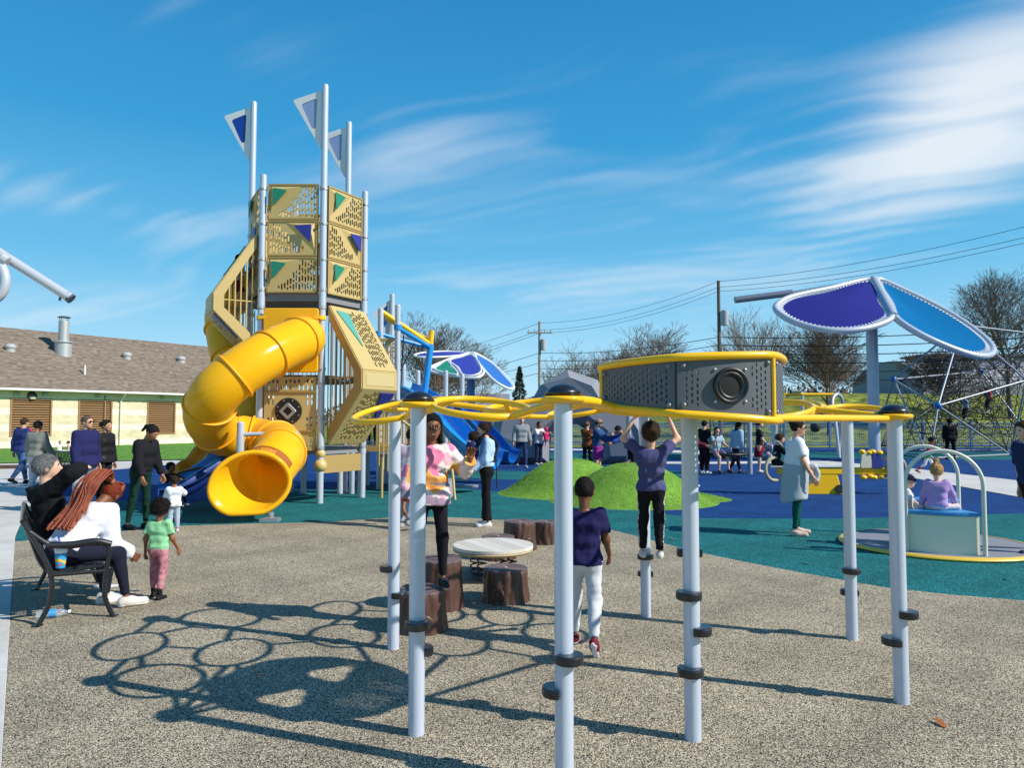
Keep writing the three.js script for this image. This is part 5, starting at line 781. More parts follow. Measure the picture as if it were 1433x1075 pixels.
// ---------------------------------------------------------------- grey climbing rock
{
  const t = thing('climbing_rock', 'grey faceted climbing rock with arch opening and small dark holds', 'climbing boulder'), mR = new THREE.MeshPhysicalMaterial({ color: lin(0.24, 0.25, 0.28), roughness: 0.9, flatShading: true });
  const D = 28, s = D / 1000, cx = V(795, 588, D).x, W = (px, y, dd) => v3((px - 795) * s + cx, y, -(D + dd));
  // prism of facets: front outline (px, height), with arch opening, pushed back and pinched
  const fo = [[692, 0], [690, 1.1], [697, 2.1], [752, 2.6], [760, 3.05], [794, 3.6], [832, 3.2], [846, 2.5], [880, 2.2], [898, 1.4], [902, 0], [838, 0], [836, 1.15], [815, 1.55], [788, 1.6], [768, 1.2], [765, 0]];
  const shp = new THREE.Shape(fo.map(([px, y]) => new THREE.Vector2((px - 795) * s, y))), g = new THREE.ExtrudeGeometry(shp, { depth: 2.0, bevelEnabled: true, bevelSize: 0.35, bevelThickness: 0.5, bevelSegments: 1, bevelOffset: -0.3, steps: 2 }); const p = g.attributes.position; for (let i = 0; i < p.count; i++) { const x = p.getX(i), y = p.getY(i), z = p.getZ(i); p.setXYZ(i, x + 0.12 * nz(x * 0.9, y * 0.9, z), Math.max(0, y + 0.1 * nz(x + 3, y, z * 0.7)), z + 0.25 * nz(x * 0.6, y * 0.7, z + 9) + (z > 1 ? 0.1 * y : 0)); } g.translate(cx, 0, -D - 1.6); const gn = g.toNonIndexed ? (g.index ? g.toNonIndexed() : g) : g; gn.computeVertexNormals(); part('rock', gn, mR, t);
  const R = rng(9), holds = [[700, 1.9], [712, 1.2], [720, 2.0], [705, 0.6], [732, 1.7], [740, 0.8], [748, 2.2], [724, 0.5], [756, 1.5], [764, 2.5], [775, 2.1], [792, 2.9], [806, 2.4], [822, 2.1], [838, 1.9], [850, 1.3], [862, 0.8], [876, 1.7], [884, 1.0], [890, 0.5], [858, 2.0], [800, 3.2], [781, 3.1], [742, 1.3]];
  holds.forEach(([px, y], i) => part('climbing_hold', ball(0.075, ...W(px, y, -0.35).toArray(), 1 + R(), 0.7, 0.9, 8, 6), i % 7 === 0 ? M([0.02, 0.14, 0.08], 0.5) : M([0.025, 0.028, 0.035], 0.6), t));
}
// ---------------------------------------------------------------- swings
{
  const t = thing('basket_swing', 'black basket swing hanging from a grey frame', 'swing'), d = 22.4, xl = V(880, 640, d).x, xr = V(1049, 640, d).x, mS = M([0.32, 0.36, 0.43], 0.4, 0.2), H = 2.45;
  for (const x of [xl, xr]) part('post', rod(v3(x, 0, -d), v3(x, H, -d), 0.075, 16), mS, t); part('beam', rod(v3(xl - 0.2, H, -d), v3(xr + 0.2, H, -d), 0.07, 16), mS, t);
  const c = v3(V(1018, 640, d).x, 0.62, -d); part('basket_rim', (() => { const g = new THREE.TorusGeometry(0.55, 0.05, 10, 40); g.rotateX(Math.PI / 2); g.translate(c.x, c.y, c.z); return g; })(), mBlack, t);
  const net = []; for (let k = -4; k <= 4; k++) { const w = Math.sqrt(0.3 - (k * 0.12) ** 2 * 0.98); net.push(tube([v3(c.x - w, c.y, c.z + k * 0.12), v3(c.x, c.y - 0.12, c.z + k * 0.12), v3(c.x + w, c.y, c.z + k * 0.12)], 0.014, 8, 4), tube([v3(c.x + k * 0.12, c.y, c.z - w), v3(c.x + k * 0.12, c.y - 0.12, c.z), v3(c.x + k * 0.12, c.y, c.z + w)], 0.014, 8, 4)); } part('basket_net', net, mBlack, t, true);
  for (const [a, b] of [[-0.4, 0.38], [0.4, 0.38], [-0.4, -0.38], [0.4, -0.38]]) part('hanger_rope', rod(v3(c.x + a, c.y, c.z + b), v3(c.x + Math.sign(a) * 0.55, H, c.z), 0.018, 6), mBlack, t);
}
{
  const t = thing('bucket_swing', 'swing frame with rounded grey arch, yellow beam and black bucket seat', 'swing'), d = 33, mS = M([0.5, 0.53, 0.58], 0.4, 0.2), p = (px, y, dd = 0) => v3(V(px, 588, d).x, y, -d - dd);
  for (const [px, l] of [[1172, 1], [1085, 0]]) part('arch_frame', tube([v3(p(px - 13, 0).x, 0, -d + 1.0), v3(p(px - 13, 0).x, 1.6, -d + 0.7), v3(p(px - 11, 0).x, 2.6, -d + 0.3), v3(p(px, 0).x, 2.88, -d), v3(p(px + 11, 0).x, 2.6, -d - 0.3), v3(p(px + 14, 0).x, 1.6, -d - 0.7), v3(p(px + 14, 0).x, 0, -d - 1.0)], 0.075, 50, 12), mS, t);
  part('beam', rod(p(1085, 2.86), p(1172, 2.86), 0.07, 12), mYellow, t); part('mid_post', rod(p(1123, 0), p(1123, 2.8), 0.07, 12), mS, t);
  const q = p(1140, 0.95); part('bucket_seat', [lathe([[0.0, -0.22], [0.16, -0.2], [0.22, -0.05], [0.2, 0.16], [0.17, 0.16], [0.18, -0.05], [0.0, -0.15]], 18).translate(q.x, q.y + 0.4, q.z)], mBlack, t); for (const s of [-0.2, 0.2]) part('chain', rod(v3(q.x + s, q.y + 0.5, q.z), v3(q.x + s, 2.86, q.z), 0.012, 5), mSteel, t);
}
// a few slim poles by the fence
[[612, 46, 3.2], [648, 46, 3.0], [900, 43, 3.0], [953, 43, 2.8]].forEach(([px, d, h], i) => { const p = V(px, 588, d); const o = thing('fence_lamp_post', ['thin white pole behind the blue slide', 'thin white pole left of the climbing rock', 'thin white pole right of the climbing rock', 'thin white pole behind the hanging child'][i], 'pole', [p.x, 0, p.z], 0, 'thin poles along the fence'); part('shaft', rod(v3(0, 0, 0), v3(0, h, 0), 0.05, 8, 0.045), mWhite, o); part('finial', ball(0.07, 0, h, 0), mWhite, o); part('base', rod(v3(0, 0, 0), v3(0, 0.12, 0), 0.09, 10), mWhite, o); });
// fallen leaves
[[1317, 1018, [0.32, 0.09, 0.02]], [941, 756, [0.2, 0.11, 0.04]], [1128, 790, [0.3, 0.24, 0.15]], [1408, 812, [0.55, 0.5, 0.4]]].forEach(([px, py, c], i) => { const p = G(px, py), sh = new THREE.Shape(); sh.moveTo(0, -0.04); sh.quadraticCurveTo(0.03, -0.01, 0.012, 0.012); sh.quadraticCurveTo(0.03, 0.03, 0, 0.05); sh.quadraticCurveTo(-0.03, 0.03, -0.012, 0.012); sh.quadraticCurveTo(-0.03, -0.01, 0, -0.04); const g = new THREE.ExtrudeGeometry(sh, { depth: 0.002, bevelEnabled: false }); g.rotateX(-Math.PI / 2 + 0.25); g.rotateY(i); const o = part(numbered('fallen_leaf'), g, M(c, 0.8), scene); o.position.set(p.x, 0.02, p.z); o.userData = { label: ['curled orange leaf on the tan rubber', 'brown leaf at the edge of the tan and teal rubber', 'pale brown leaf on the teal rubber', 'whitish leaf on the teal rubber by the carousel'][i], category: 'leaf' }; });
// ---------------------------------------------------------------- people
const DEG = Math.PI / 180;
const skinMats = {};
const skin = c => skinMats[c] ??= new THREE.MeshPhysicalMaterial({ color: new THREE.Color(c), roughness: 0.55, sheen: 0.2, sheenRoughness: 0.6 });
const cloth = (c, r = 0.92) => M(c, r, 0, { specularIntensity: 0.25 });
const vcMat = new THREE.MeshPhysicalMaterial({ vertexColors: true, roughness: 0.92, specularIntensity: 0.25 });
const RES = { near: [0.013, 0.0065, 0.0045, 0.009], mid: [0.02, 0.010, 0.008, 0.003], far: [0.03, 0.017, 0.015, 0] };
function person(o) {
  const hs = o.hs ?? 1, s = o.H / (1.515 + 0.235 * hs), b = o.build ?? 1, [cb, ch, chd, wr] = RES[o.res ?? 'far'].map((v, i) => i < 3 ? v * Math.max(0.6, Math.min(1, s * 1.1)) : v);
  const Rs = new THREE.Matrix4().makeRotationFromEuler(new THREE.Euler((o.lean ?? 0) * DEG, (o.twist ?? 0) * DEG, (o.side ?? 0) * DEG, 'YXZ'));
  const T = (x, y, z) => v3(x * s, y * s, z * s).applyMatrix4(Rs), Lc = (x, y, z) => v3(x * s, y * s, z * s);
  const limb = (p, a, sd) => v3(Math.sin(a * DEG) * sd, -Math.cos(p * DEG) * Math.cos(a * DEG), Math.sin(p * DEG) * Math.cos(a * DEG));
  const J = {}; const UPA = 0.295 * s, FOA = 0.255 * s, TH = 0.43 * s, SH = 0.42 * s;
  for (const [k, sd] of [['L', 1], ['R', -1]]) {
    const lg = { p: 0, a: 3, k: 2, f: 0, out: 6, ...(o['leg' + k] || {}) }, hip = Lc(0.088 * b * sd, -0.02, 0), kn = hip.clone().addScaledVector(limb(lg.p, lg.a, sd), TH), sh = limb(lg.p - lg.k, (lg.a2 ?? lg.a * 0.4), sd), an = kn.clone().addScaledVector(sh, SH);
    const fd = v3(Math.sin(lg.out * DEG) * sd, -Math.sin(lg.f * DEG), Math.cos(lg.f * DEG)).normalize(), fu = v3(0, Math.cos(lg.f * DEG), Math.sin(lg.f * DEG));
    J['hip' + k] = hip; J['knee' + k] = kn; J['ank' + k] = an; J['fd' + k] = fd; J['fu' + k] = fu; J['heel' + k] = an.clone().addScaledVector(fd, -0.035 * s).addScaledVector(fu, -0.04 * s); J['toe' + k] = an.clone().addScaledVector(fd, 0.155 * s).addScaledVector(fu, -0.048 * s); J['sole' + k] = an.clone().addScaledVector(fu, -0.08 * s);
  }
  const low = Math.min(...['L', 'R'].map(k => Math.min(J['sole' + k].y, J['sole' + k].y + J['fd' + k].y * 0.16 * s))), up = o.sit ?? -low, lift = v3(0, up, 0);
  for (const k of ['L', 'R']) for (const n of ['hip', 'knee', 'ank', 'heel', 'toe', 'sole']) J[n + k].add(lift);
  const TT = (x, y, z) => T(x, y, z).add(lift), LL = (x, y, z) => Lc(x, y, z).add(lift);
  for (const [k, sd] of [['L', 1], ['R', -1]]) {
    const ar = { p: 0, a: 8, e: 12, w: 0, curl: 22, ...(o['arm' + k] || {}) }, sh = TT(0.172 * Math.sqrt(b) * sd, 0.462, 0); let el, wri;
    if (ar.to) { const tg = v3(...ar.to), d = tg.clone().sub(sh), L = Math.min(d.length(), (UPA + FOA) * 0.995); d.normalize(); const a = (UPA * UPA - FOA * FOA + L * L) / (2 * L), h = Math.sqrt(Math.max(0, UPA * UPA - a * a)), hint = v3(...(ar.hint ?? [sd * 0.6, -0.8, -0.4])); hint.addScaledVector(d, -hint.dot(d)).normalize(); el = sh.clone().addScaledVector(d, a).addScaledVector(hint, h); wri = sh.clone().addScaledVector(d, L); }
    else { el = sh.clone().addScaledVector(limb(ar.p, ar.a, sd), UPA); const f = limb(ar.p + ar.e, ar.a * 0.6 - ar.w, sd); wri = el.clone().addScaledVector(f, FOA); }
    J['sh' + k] = sh; J['el' + k] = el; J['wr' + k] = wri; J['arm' + k] = ar;
  }
  // body field
  const tor = (inf, low2) => { const q = [cap(TT(-0.055 * b, 0.17, 0.004), TT(0.055 * b, 0.17, 0.004), (0.104 * (o.belly ?? 1)) * s + inf), cap(TT(-0.08 * b, 0.35, 0), TT(0.08 * b, 0.35, 0), 0.106 * s + inf), cap(TT(-0.125 * b, 0.45, -0.008), TT(0.125 * b, 0.45, -0.008), 0.058 * s + inf)]; if (o.bust) q.push(cap(TT(-0.06, 0.32, 0.07), TT(0.06, 0.32, 0.07), 0.07 * s + inf)); if (low2) q.push(cap(LL(-0.066 * b, 0, 0), LL(0.066 * b, 0, 0), 0.108 * s + inf)); return q; };
  const legs = (k, inf, t = 1) => [cap(J['hip' + k], J['knee' + k], 0.083 * s * Math.sqrt(b) + inf, 0.054 * s + inf), cap(J['knee' + k], J['ank' + k], 0.053 * s + inf, 0.034 * s + inf), cap(J['knee' + k].clone().lerp(J['ank' + k], 0.22).add(v3(0, 0, -0.012 * s)), J['knee' + k].clone().lerp(J['ank' + k], 0.45).add(v3(0, 0, -0.008 * s)), 0.05 * s + inf, 0.04 * s + inf)];
  const glute = inf => [cap(LL(-0.06 * b, -0.04, -0.045), LL(0.06 * b, -0.04, -0.045), 0.082 * s + inf)];
  const arm = (k, inf) => [cap(J['sh' + k], J['el' + k], 0.05 * s + inf, 0.041 * s + inf), cap(J['el' + k], J['wr' + k], 0.041 * s + inf, 0.027 * s + inf)];
  const nk0 = TT(0, 0.47, -0.01), nk1 = TT(0, 0.575, 0.012), hr = new THREE.Matrix4().multiplyMatrices(Rs, new THREE.Matrix4().makeRotationFromEuler(new THREE.Euler((o.head?.[1] ?? 0) * DEG, (o.head?.[0] ?? 0) * DEG, (o.head?.[2] ?? 0) * DEG, 'YXZ')));
  const hu = s * hs, hc = nk1.clone().add(v3(0, 0.105 * hu, 0.018 * hu).applyMatrix4(hr)), HM = hr.clone().setPosition(hc), HI = HM.clone().invert().elements;
  const K = 0.05 * s;
  const shT = o.top ? -0.014 * s : 0, shL = o.bottom && !o.bottom.skirt && (o.bottom.len ?? 0.96) > 0.86 ? -0.011 * s : 0, shA = o.top && (o.top.sleeve ?? 0.97) > 0.6 ? -0.010 * s : 0;
  const all = [...tor(shT, true), ...glute(shL), ...legs('L', shL), ...legs('R', shL), ...arm('L', shA), ...arm('R', shA), cap(nk0, nk1, 0.055 * s, 0.05 * s), cap(J.heelL, J.toeL, 0.033 * s, 0.028 * s), cap(J.heelR, J.toeR, 0.033 * s, 0.028 * s)];
  const joints = Object.entries(J).filter(([k, v]) => v.isVector3 && !k.startsWith('f')).map(e => e[1]).concat([TT(0.15, 0.46, 0), TT(-0.15, 0.46, 0), nk1]);
  const root = thing('person', o.label, 'person', [o.pos[0], o.y ?? 0, -o.pos[1]], (o.yaw ?? 0) * DEG, o.group);
  const geos = []; { const [lo, hi] = bounds(joints, 0.17 * s); geos.push(meshField(blend(all, K), lo, hi, cb)); }
  // head with face
  const inHead = f => (x, y, z) => f((HI[0] * x + HI[4] * y + HI[8] * z + HI[12]) / hu, (HI[1] * x + HI[5] * y + HI[9] * z + HI[13]) / hu, (HI[2] * x + HI[6] * y + HI[10] * z + HI[14]) / hu) * hu;
  const sph = (cx, cy, cz, rx, ry, rz) => { const m = Math.min(rx, ry, rz); return (x, y, z) => { const a = (x - cx) / rx, q = (y - cy) / ry, c = (z - cz) / rz, l = Math.sqrt(a * a + q * q + c * c); return (l - 1) * (m + (l > 1 ? 0 : 0)) ; }; };
  const skull = blend([sph(0, 0.03, -0.012, 0.078, 0.088, 0.098), sph(0, -0.012, 0.03, 0.062, 0.075, 0.066), caps(0, -0.06, 0.03, 0, -0.082, 0.052, 0.046, 0.03)], 0.04);
  const nose = caps(0, 0.004, 0.09, 0, -0.026, 0.106, 0.009, 0.014), lips = caps(-0.014, -0.052, 0.083, 0.014, -0.052, 0.083, 0.011, 0.011), e1 = sph(0.077, -0.008, -0.008, 0.013, 0.032, 0.022), e2 = sph(-0.077, -0.008, -0.008, 0.013, 0.032, 0.022), so1 = sph(0.03, 0.016, 0.102, 0.019, 0.013, 0.016), so2 = sph(-0.03, 0.016, 0.102, 0.019, 0.013, 0.016);
  const face = (x, y, z) => { let d = smin(skull(x, y, z), nose(x, y, z), 0.018); d = smin(d, lips(x, y, z), 0.012); d = smin(d, Math.min(e1(x, y, z), e2(x, y, z)), 0.012); const so = Math.min(so1(x, y, z), so2(x, y, z)); return -smin(-d, so, 0.012); };
  const headBox = pad => bounds([hc], (0.135 + pad) * hu);
  { const nf = cap(nk0.clone().lerp(nk1, 0.3), hc.clone().add(v3(0, -0.05 * hu, -0.02 * hu).applyMatrix4(hr)), 0.054 * s, 0.05 * hu), hf = inHead(face), [lo, hi] = headBox(0.03); geos.push(meshField((x, y, z) => smin(hf(x, y, z), nf(x, y, z), 0.03 * hu), lo, hi, ch)); }
  // hands
  for (const [k, sd] of [['L', 1], ['R', -1]]) {
    const W = J['wr' + k], f = W.clone().sub(J['el' + k]).normalize(), cu = J['arm' + k].curl * DEG, spread = J['arm' + k].spread ?? 0; if (J['arm' + k].bend) f.applyAxisAngle(v3(1, 0, 0), J['arm' + k].bend * DEG);
    let nrm = v3(-sd, 0, 0); if (J['arm' + k].palm) nrm = v3(...J['arm' + k].palm); nrm.addScaledVector(f, -nrm.dot(f)).normalize(); const th = nrm.clone().cross(f).multiplyScalar(-sd).normalize(); if (J['arm' + k].thumb) { const q = v3(...J['arm' + k].thumb); if (q.dot(th) < 0) th.negate(); }
    const hz = 0.95 * s * Math.pow(hs, 0.3), fs = [], rmin = chd * 0.75, pt = (a, l, n) => W.clone().addScaledVector(f, a * hz).addScaledVector(th, l * hz).addScaledVector(nrm, n * hz), ends = [];
    for (const [l, len, r] of [[0.030, 0.072, 0.0092], [0.010, 0.08, 0.0095], [-0.010, 0.074, 0.009], [-0.029, 0.058, 0.008]]) {
      const kn = pt(0.088, l, 0), r1 = Math.max(r * hz, rmin), bend = (a) => f.clone().multiplyScalar(Math.cos(a)).addScaledVector(nrm, Math.sin(a)).addScaledVector(th, l * (4 + spread * 6)).normalize(), m = kn.clone().addScaledVector(bend(cu), len * 0.45 * hz), t2 = m.clone().addScaledVector(bend(cu * 2.1), len * 0.32 * hz), e = t2.clone().addScaledVector(bend(cu * 2.9), len * 0.26 * hz);
      fs.push(cap(pt(0.012, l * 0.55, 0), kn, Math.max(0.0145 * hz, rmin), Math.max(0.0125 * hz, rmin)), cap(kn, m, r1 * 1.05, r1), cap(m, t2, r1, r1 * 0.92), cap(t2, e, r1 * 0.92, r1 * 0.8)); ends.push(e, kn, m);
    }
    const t0 = pt(0.03, 0.022, 0.006), t1 = pt(0.066, 0.05, 0.014), t2 = pt(0.1, 0.052, 0.022 + 0.02 * Math.sin(cu)); fs.push(cap(t0, t1, Math.max(0.015 * hz, rmin), Math.max(0.0115 * hz, rmin)), cap(t1, t2, Math.max(0.011 * hz, rmin), Math.max(0.0085 * hz, rmin)), cap(W.clone().addScaledVector(f, -0.05 * s), pt(0.02, 0, 0), 0.028 * s, 0.022 * hz)); ends.push(t1, t2, W.clone().addScaledVector(f, -0.03 * s));
    const [lo, hi] = bounds(ends, 0.03 * s + 2 * chd); geos.push(meshField(blend(fs, 0.008 * hz), lo, hi, chd));
  }
  for (const g of geos) g.setAttribute('uv', new THREE.BufferAttribute(new Float32Array(g.attributes.position.count * 2), 2));
  part('body', mergeGeometries(geos), skin(o.skin ?? '#c99a7e'), root);
  const wrinkle = (f, amp) => amp ? (x, y, z) => { const d = f(x, y, z); return Math.abs(d) > 0.05 ? d : d + amp * (0.8 * nz(x * 13, y * 9, z * 13) + 0.5 * nz(x * 30, y * 20, z * 30) + 0.9 * (Math.abs(nz(x * 8 + y * 5, y * 13, z * 8)) * 2 - 0.45)); } : f;
  const paint = (g, fn) => { const p = g.attributes.position, c = new Float32Array(p.count * 3); for (let i = 0; i < p.count; i++) { const q = fn(p.getX(i), p.getY(i), p.getZ(i)); c.set(q, i * 3); } g.setAttribute('color', new THREE.BufferAttribute(c, 3)); return g; };
  const garment = (name, f, pts, pad, spec, cell = cb) => { const [lo, hi] = bounds(pts, pad), g = meshField(wrinkle(f, spec.smooth ? 0 : Math.min(wr, (spec.loose ?? 0.01) * 0.5)), lo, hi, cell); return part(name, spec.paint ? paint(g, (x, y, z) => spec.paint(x, y, z, J, s)) : g, spec.paint ? vcMat : cloth(spec.c, spec.rough), root); };
  // trousers, shorts or skirt
  if (o.bottom) {
    const q = { len: 0.96, loose: 0.008, ...o.bottom, rise: o.top ? Math.min(o.bottom.rise ?? 0.1, (o.top.hem ?? -0.02) + 0.05) : 0.1 }, inf = q.loose * Math.max(s, 0.6), fs = [cap(LL(-0.066 * b, 0, 0), LL(0.066 * b, 0, 0), 0.108 * s + inf), cap(LL(-0.056 * b, 0.09, 0), LL(0.056 * b, 0.09, 0), 0.10 * s * (o.belly ?? 1) + inf), ...glute(inf)], pts = [LL(0.16 * b, 0.1, 0), LL(-0.16 * b, 0.1, 0), J.hipL, J.hipR];
    for (const k of ['L', 'R']) {
      const [t1, t2, t3] = legs(k, inf), f1 = v3().subVectors(J['knee' + k], J['hip' + k]).normalize(), f2 = v3().subVectors(J['ank' + k], J['knee' + k]).normalize();
      if (q.len <= 0.5) { const e = J['hip' + k].clone().lerp(J['knee' + k], q.len * 2); fs.push(cutBy(cap(J['hip' + k], J['knee' + k], 0.088 * s + inf, 0.072 * s + inf), e, f1)); pts.push(e); }
      else { const e = J['knee' + k].clone().lerp(J['ank' + k], (q.len - 0.5) * 2), fl = q.flare ?? 0; fs.push(t1, cutBy(blend([t2, t3, ...(fl ? [cap(J['knee' + k].clone().lerp(J['ank' + k], 0.3), e, 0.05 * s + inf, (0.05 + fl) * s + inf)] : [])], 0.03 * s), e, f2)); pts.push(J['knee' + k], e); }
    }
    if (q.skirt) { fs.length = 0; pts.length = 0; const e = LL(0, -q.skirt, 0); fs.push(cutBy(cap(LL(0, 0.06, 0), LL(0, -q.skirt - 0.1, 0), 0.125 * s * b + inf, (q.hemR ?? 0.2) * s), e, v3(0, -1, 0))); pts.push(LL(0.25, 0.1, 0.25), LL(-0.25, 0.1, -0.25), LL(0.25, -q.skirt, 0.25), LL(-0.25, -q.skirt, -0.25)); }
    garment(q.name ?? (q.skirt ? 'skirt' : q.len <= 0.5 ? 'shorts' : 'trousers'), cutBy(blend(fs, K), LL(0, q.rise, 0), v3(0, 1, 0)), pts, 0.16 * s, q);
  }
  if (o.top) {
    const q = { sleeve: 0.97, hem: -0.02, loose: 0.014, ...o.top }, inf = q.loose * Math.max(s, 0.6), fs = [...tor(inf, q.hem < 0.08)], pts = [TT(0.17 * b, 0.47, 0.05), TT(-0.17 * b, 0.47, -0.05), TT(0.14 * b, q.hem, 0.1), TT(-0.14 * b, q.hem, -0.1)], dn = v3(0, -1, 0).applyMatrix4(Rs);
    if (q.hem < -0.05) { fs.push(...glute(inf)); if (o.sit == null) fs.push(cap(LL(0.05, -0.1, 0), LL(-0.05, -0.1, 0), 0.125 * s * b + inf)); }
    if (q.collar) fs.push(cap(TT(0, 0.47, -0.008), TT(0, 0.52, 0.0), 0.068 * s, 0.066 * s)); if (q.hood) fs.push(cap(TT(-0.055, 0.485, -0.085), TT(0.055, 0.485, -0.085), 0.055 * s), cap(TT(0, 0.44, -0.11), TT(0, 0.48, -0.1), 0.05 * s));
    let f = cutBy(blend(fs, K), TT(0, q.hem, 0), dn); f = cutBy(f, TT(0, q.collar || q.hood ? 0.545 : 0.508, 0), v3(0, 1, -0.25).normalize().applyMatrix4(Rs));
    const sl = []; for (const k of ['L', 'R']) { if (q.sleeve <= 0) break; const A = J['sh' + k], E = J['el' + k], W = J['wr' + k]; if (q.sleeve <= 0.5) { const e = A.clone().lerp(E, q.sleeve * 2), n = E.clone().sub(A).normalize(); sl.push(cutBy(cap(A, E, 0.056 * s + inf, 0.056 * s + inf), e, n)); pts.push(e, A); } else { const e = E.clone().lerp(W, (q.sleeve - 0.5) * 2), n = W.clone().sub(E).normalize(); sl.push(cap(A, E, 0.052 * s + inf, 0.045 * s + inf), cutBy(cap(E, W, 0.045 * s + inf, 0.035 * s + inf), e, n)); pts.push(E, e, A); } }
    garment(q.name ?? 'shirt', sl.length ? blend([f, ...sl], 0.035 * s) : f, pts, 0.15 * s, q);
  }
  for (const k of ['L', 'R']) if (o.shoes) {
    const q = { tall: 0.0, ...(typeof o.shoes === 'object' && !Array.isArray(o.shoes) ? o.shoes : { c: o.shoes }) }, fd = J['fd' + k], fu = J['fu' + k], so = J['sole' + k], fs = [cap(J['heel' + k], J['toe' + k], 0.044 * s, 0.038 * s), cap(J['ank' + k].clone().addScaledVector(fu, q.tall * s), J['ank' + k].clone().addScaledVector(fd, 0.03 * s).addScaledVector(fu, -0.03 * s), (q.tall ? 0.052 : 0.044) * s, 0.045 * s)];
    let f = blend(fs, 0.04 * s); f = cutBy(f, so, fu.clone().negate()); if (!q.tall) f = cutBy(f, J['ank' + k].clone().addScaledVector(fu, 0.012 * s), fu); const [lo, hi] = bounds([J['heel' + k], J['toe' + k], J['ank' + k].clone().addScaledVector(fu, q.tall * s)], 0.07 * s), sm = part('shoe', meshField(f, lo, hi, Math.min(cb, 0.014)), cloth(q.c, 0.6), root);
    if (q.sole) { const e = cap(J['heel' + k], J['toe' + k], 0.047 * s, 0.041 * s), g = cutBy(cutBy(e, so.clone().addScaledVector(fu, -0.004 * s), fu.clone().negate()), so.clone().addScaledVector(fu, 0.022 * s), fu); part('sole', meshField(g, lo, hi, Math.min(cb, 0.01)), cloth(q.sole, 0.6), sm); }
  }
  // hair and hats, in head space
  const hair = o.hair; if (hair) {
    const parts2 = [], cutF = (f, px, py, pz, nx, ny, nz2) => (x, y, z) => Math.max(f(x, y, z), (x - px) * nx + (y - py) * ny + (z - pz) * nz2), th = hair.th ?? 0.014;
    const shell = (x, y, z) => skull(x, y, z) - th; let f = cutF(shell, 0, hair.line ?? 0.062, 0.075, 0, -0.62, 0.785); f = cutF(f, 0, hair.nape ?? -0.05, -0.05, 0, -0.98, 0.2);
    const ex = []; if (hair.bun) ex.push(sph(...hair.bun)); for (const c of hair.locks ?? []) ex.push(caps(...c));
    let hf = ex.length ? ((g) => (x, y, z) => { let d = g(x, y, z); for (const e of ex) d = smin(d, e(x, y, z), 0.02); return d; })(f) : f; const rough = hair.curl ?? 0.004, fq = hair.freq ?? 60; const hn = hf; hf = (x, y, z) => { const d = hn(x, y, z); return Math.abs(d) > 0.06 ? d : d + rough * nz(x * fq, y * fq, z * fq); };
    const pts = [hc]; for (const c of hair.locks ?? []) for (const e of [[c[0], c[1], c[2]], [c[3], c[4], c[5]]]) pts.push(v3(e[0] * hu, e[1] * hu, e[2] * hu).applyMatrix4(HM)); if (hair.bun) pts.push(v3(hair.bun[0] * hu, hair.bun[1] * hu, hair.bun[2] * hu).applyMatrix4(HM));
    const [lo, hi] = bounds(pts, (hair.locks || hair.bun ? 0.15 : 0.14) * hu + th * hu); const hg = meshField(inHead(hf), lo, hi, ch), hm = part('hair', hg, M(hair.c, hair.rough ?? 0.8, 0, { specularIntensity: 0.25 }), root);
    if ((o.res ?? 'far') !== 'far') strands(hg, hm, hair, hu, o.res === 'near' ? 2600 : 900, hc);
  }
  if (o.hat) { let f = (x, y, z) => skull(x, y, z) - 0.02; const g0 = f; f = (x, y, z) => Math.max(g0(x, y, z), -(y - 0.03) * 0.95 - z * 0.2); const brim = sph(0, 0.045, 0.12, 0.07, 0.008, 0.075); const hf = (x, y, z) => Math.min(f(x, y, z), brim(x, y, z)); const [lo, hi] = headBox(0.07); part('cap', meshField(inHead(hf), lo, hi, Math.min(ch, 0.01)), cloth(o.hat), root); }
  if ((o.res ?? 'far') !== 'far' && o.face !== false) {
    const at = (x, y, z) => v3(x * hu, y * hu, z * hu).applyMatrix4(HM);
    for (const x of [-0.03, 0.03]) { const p = at(x, 0.014, 0.083); part('eye', ball(0.0125 * hu, p.x, p.y, p.z, 1, 1, 1, 10, 8), M([0.05, 0.03, 0.02], 0.15), root); }
    if (o.glasses) { const gl = o.glasses === 'dark' ? M([0.01, 0.01, 0.012], 0.15) : M([0.03, 0.03, 0.03], 0.3), gs = []; for (const x of [-0.034, 0.034]) { const p = at(x, 0.014, 0.106); if (o.glasses === 'dark') { const g = new THREE.SphereGeometry(0.028 * hu, 14, 10); g.scale(1, 0.72, 0.3); g.applyMatrix4(hr); g.translate(p.x, p.y, p.z); gs.push(g); } else { const g = new THREE.TorusGeometry(0.024 * hu, 0.003 * hu, 6, 20); g.applyMatrix4(hr); g.translate(p.x, p.y, p.z); gs.push(g); } gs.push(rod(at(x * 2.1, 0.018, 0.098), at(x * 2.35, 0.012, -0.01), 0.004 * hu, 6)); } gs.push(rod(at(-0.012, 0.016, 0.112), at(0.012, 0.016, 0.112), 0.003 * hu, 6)); part('glasses', gs, gl, root); }
    if (o.smile) { const p = at(0, -0.052, 0.093), g = new THREE.SphereGeometry(0.02 * hu, 12, 8); g.scale(1, 0.38, 0.4); g.applyMatrix4(hr); g.translate(p.x, p.y, p.z); part('teeth', g, M([0.8, 0.77, 0.72], 0.3), root); }
  }
  root.userData.joints = undefined; delete root.userData.joints; return { root, J, s, TT, hc, hu, HM };
}
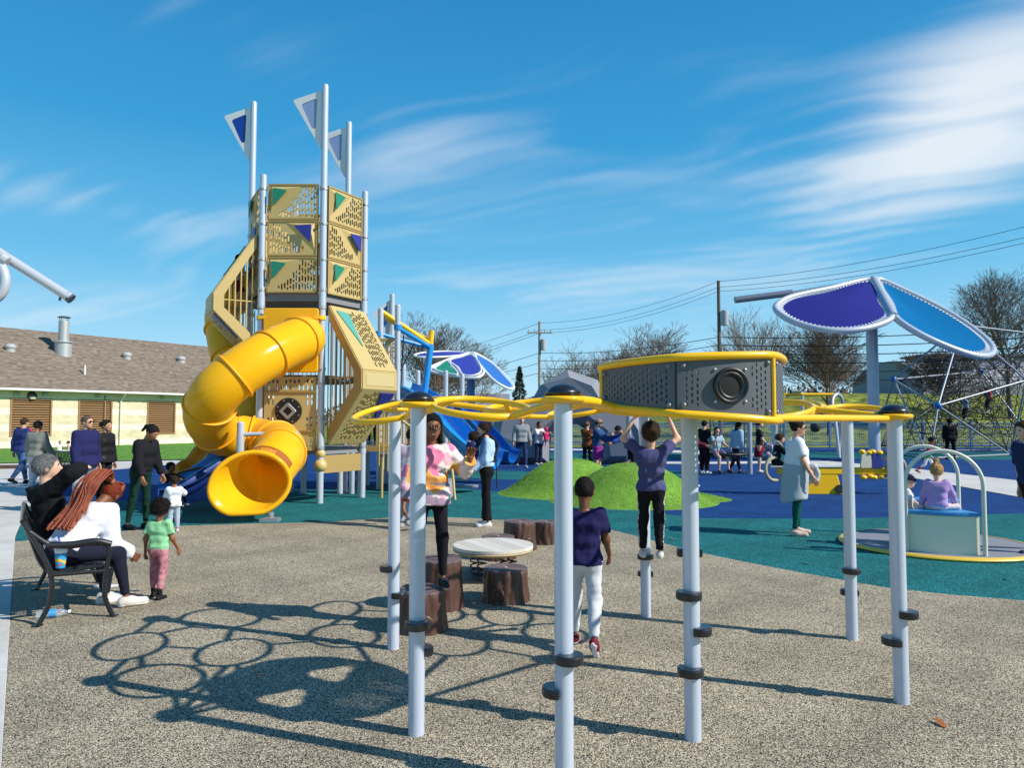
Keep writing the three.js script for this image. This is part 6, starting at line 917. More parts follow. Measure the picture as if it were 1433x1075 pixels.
function strands(g, parent, hair, hu, n, hc) {      // short loose hairs lying on the hair mass
  const R = rng(n + Math.round(hu * 999)), p = g.attributes.position, q = g.attributes.normal, P = new Float32Array(n * 9), wild = (hair.curl ?? 0) > 0.015 ? 1 : 0.25, L = (hair.th ?? 0.014) < 0.0105 ? 0.012 : 0.034;
  for (let i = 0; i < n; i++) { const k = Math.floor(R() * p.count), b = v3(p.getX(k), p.getY(k), p.getZ(k)), m = v3(q.getX(k), q.getY(k), q.getZ(k)), d = v3((R() - 0.5) * wild, -0.55 + (R() - 0.5) * wild, -0.25 + (R() - 0.5) * wild); d.addScaledVector(m, -d.dot(m)).normalize().addScaledVector(m, 0.18 + 0.5 * wild * R()); const s = m.clone().cross(d).normalize().multiplyScalar(0.0016 * hu * 1.2), e = b.clone().addScaledVector(d, L * hu * (0.6 + 0.8 * R())); b.addScaledVector(m, -0.002); P.set([b.x - s.x, b.y - s.y, b.z - s.z, b.x + s.x, b.y + s.y, b.z + s.z, e.x, e.y, e.z], i * 9); }
  const h = new THREE.BufferGeometry(); h.setAttribute('position', new THREE.BufferAttribute(P, 3)); h.computeVertexNormals(); part('hair_strands', h, M(hair.c.map(c => c * 1.25), 0.6, 0, { specularIntensity: 0.4 }), parent, true);
}
const PX = (px, d) => [(px - 716.5) / F * d, d];
const CH = 1.28, TOD = 1.55;                        // head scale for children, toddlers
const hBlack = [0.012, 0.010, 0.009], hBrown = [0.05, 0.028, 0.015], hGrey = [0.22, 0.22, 0.22], hBlond = [0.42, 0.25, 0.10], hDkBrown = [0.025, 0.015, 0.01];
const shortHair = (c, o) => ({ c, ...o }), bunHair = c => ({ c, bun: [0, 0.03, -0.125, 0.05, 0.05, 0.045], th: 0.012 });
// ---- close by
{ // child in tie-dye hoodie standing on a stump
  const tie = (x, y, z) => { const a = nz(x * 5, y * 5, z * 5), b2 = nz(x * 7 + 9, y * 7, z * 7), c = nz(x * 9, y * 9 + 4, z * 9); if (y < 0.84 && y > 0.66) { const band = Math.sin((y + x * 0.25) * 38); if (band > 0.25) return y > 0.74 ? [0.24, 0.23, 0.28] : [0.36, 0.25, 0.33]; } if (a > 0.27) return [0.80, 0.32, 0.08]; if (a > 0.19) return [0.82, 0.55, 0.18]; if (b2 > 0.2) return [0.78, 0.22, 0.36]; if (c > 0.2) return [0.75, 0.42, 0.5]; return [0.80, 0.70, 0.66]; };
  person({ label: 'child in pink and orange tie-dye hoodie and glasses standing on a stump, hand raised', res: 'near', H: 1.4, hs: 1.18, pos: [V(603, 700, 5.86).x, 5.86], y: 0.335, yaw: 12, lean: 0, skin: '#8a5638', armL: { to: [0.30, 1.03, 0.16], hint: [0.7, -0.9, -0.1], curl: 20, spread: 1, palm: [0, 0, 1], thumb: [-1, 0, 0], bend: -35 }, armR: { p: 4, a: 14, e: 22 }, legL: { p: 6, a: 4, k: 12 }, legR: { p: -2, a: 5, k: 6 }, top: { name: 'hoodie', hem: -0.10, loose: 0.03, hood: true, paint: tie }, bottom: { c: [0.012, 0.012, 0.016], loose: 0.004 }, shoes: { c: [0.03, 0.028, 0.035], sole: [0.65, 0.5, 0.42] }, hair: { c: hBlack, th: 0.012, locks: [[0.06, 0.03, 0.0, 0.085, -0.12, 0.02, 0.02, 0.016], [0.045, 0.03, -0.03, 0.075, -0.16, -0.01, 0.02, 0.014], [-0.06, 0.03, 0.0, -0.085, -0.12, 0.02, 0.02, 0.016], [0, 0.0, -0.08, 0, -0.14, -0.09, 0.04, 0.03]], curl: 0.008 }, glasses: 'clear', smile: true, head: [6, 2] });
}
{ // boy hanging from the drum
  const q = V(912, 775, 5.98), stripes = (x, y, z, J) => { const side = x > 0; const k = side ? 'L' : 'R', A = J['hip' + k], B = J['knee' + k], C = J['ank' + k]; const cx = y > B.y ? lerp(A.x, B.x, (A.y - y) / (A.y - B.y)) : lerp(B.x, C.x, (B.y - y) / (B.y - C.y)), cz = y > B.y ? lerp(A.z, B.z, (A.y - y) / (A.y - B.y)) : lerp(B.z, C.z, (B.y - y) / (B.y - C.y)); const dx = (x - cx) * (side ? 1 : -1); if (dx > 0.028) { const m = ((z - cz + 0.024) / 0.016); if (m > 0 && m < 3 && (m % 1) < 0.52) return [0.75, 0.75, 0.77]; } return [0.012, 0.012, 0.014]; };
  person({ label: 'boy in faded violet T-shirt and black striped track pants hanging on under the drum', res: 'near', H: 1.12, hs: 1.25, pos: [q.x, 5.98], y: 0.54, yaw: 172, skin: '#d8a88c', armL: { to: [0.15, 1.13, 0.10], hint: [0.9, -0.7, 0.2], curl: 50 }, armR: { to: [-0.17, 1.13, 0.12], hint: [-0.9, -0.7, 0.2], curl: 50 }, legL: { p: 4, a: 3, k: 10, f: 4 }, legR: { p: -6, a: 1, k: 4, f: 6 }, top: { sleeve: 0.3, hem: -0.06, loose: 0.022, c: [0.075, 0.08, 0.19] }, bottom: { loose: 0.014, paint: stripes }, shoes: { c: [0.55, 0.54, 0.52], sole: [0.7, 0.7, 0.68] }, hair: shortHair(hBrown, { th: 0.018 }), head: [0, -18] });
}
{ // boy walking away behind the middle post
  const q = G(822, 908); person({ label: 'boy in navy T-shirt and pale grey joggers with red shoes stepping away past a post', res: 'near', H: 1.25, hs: 1.22, pos: [q.x - 0.02, -q.z], yaw: 170, skin: '#6b4228', lean: 4, armL: { p: -6, a: 8, e: 18 }, armR: { p: 14, a: 10, e: 30 }, legL: { p: 16, a: 3, k: 16, f: 0 }, legR: { p: -10, a: 3, k: 26, f: 52, out: 8 }, top: { sleeve: 0.36, hem: -0.07, loose: 0.018, c: [0.018, 0.017, 0.075] }, bottom: { c: [0.56, 0.57, 0.60], loose: 0.016 }, shoes: { c: [0.16, 0.012, 0.03], sole: [0.75, 0.74, 0.74] }, hair: shortHair(hBlack, { th: 0.009 }) });
}
{ // toddler-size child in green by the bench
  const q = G(221, 838), plaid = (x, y, z) => { const g = nz(x * 22, y * 22, z * 22); return g > 0.1 ? [0.50, 0.22, 0.25] : g < -0.15 ? [0.36, 0.13, 0.16] : [0.46, 0.19, 0.22]; };
  person({ label: 'small child in mint green T-shirt, pink patterned pants and black boots walking off', res: 'near', H: 0.93, hs: 1.45, pos: [q.x, -q.z], yaw: 172, skin: '#8c5a3c', armL: { p: -8, a: 14, e: 20 }, armR: { p: 10, a: 12, e: 24 }, legL: { p: 8, a: 4, k: 8 }, legR: { p: -6, a: 4, k: 8 }, top: { sleeve: 0.34, hem: -0.05, loose: 0.022, c: [0.26, 0.58, 0.30] }, bottom: { loose: 0.012, paint: plaid, len: 0.88 }, shoes: { c: [0.014, 0.014, 0.016], tall: 0.10 }, hair: { c: hBlack, th: 0.024, curl: 0.03, freq: 45 } });
}
{ // two people on the bench
  const s1 = benchAt(0.36, 0, 0.15), fy = Math.atan2(bfront.x, bfront.z) / DEG;
  const w = person({ label: 'woman with long red braids in white sweatshirt leaning forward on the bench', res: 'near', H: 1.68, pos: [s1.x, -s1.z], sit: 0.55, yaw: fy + 8, lean: 46, twist: 30, skin: '#7a4a30', legL: { p: 80, a: 8, k: 84, f: 0 }, legR: { p: 84, a: 6, k: 74, f: 0 }, armL: { p: 12, a: 8, e: 46, w: 20 }, armR: { p: 2, a: 10, e: 52, w: 26 }, top: { name: 'sweatshirt', hem: -0.02, loose: 0.035, c: [0.70, 0.70, 0.76] }, bottom: { c: [0.014, 0.016, 0.03], loose: 0.004 }, shoes: { c: [0.68, 0.62, 0.56], sole: [0.72, 0.68, 0.64] }, hair: { c: [0.16, 0.03, 0.012], th: 0.010 }, head: [26, -4] });
  const R = rng(4), HMm = w.HM, hu = w.hu, tie = v3(0.0, 0.07 * hu, -0.13 * hu).applyMatrix4(HMm), br = [], b2 = [];
  for (let k = 0; k < 150; k++) {       // braids gathered at a tie, arching over and lying down the back
    const a = R() * 6.283, rr = 0.03 + 0.05 * R(), wide = k % 6 === 0, x1 = -0.05 + (R() - 0.5) * 0.14 + (wide ? 0.10 * R() : 0), x2 = wide ? lerp(x1, 0.16 - 0.1 * R(), 0.8) : -0.07 + (R() - 0.5) * 0.18, len = 0.12 + 0.2 * R(), lift2 = 0.02 * R();
    const p0 = tie.clone().add(v3((R() - 0.5) * 0.03, (R() - 0.5) * 0.03, (R() - 0.5) * 0.03)), p1 = w.TT(x1 * 0.6 + Math.cos(a) * rr, 0.74 + 0.05 * Math.sin(a), -0.19 - rr * 0.4), p2 = w.TT(x1 + Math.cos(a) * rr * 0.7, 0.56, -0.21 - rr * 0.5 - lift2), p3 = w.TT((x1 + x2) / 2, 0.40 - 0.04 * R(), -0.175 - lift2 - (wide ? 0 : 0.03 * R())), p4 = w.TT(x2, 0.40 - len, -0.165 - lift2 - (wide ? 0 : 0.02 * R()));
    br.push(tube([p0, p1, p2, p3, p4], 0.0065 + 0.002 * R(), 16, 5));
  }
  for (let k = 0; k < 46; k++) { const a = lerp(-2.6, 2.6, k / 45), q0 = v3(Math.sin(a) * 0.084 * hu, (0.03 + 0.05 * Math.cos(a * 0.6)) * hu, (0.07 * Math.cos(a) - 0.01) * hu).applyMatrix4(HMm), m = v3(Math.sin(a) * 0.078 * hu, 0.118 * hu, (-0.03) * hu).applyMatrix4(HMm); b2.push(tube([q0, m, tie], 0.0065, 10, 5)); }
  part('braids', [...br, ...b2], M([0.24, 0.048, 0.014], 0.6), w.root, true); part('hair_tie', ball(0.034, tie.x, tie.y, tie.z, 1, 1, 0.7), M([0.35, 0.14, 0.06], 0.7), w.root);
  const s2 = benchAt(1.05, 0, 0.1);
  person({ label: 'grey-haired man in black hoodie on the bench shading his eyes with one arm', res: 'near', H: 1.76, pos: [s2.x, -s2.z], sit: 0.55, yaw: fy, lean: -8, build: 1.2, belly: 1.15, skin: '#dcae94', legL: { p: 80, a: 9, k: 80 }, legR: { p: 80, a: 9, k: 80 }, armL: { p: 24, a: 10, e: 50, w: 14 }, armR: { to: [-0.10, 1.22, 0.2], hint: [-0.9, 0.35, 0.2], curl: 12, palm: [0, -1, 0.2] }, top: { name: 'hoodie', hem: -0.04, loose: 0.03, hood: true, c: [0.010, 0.010, 0.012] }, bottom: { c: [0.016, 0.016, 0.02], loose: 0.012 }, shoes: [0.5, 0.5, 0.5], hair: shortHair([0.13, 0.13, 0.13], { th: 0.012, curl: 0.006 }) });
}
{ // woman bending to toddler at the slide end
  const q = G(196, 741); person({ label: 'woman in black hooded jacket and dark green leggings looking down at the toddler', res: 'mid', H: 1.64, pos: [q.x, -q.z], yaw: 78, lean: 10, skin: '#a9714e', build: 1.12, armR: { p: 8, a: 6, e: 12 }, armL: { p: 6, a: 8, e: 16 }, legL: { p: 2, a: 3, k: 4 }, legR: { p: -6, a: 3, k: 6 }, top: { name: 'jacket', hem: 0.02, loose: 0.026, hood: true, c: [0.014, 0.014, 0.018] }, bottom: { c: [0.008, 0.032, 0.022], loose: 0.004 }, shoes: [0.012, 0.012, 0.016], hair: { c: hBlack, th: 0.01, locks: [[0, 0.05, -0.09, 0, 0.02, -0.15, 0.035, 0.03], [0, 0.02, -0.15, 0, -0.08, -0.17, 0.03, 0.02]] }, head: [0, 26] });
  const r = G(243, 744); person({ label: 'toddler in white hooded jacket and pale jeans reaching out beside the slides', res: 'mid', H: 0.84, hs: TOD, pos: [r.x, -r.z], yaw: 205, skin: '#a9714e', armR: { p: 62, a: 20, e: 14 }, armL: { p: 20, a: 14, e: 20 }, top: { name: 'hooded_jacket', hem: -0.10, loose: 0.045, hood: true, paint: (x, y, z) => nz(x * 16, y * 16, z * 16) > 0.28 ? [0.5, 0.52, 0.58] : [0.76, 0.77, 0.80] }, bottom: { c: [0.36, 0.42, 0.50], loose: 0.02 }, shoes: [0.6, 0.6, 0.62], hair: { c: hDkBrown, th: 0.012, bun: [0.05, 0.1, -0.05, 0.035, 0.035, 0.035] } });
  const k = V(238, 668, 13.3); person({ label: 'small child in black sitting at the foot of the orange slide', res: 'mid', H: 0.98, hs: 1.4, pos: [k.x, 13.3], sit: 0.42, yaw: 78, skin: '#7a4a30', legL: { p: 76, a: 8, k: 60 }, legR: { p: 76, a: 8, k: 60 }, armR: { p: 74, a: 12, e: 10 }, armL: { p: 60, a: 20, e: 20 }, top: { c: [0.014, 0.014, 0.017], sleeve: 0.97 }, bottom: { c: [0.016, 0.018, 0.03] }, shoes: [0.3, 0.3, 0.32], hair: { c: hBlack, th: 0.018, curl: 0.012, freq: 45 } });
}
// ---- standing group by the building
const stand = (label, px, d, H, yaw, extra) => person({ label, res: 'mid', H, pos: PX(px, d), yaw, ...extra });
stand('man in navy fleece and light jeans wearing sunglasses', 122, 13.2, 1.76, 76, { skin: '#d3a184', build: 1.35, belly: 1.25, glasses: 'dark', armR: { p: 2, a: 8, e: 14 }, top: { name: 'fleece', hem: -0.12, loose: 0.03, collar: true, c: [0.02, 0.022, 0.09] }, bottom: { c: [0.40, 0.47, 0.56], loose: 0.022 }, shoes: [0.06, 0.04, 0.03], hair: shortHair([0.10, 0.075, 0.06], { th: 0.008 }) });
stand('woman in black quilted jacket standing beside the man in navy fleece', 149, 14.2, 1.68, 80, { skin: '#b98a6c', top: { name: 'quilted_jacket', hem: -0.08, loose: 0.026, collar: true, c: [0.016, 0.016, 0.018], rough: 0.5 }, bottom: { c: [0.02, 0.018, 0.024], loose: 0.008 }, shoes: [0.02, 0.02, 0.02], hair: bunHair(hDkBrown) });
stand('man in dark blue and red team jacket and jeans walking away with a bottle', 35, 18.8, 1.76, 165, { skin: '#d3a184', build: 1.15, legL: { p: 18, a: 2, k: 6 }, legR: { p: -16, a: 2, k: 26, f: 20 }, armL: { p: -10, a: 8, e: 12 }, top: { name: 'team_jacket', hem: -0.06, loose: 0.035, collar: true, paint: (x, y, z, J, s) => Math.abs(x) > 0.145 * s && y > 1.26 * s && Math.abs(z) < 0.03 ? [0.5, 0.03, 0.05] : [0.03, 0.045, 0.16] }, bottom: { c: [0.07, 0.13, 0.26], loose: 0.016 }, shoes: [0.02, 0.02, 0.022], hair: shortHair(hBrown, { th: 0.009 }) });
stand('man in olive grey jacket and pale jeans walking away', 54, 16.6, 1.66, 172, { skin: '#a9714e', build: 1.1, legL: { p: 6, a: 4, k: 4 }, legR: { p: -14, a: 2, k: 18, f: 10 }, armR: { p: 10, a: 12, e: 30 }, top: { name: 'jacket', hem: -0.06, loose: 0.035, collar: true, c: [0.21, 0.22, 0.19] }, bottom: { c: [0.46, 0.47, 0.52], loose: 0.02 }, shoes: [0.012, 0.012, 0.014], hair: shortHair(hBlack, { th: 0.012 }) });
for (const [px, c, hcol, l] of [[84, [0.72, 0.72, 0.72], hBrown, 'small child in white sitting on the lawn'], [96, [0.62, 0.3, 0.32], hBrown, 'small child in pink and white sitting on the lawn']]) { const q = G(px, 633.5); person({ label: l, H: 1.0, hs: 1.4, pos: [q.x, -q.z], sit: 0.12, yaw: px === 84 ? 60 : -60, skin: '#d8a88c', legL: { p: 88, a: 16, k: 20 }, legR: { p: 88, a: 16, k: 20 }, top: { c, sleeve: 0.4 }, bottom: { c: [0.6, 0.6, 0.62] }, shoes: [0.7, 0.7, 0.7], hair: shortHair(hcol) }); }
// ---- middle ground
{
  const q = G(680, 737), w = person({ label: 'woman in light blue hoodie and black flared leggings wearing a baby carrier', res: 'mid', H: 1.64, pos: [q.x, -q.z], yaw: -82, skin: '#e0b096', armL: { p: 14, a: 6, e: 34 }, armR: { p: 10, a: 6, e: 30 }, top: { name: 'hoodie', hem: 0.06, loose: 0.04, hood: true, paint: (x, y, z) => (z > 0.02 && nz(x * 4, y * 3, z * 5) > 0.02) ? [0.10, 0.19, 0.36] : [0.42, 0.58, 0.72] }, bottom: { c: [0.012, 0.011, 0.014], loose: 0.004, flare: 0.03, rise: 0.14 }, shoes: [0.66, 0.62, 0.6], hair: { c: hDkBrown, th: 0.014, bun: [0, 0.06, -0.115, 0.055, 0.055, 0.05], curl: 0.01 }, head: [0, 8] });
  const cr = thing('baby_carrier', 'navy baby carrier with cream edge worn on the chest of the hooded woman', 'baby carrier', [q.x, 0, q.z], -82 * DEG), f = blend([caps(0, 0.98, 0.15, 0, 1.26, 0.2, 0.11, 0.12), caps(-0.05, 1.1, 0.14, 0.05, 1.1, 0.14, 0.12, 0.12)], 0.06);
  part('pouch', meshField(f, [-0.25, 0.8, 0], [0.25, 1.45, 0.4], 0.02), cloth([0.03, 0.032, 0.10]), cr); part('hem_trim', tube([v3(0.1, 1.3, 0.18), v3(0.0, 1.36, 0.3), v3(-0.1, 1.3, 0.18), v3(-0.12, 1.1, 0.24), v3(-0.11, 0.95, 0.22)], 0.018, 24, 6), cloth([0.62, 0.58, 0.5]), cr);
  part('strap', [tube([v3(0.11, 1.3, 0.14), v3(0.13, 1.47, 0.02), v3(0.04, 1.3, -0.17), v3(-0.12, 1.08, -0.13)], 0.022, 24, 6), tube([v3(-0.11, 1.3, 0.14), v3(-0.13, 1.47, 0.02), v3(-0.04, 1.3, -0.17), v3(0.12, 1.08, -0.13)], 0.022, 24, 6), tube([v3(0.13, 1.0, 0.1), v3(0.16, 1.03, -0.02), v3(0, 1.04, -0.16), v3(-0.16, 1.03, -0.02), v3(-0.13, 1.0, 0.1)], 0.03, 30, 6), rod(v3(0.02, 1.0, -0.16), v3(0.03, 0.6, -0.17), 0.01, 5)], cloth([0.02, 0.02, 0.03]), cr);
  part('baby_head', ball(0.085, 0, 1.42, 0.2, 1, 1.05, 1), cloth(hDkBrown), cr);
}
stand('person in loose jeans and pale jacket partly hidden behind the left climber posts', 572, 11.2, 1.55, 170, { skin: '#8c5a3c', legR: { p: -12, a: 4, k: 24, f: 16 }, lean: 12, top: { c: [0.5, 0.4, 0.44], loose: 0.03 }, bottom: { c: [0.30, 0.34, 0.40], loose: 0.024 }, shoes: [0.3, 0.3, 0.32], hair: shortHair(hBlack) });
const far = (label, px, py, H, yaw, extra) => { const q = G(px, py); return person({ label, H, pos: [q.x, -q.z], yaw, ...extra }); };
far('balding man in grey zip jacket and jeans walking toward the mounds', 730, 655, 1.82, 8, { res: 'mid', build: 1.12, skin: '#d3a184', legL: { p: 12, a: 2, k: 4 }, legR: { p: -10, a: 2, k: 14 }, armL: { a: 14, e: 24 }, armR: { a: 14, e: 20 }, top: { name: 'jacket', hem: -0.06, loose: 0.03, collar: true, c: [0.26, 0.27, 0.29] }, bottom: { c: [0.025, 0.045, 0.12], loose: 0.014 }, shoes: [0.3, 0.3, 0.32] });
far('child in teal top running beside the grey climbing rock', 712, 648, 1.35, 40, { hs: CH, skin: '#d8a88c', legL: { p: 24, k: 20 }, legR: { p: -20, k: 40, f: 30 }, armR: { p: 20, e: 60 }, top: { c: [0.02, 0.24, 0.21] }, bottom: { c: [0.02, 0.03, 0.06], len: 0.42 }, shoes: [0.3, 0.34, 0.1], hair: shortHair([0.2, 0.09, 0.03]) });
{
  const q = G(754, 651); person({ label: 'woman in white top and dark jeans carrying a toddler in a pink hood', H: 1.62, pos: [q.x, -q.z], yaw: 40, skin: '#8c5a3c', armL: { p: 50, a: 14, e: 60 }, armR: { p: 40, a: 6, e: 70 }, top: { c: [0.66, 0.60, 0.60], hem: -0.08 }, bottom: { c: [0.02, 0.03, 0.07] }, shoes: [0.65, 0.55, 0.55], hair: { c: hDkBrown, locks: [[0, 0, -0.07, 0, -0.16, -0.09, 0.06, 0.04]] } });
  person({ label: 'toddler in bright pink hooded jacket carried on an arm by the rock', H: 0.9, hs: TOD, pos: [q.x + 0.27, -q.z - 0.16], y: 0.62, yaw: 200, skin: '#a9714e', legL: { p: 60, k: 50 }, legR: { p: 60, k: 50 }, armL: { p: 50, e: 40 }, top: { name: 'jacket', c: [0.68, 0.04, 0.14], loose: 0.03 }, bottom: { c: [0.60, 0.3, 0.38] }, shoes: [0.6, 0.6, 0.6], hair: { c: [0.68, 0.04, 0.14], th: 0.022, nape: -0.09, line: 0.05 } });
}
{
  const q = G(822, 660); person({ label: 'woman in rust brown sweater and black leggings holding a toddler in jeans', H: 1.64, pos: [q.x, -q.z], yaw: 150, skin: '#d8a88c', armL: { p: 60, e: 60 }, armR: { p: 40, e: 70 }, top: { c: [0.19, 0.055, 0.022], hem: -0.1, loose: 0.03 }, bottom: { c: [0.012, 0.012, 0.014] }, shoes: [0.4, 0.35, 0.34], hair: bunHair([0.14, 0.07, 0.035]) });
  person({ label: 'toddler in teal shirt and jeans held by the woman in rust brown', H: 0.92, hs: TOD, pos: [q.x + 0.32, -q.z - 0.1], y: 0.66, yaw: -60, skin: '#d8a88c', legL: { p: 50, k: 40 }, legR: { p: 40, k: 40 }, armL: { p: 60, e: 20 }, top: { c: [0.15, 0.36, 0.34] }, bottom: { c: [0.16, 0.24, 0.38] }, shoes: [0.5, 0.5, 0.5], hair: shortHair(hDkBrown, { bun: [0.05, 0.07, -0.05, 0.03, 0.03, 0.03] }) });
  far('person in blue denim jacket and magenta patterned shorts wearing a tan cap', 837, 668, 1.7, 60, { skin: '#d3a184', armL: { p: 40, e: 80 }, armR: { p: 46, e: 60 }, hat: [0.36, 0.2, 0.13], top: { name: 'denim_jacket', c: [0.03, 0.07, 0.17], hem: -0.04, loose: 0.03 }, bottom: { len: 0.46, loose: 0.03, paint: (x, y, z) => nz(x * 26, y * 26, z * 26) > 0 ? [0.48, 0.03, 0.22] : [0.16, 0.03, 0.24] }, shoes: [0.4, 0.3, 0.28], hair: shortHair(hBrown) });
}
far('adult in royal blue jacket bending over behind the turf mound', 884, 668, 1.68, -70, { lean: 40, skin: '#a9714e', armL: { p: 60, e: 10 }, armR: { p: 64, e: 10 }, top: { name: 'jacket', c: [0.03, 0.06, 0.26], loose: 0.03 }, bottom: { c: [0.02, 0.02, 0.03] }, shoes: [0.1, 0.1, 0.1], hair: shortHair(hBlack) });
far('small child in white and pink sitting on the crest of the turf mound', 889, 668, 0.95, -80, { sit: 0.52, hs: TOD, skin: '#8c5a3c', legL: { p: 80, k: 30 }, legR: { p: 84, k: 30 }, top: { c: [0.68, 0.62, 0.62] }, bottom: { paint: (x, y, z) => nz(x * 30, y * 30, z * 30) > 0 ? [0.6, 0.1, 0.3] : [0.7, 0.6, 0.3] }, shoes: [0.65, 0.5, 0.55], hair: shortHair(hBlack) });
far('person in maroon jacket with pink strap and dark leggings behind the drum post', 968, 682, 1.66, 60, { res: 'mid', skin: '#d3a184', armL: { p: 20, e: 60 }, top: { name: 'jacket', c: [0.15, 0.02, 0.045], loose: 0.026, hem: -0.06 }, bottom: { c: [0.03, 0.022, 0.034] }, shoes: { c: [0.62, 0.62, 0.63] }, hair: { c: hBlond, locks: [[0, 0, -0.07, 0, -0.14, -0.09, 0.05, 0.04]] } });
far('person in black T-shirt and dark red trousers next to the basket swing', 986, 663, 1.66, 120, { skin: '#d3a184', armL: { p: 50, e: 60 }, top: { c: [0.012, 0.012, 0.014], sleeve: 0.4, loose: 0.03 }, bottom: { c: [0.04, 0.012, 0.018], loose: 0.03 }, shoes: [0.6, 0.62, 0.64], hair: shortHair(hBlack) });
{ const q = G(1003, 664); person({ label: 'woman in light blue top and pink shorts sitting on the basket swing edge', H: 1.62, pos: [q.x, -q.z], sit: 0.72, yaw: 18, skin: '#c79a84', legL: { p: 70, a: 8, k: 66 }, legR: { p: 66, a: 10, k: 62 }, armR: { p: 40, e: 120, w: 10 }, armL: { p: 30, e: 40 }, top: { c: [0.30, 0.42, 0.50], sleeve: 0.32 }, bottom: { c: [0.36, 0.2, 0.24], len: 0.34 }, shoes: [0.1, 0.1, 0.1], hair: { c: hDkBrown, locks: [[0.05, 0, -0.04, 0.08, -0.2, 0.0, 0.04, 0.03], [-0.05, 0, -0.04, -0.08, -0.2, 0.0, 0.04, 0.03]] } }); }
far('person in light blue jacket and black leggings in front of the basket swing', 1030, 663, 1.66, 110, { skin: '#d3a184', lean: 8, legL: { p: 20, k: 6 }, legR: { p: -20, k: 10, f: 12 }, armL: { p: 30, e: 50 }, top: { name: 'jacket', c: [0.30, 0.46, 0.58], loose: 0.05, hem: -0.10 }, bottom: { c: [0.012, 0.012, 0.016] }, shoes: { c: [0.03, 0.03, 0.035] }, hair: { c: hDkBrown, locks: [[0, 0, -0.07, 0, -0.2, -0.09, 0.06, 0.04]] } });
far('person in black top and red skirt beside the swing post', 1063, 662, 1.66, 70, { skin: '#d8a88c', armR: { p: 20, a: 8, e: 20 }, top: { c: [0.015, 0.015, 0.018], sleeve: 0.4 }, bottom: { c: [0.26, 0.012, 0.025], skirt: 0.42, hemR: 0.2, name: 'skirt' }, shoes: [0.62, 0.62, 0.64], hair: bunHair(hBrown) });
{ const q = G(1060, 660); person({ label: 'child in white standing far off beyond the yellow ring', H: 1.25, hs: CH, pos: [V(1088, 600, 36).x, 36], y: 0.9, yaw: 0, skin: '#d8a88c', top: { c: [0.7, 0.68, 0.7] }, bottom: { c: [0.68, 0.62, 0.64] }, shoes: [0.6, 0.6, 0.6], hair: shortHair([0.2, 0.05, 0.03]) }); }
{ // see-saw riders
  const a = V(1086, 650, 16.4); person({ label: 'boy in black top wearing a patterned backpack riding the see-saw', res: 'mid', H: 1.34, hs: 1.2, pos: [a.x, 16.4], sit: 0.74, yaw: 82, lean: 8, skin: '#d8a88c', legL: { p: 66, a: 10, k: 40, f: -10 }, legR: { p: 64, a: 10, k: 36, f: -10 }, armL: { p: 46, e: 26 }, armR: { p: 46, e: 26 }, top: { c: [0.015, 0.015, 0.018], hem: -0.04 }, bottom: { c: [0.014, 0.015, 0.02] }, shoes: { c: [0.14, 0.05, 0.16], sole: [0.7, 0.7, 0.7] }, hair: shortHair(hBrown, { th: 0.018 }) });
  const bp = thing('backpack', 'blue patterned school backpack on the boy riding the see-saw', 'backpack', [a.x, 0, -16.4], 82 * DEG), g = meshField(wr2(blend([caps(-0.05, 0.86, -0.2, 0.05, 0.86, -0.2, 0.12, 0.12), caps(-0.05, 1.08, -0.17, 0.05, 1.08, -0.17, 0.1, 0.1)], 0.06)), [-0.25, 0.66, -0.4], [0.25, 1.3, 0], 0.018); const p = g.attributes.position, c = new Float32Array(p.count * 3); for (let i = 0; i < p.count; i++) { const n = nz(p.getX(i) * 16, p.getY(i) * 16, p.getZ(i) * 16); c.set(n > 0.22 ? [0.5, 0.5, 0.55] : n < -0.25 ? [0.4, 0.08, 0.12] : n > 0 ? [0.02, 0.04, 0.09] : [0.10, 0.20, 0.32], i * 3); } g.setAttribute('color', new THREE.BufferAttribute(c, 3)); part('bag', g, vcMat, bp); part('strap', [tube([v3(0.09, 1.14, -0.12), v3(0.1, 1.2, 0.0), v3(0.1, 1.08, 0.1), v3(0.1, 0.9, -0.08)], 0.02, 20, 6), tube([v3(-0.09, 1.14, -0.12), v3(-0.1, 1.2, 0.0), v3(-0.1, 1.08, 0.1), v3(-0.1, 0.9, -0.08)], 0.02, 20, 6)], cloth([0.45, 0.45, 0.46]), bp);
  const q = V(1257, 640, 16.4); person({ label: 'small child in pale pink sitting on the far see-saw seat', H: 1.0, hs: 1.4, pos: [q.x, 16.4], sit: 0.68, yaw: -95, skin: '#d8a88c', legL: { p: 70, k: 50 }, legR: { p: 70, k: 50 }, armL: { p: 60, e: 10 }, armR: { p: 60, e: 10 }, top: { c: [0.66, 0.42, 0.44] }, bottom: { c: [0.3, 0.22, 0.24] }, shoes: [0.5, 0.5, 0.5], hair: shortHair(hBlond) });
}
function wr2(f) { return (x, y, z) => f(x, y, z) + 0.006 * nz(x * 20, y * 20, z * 20); }
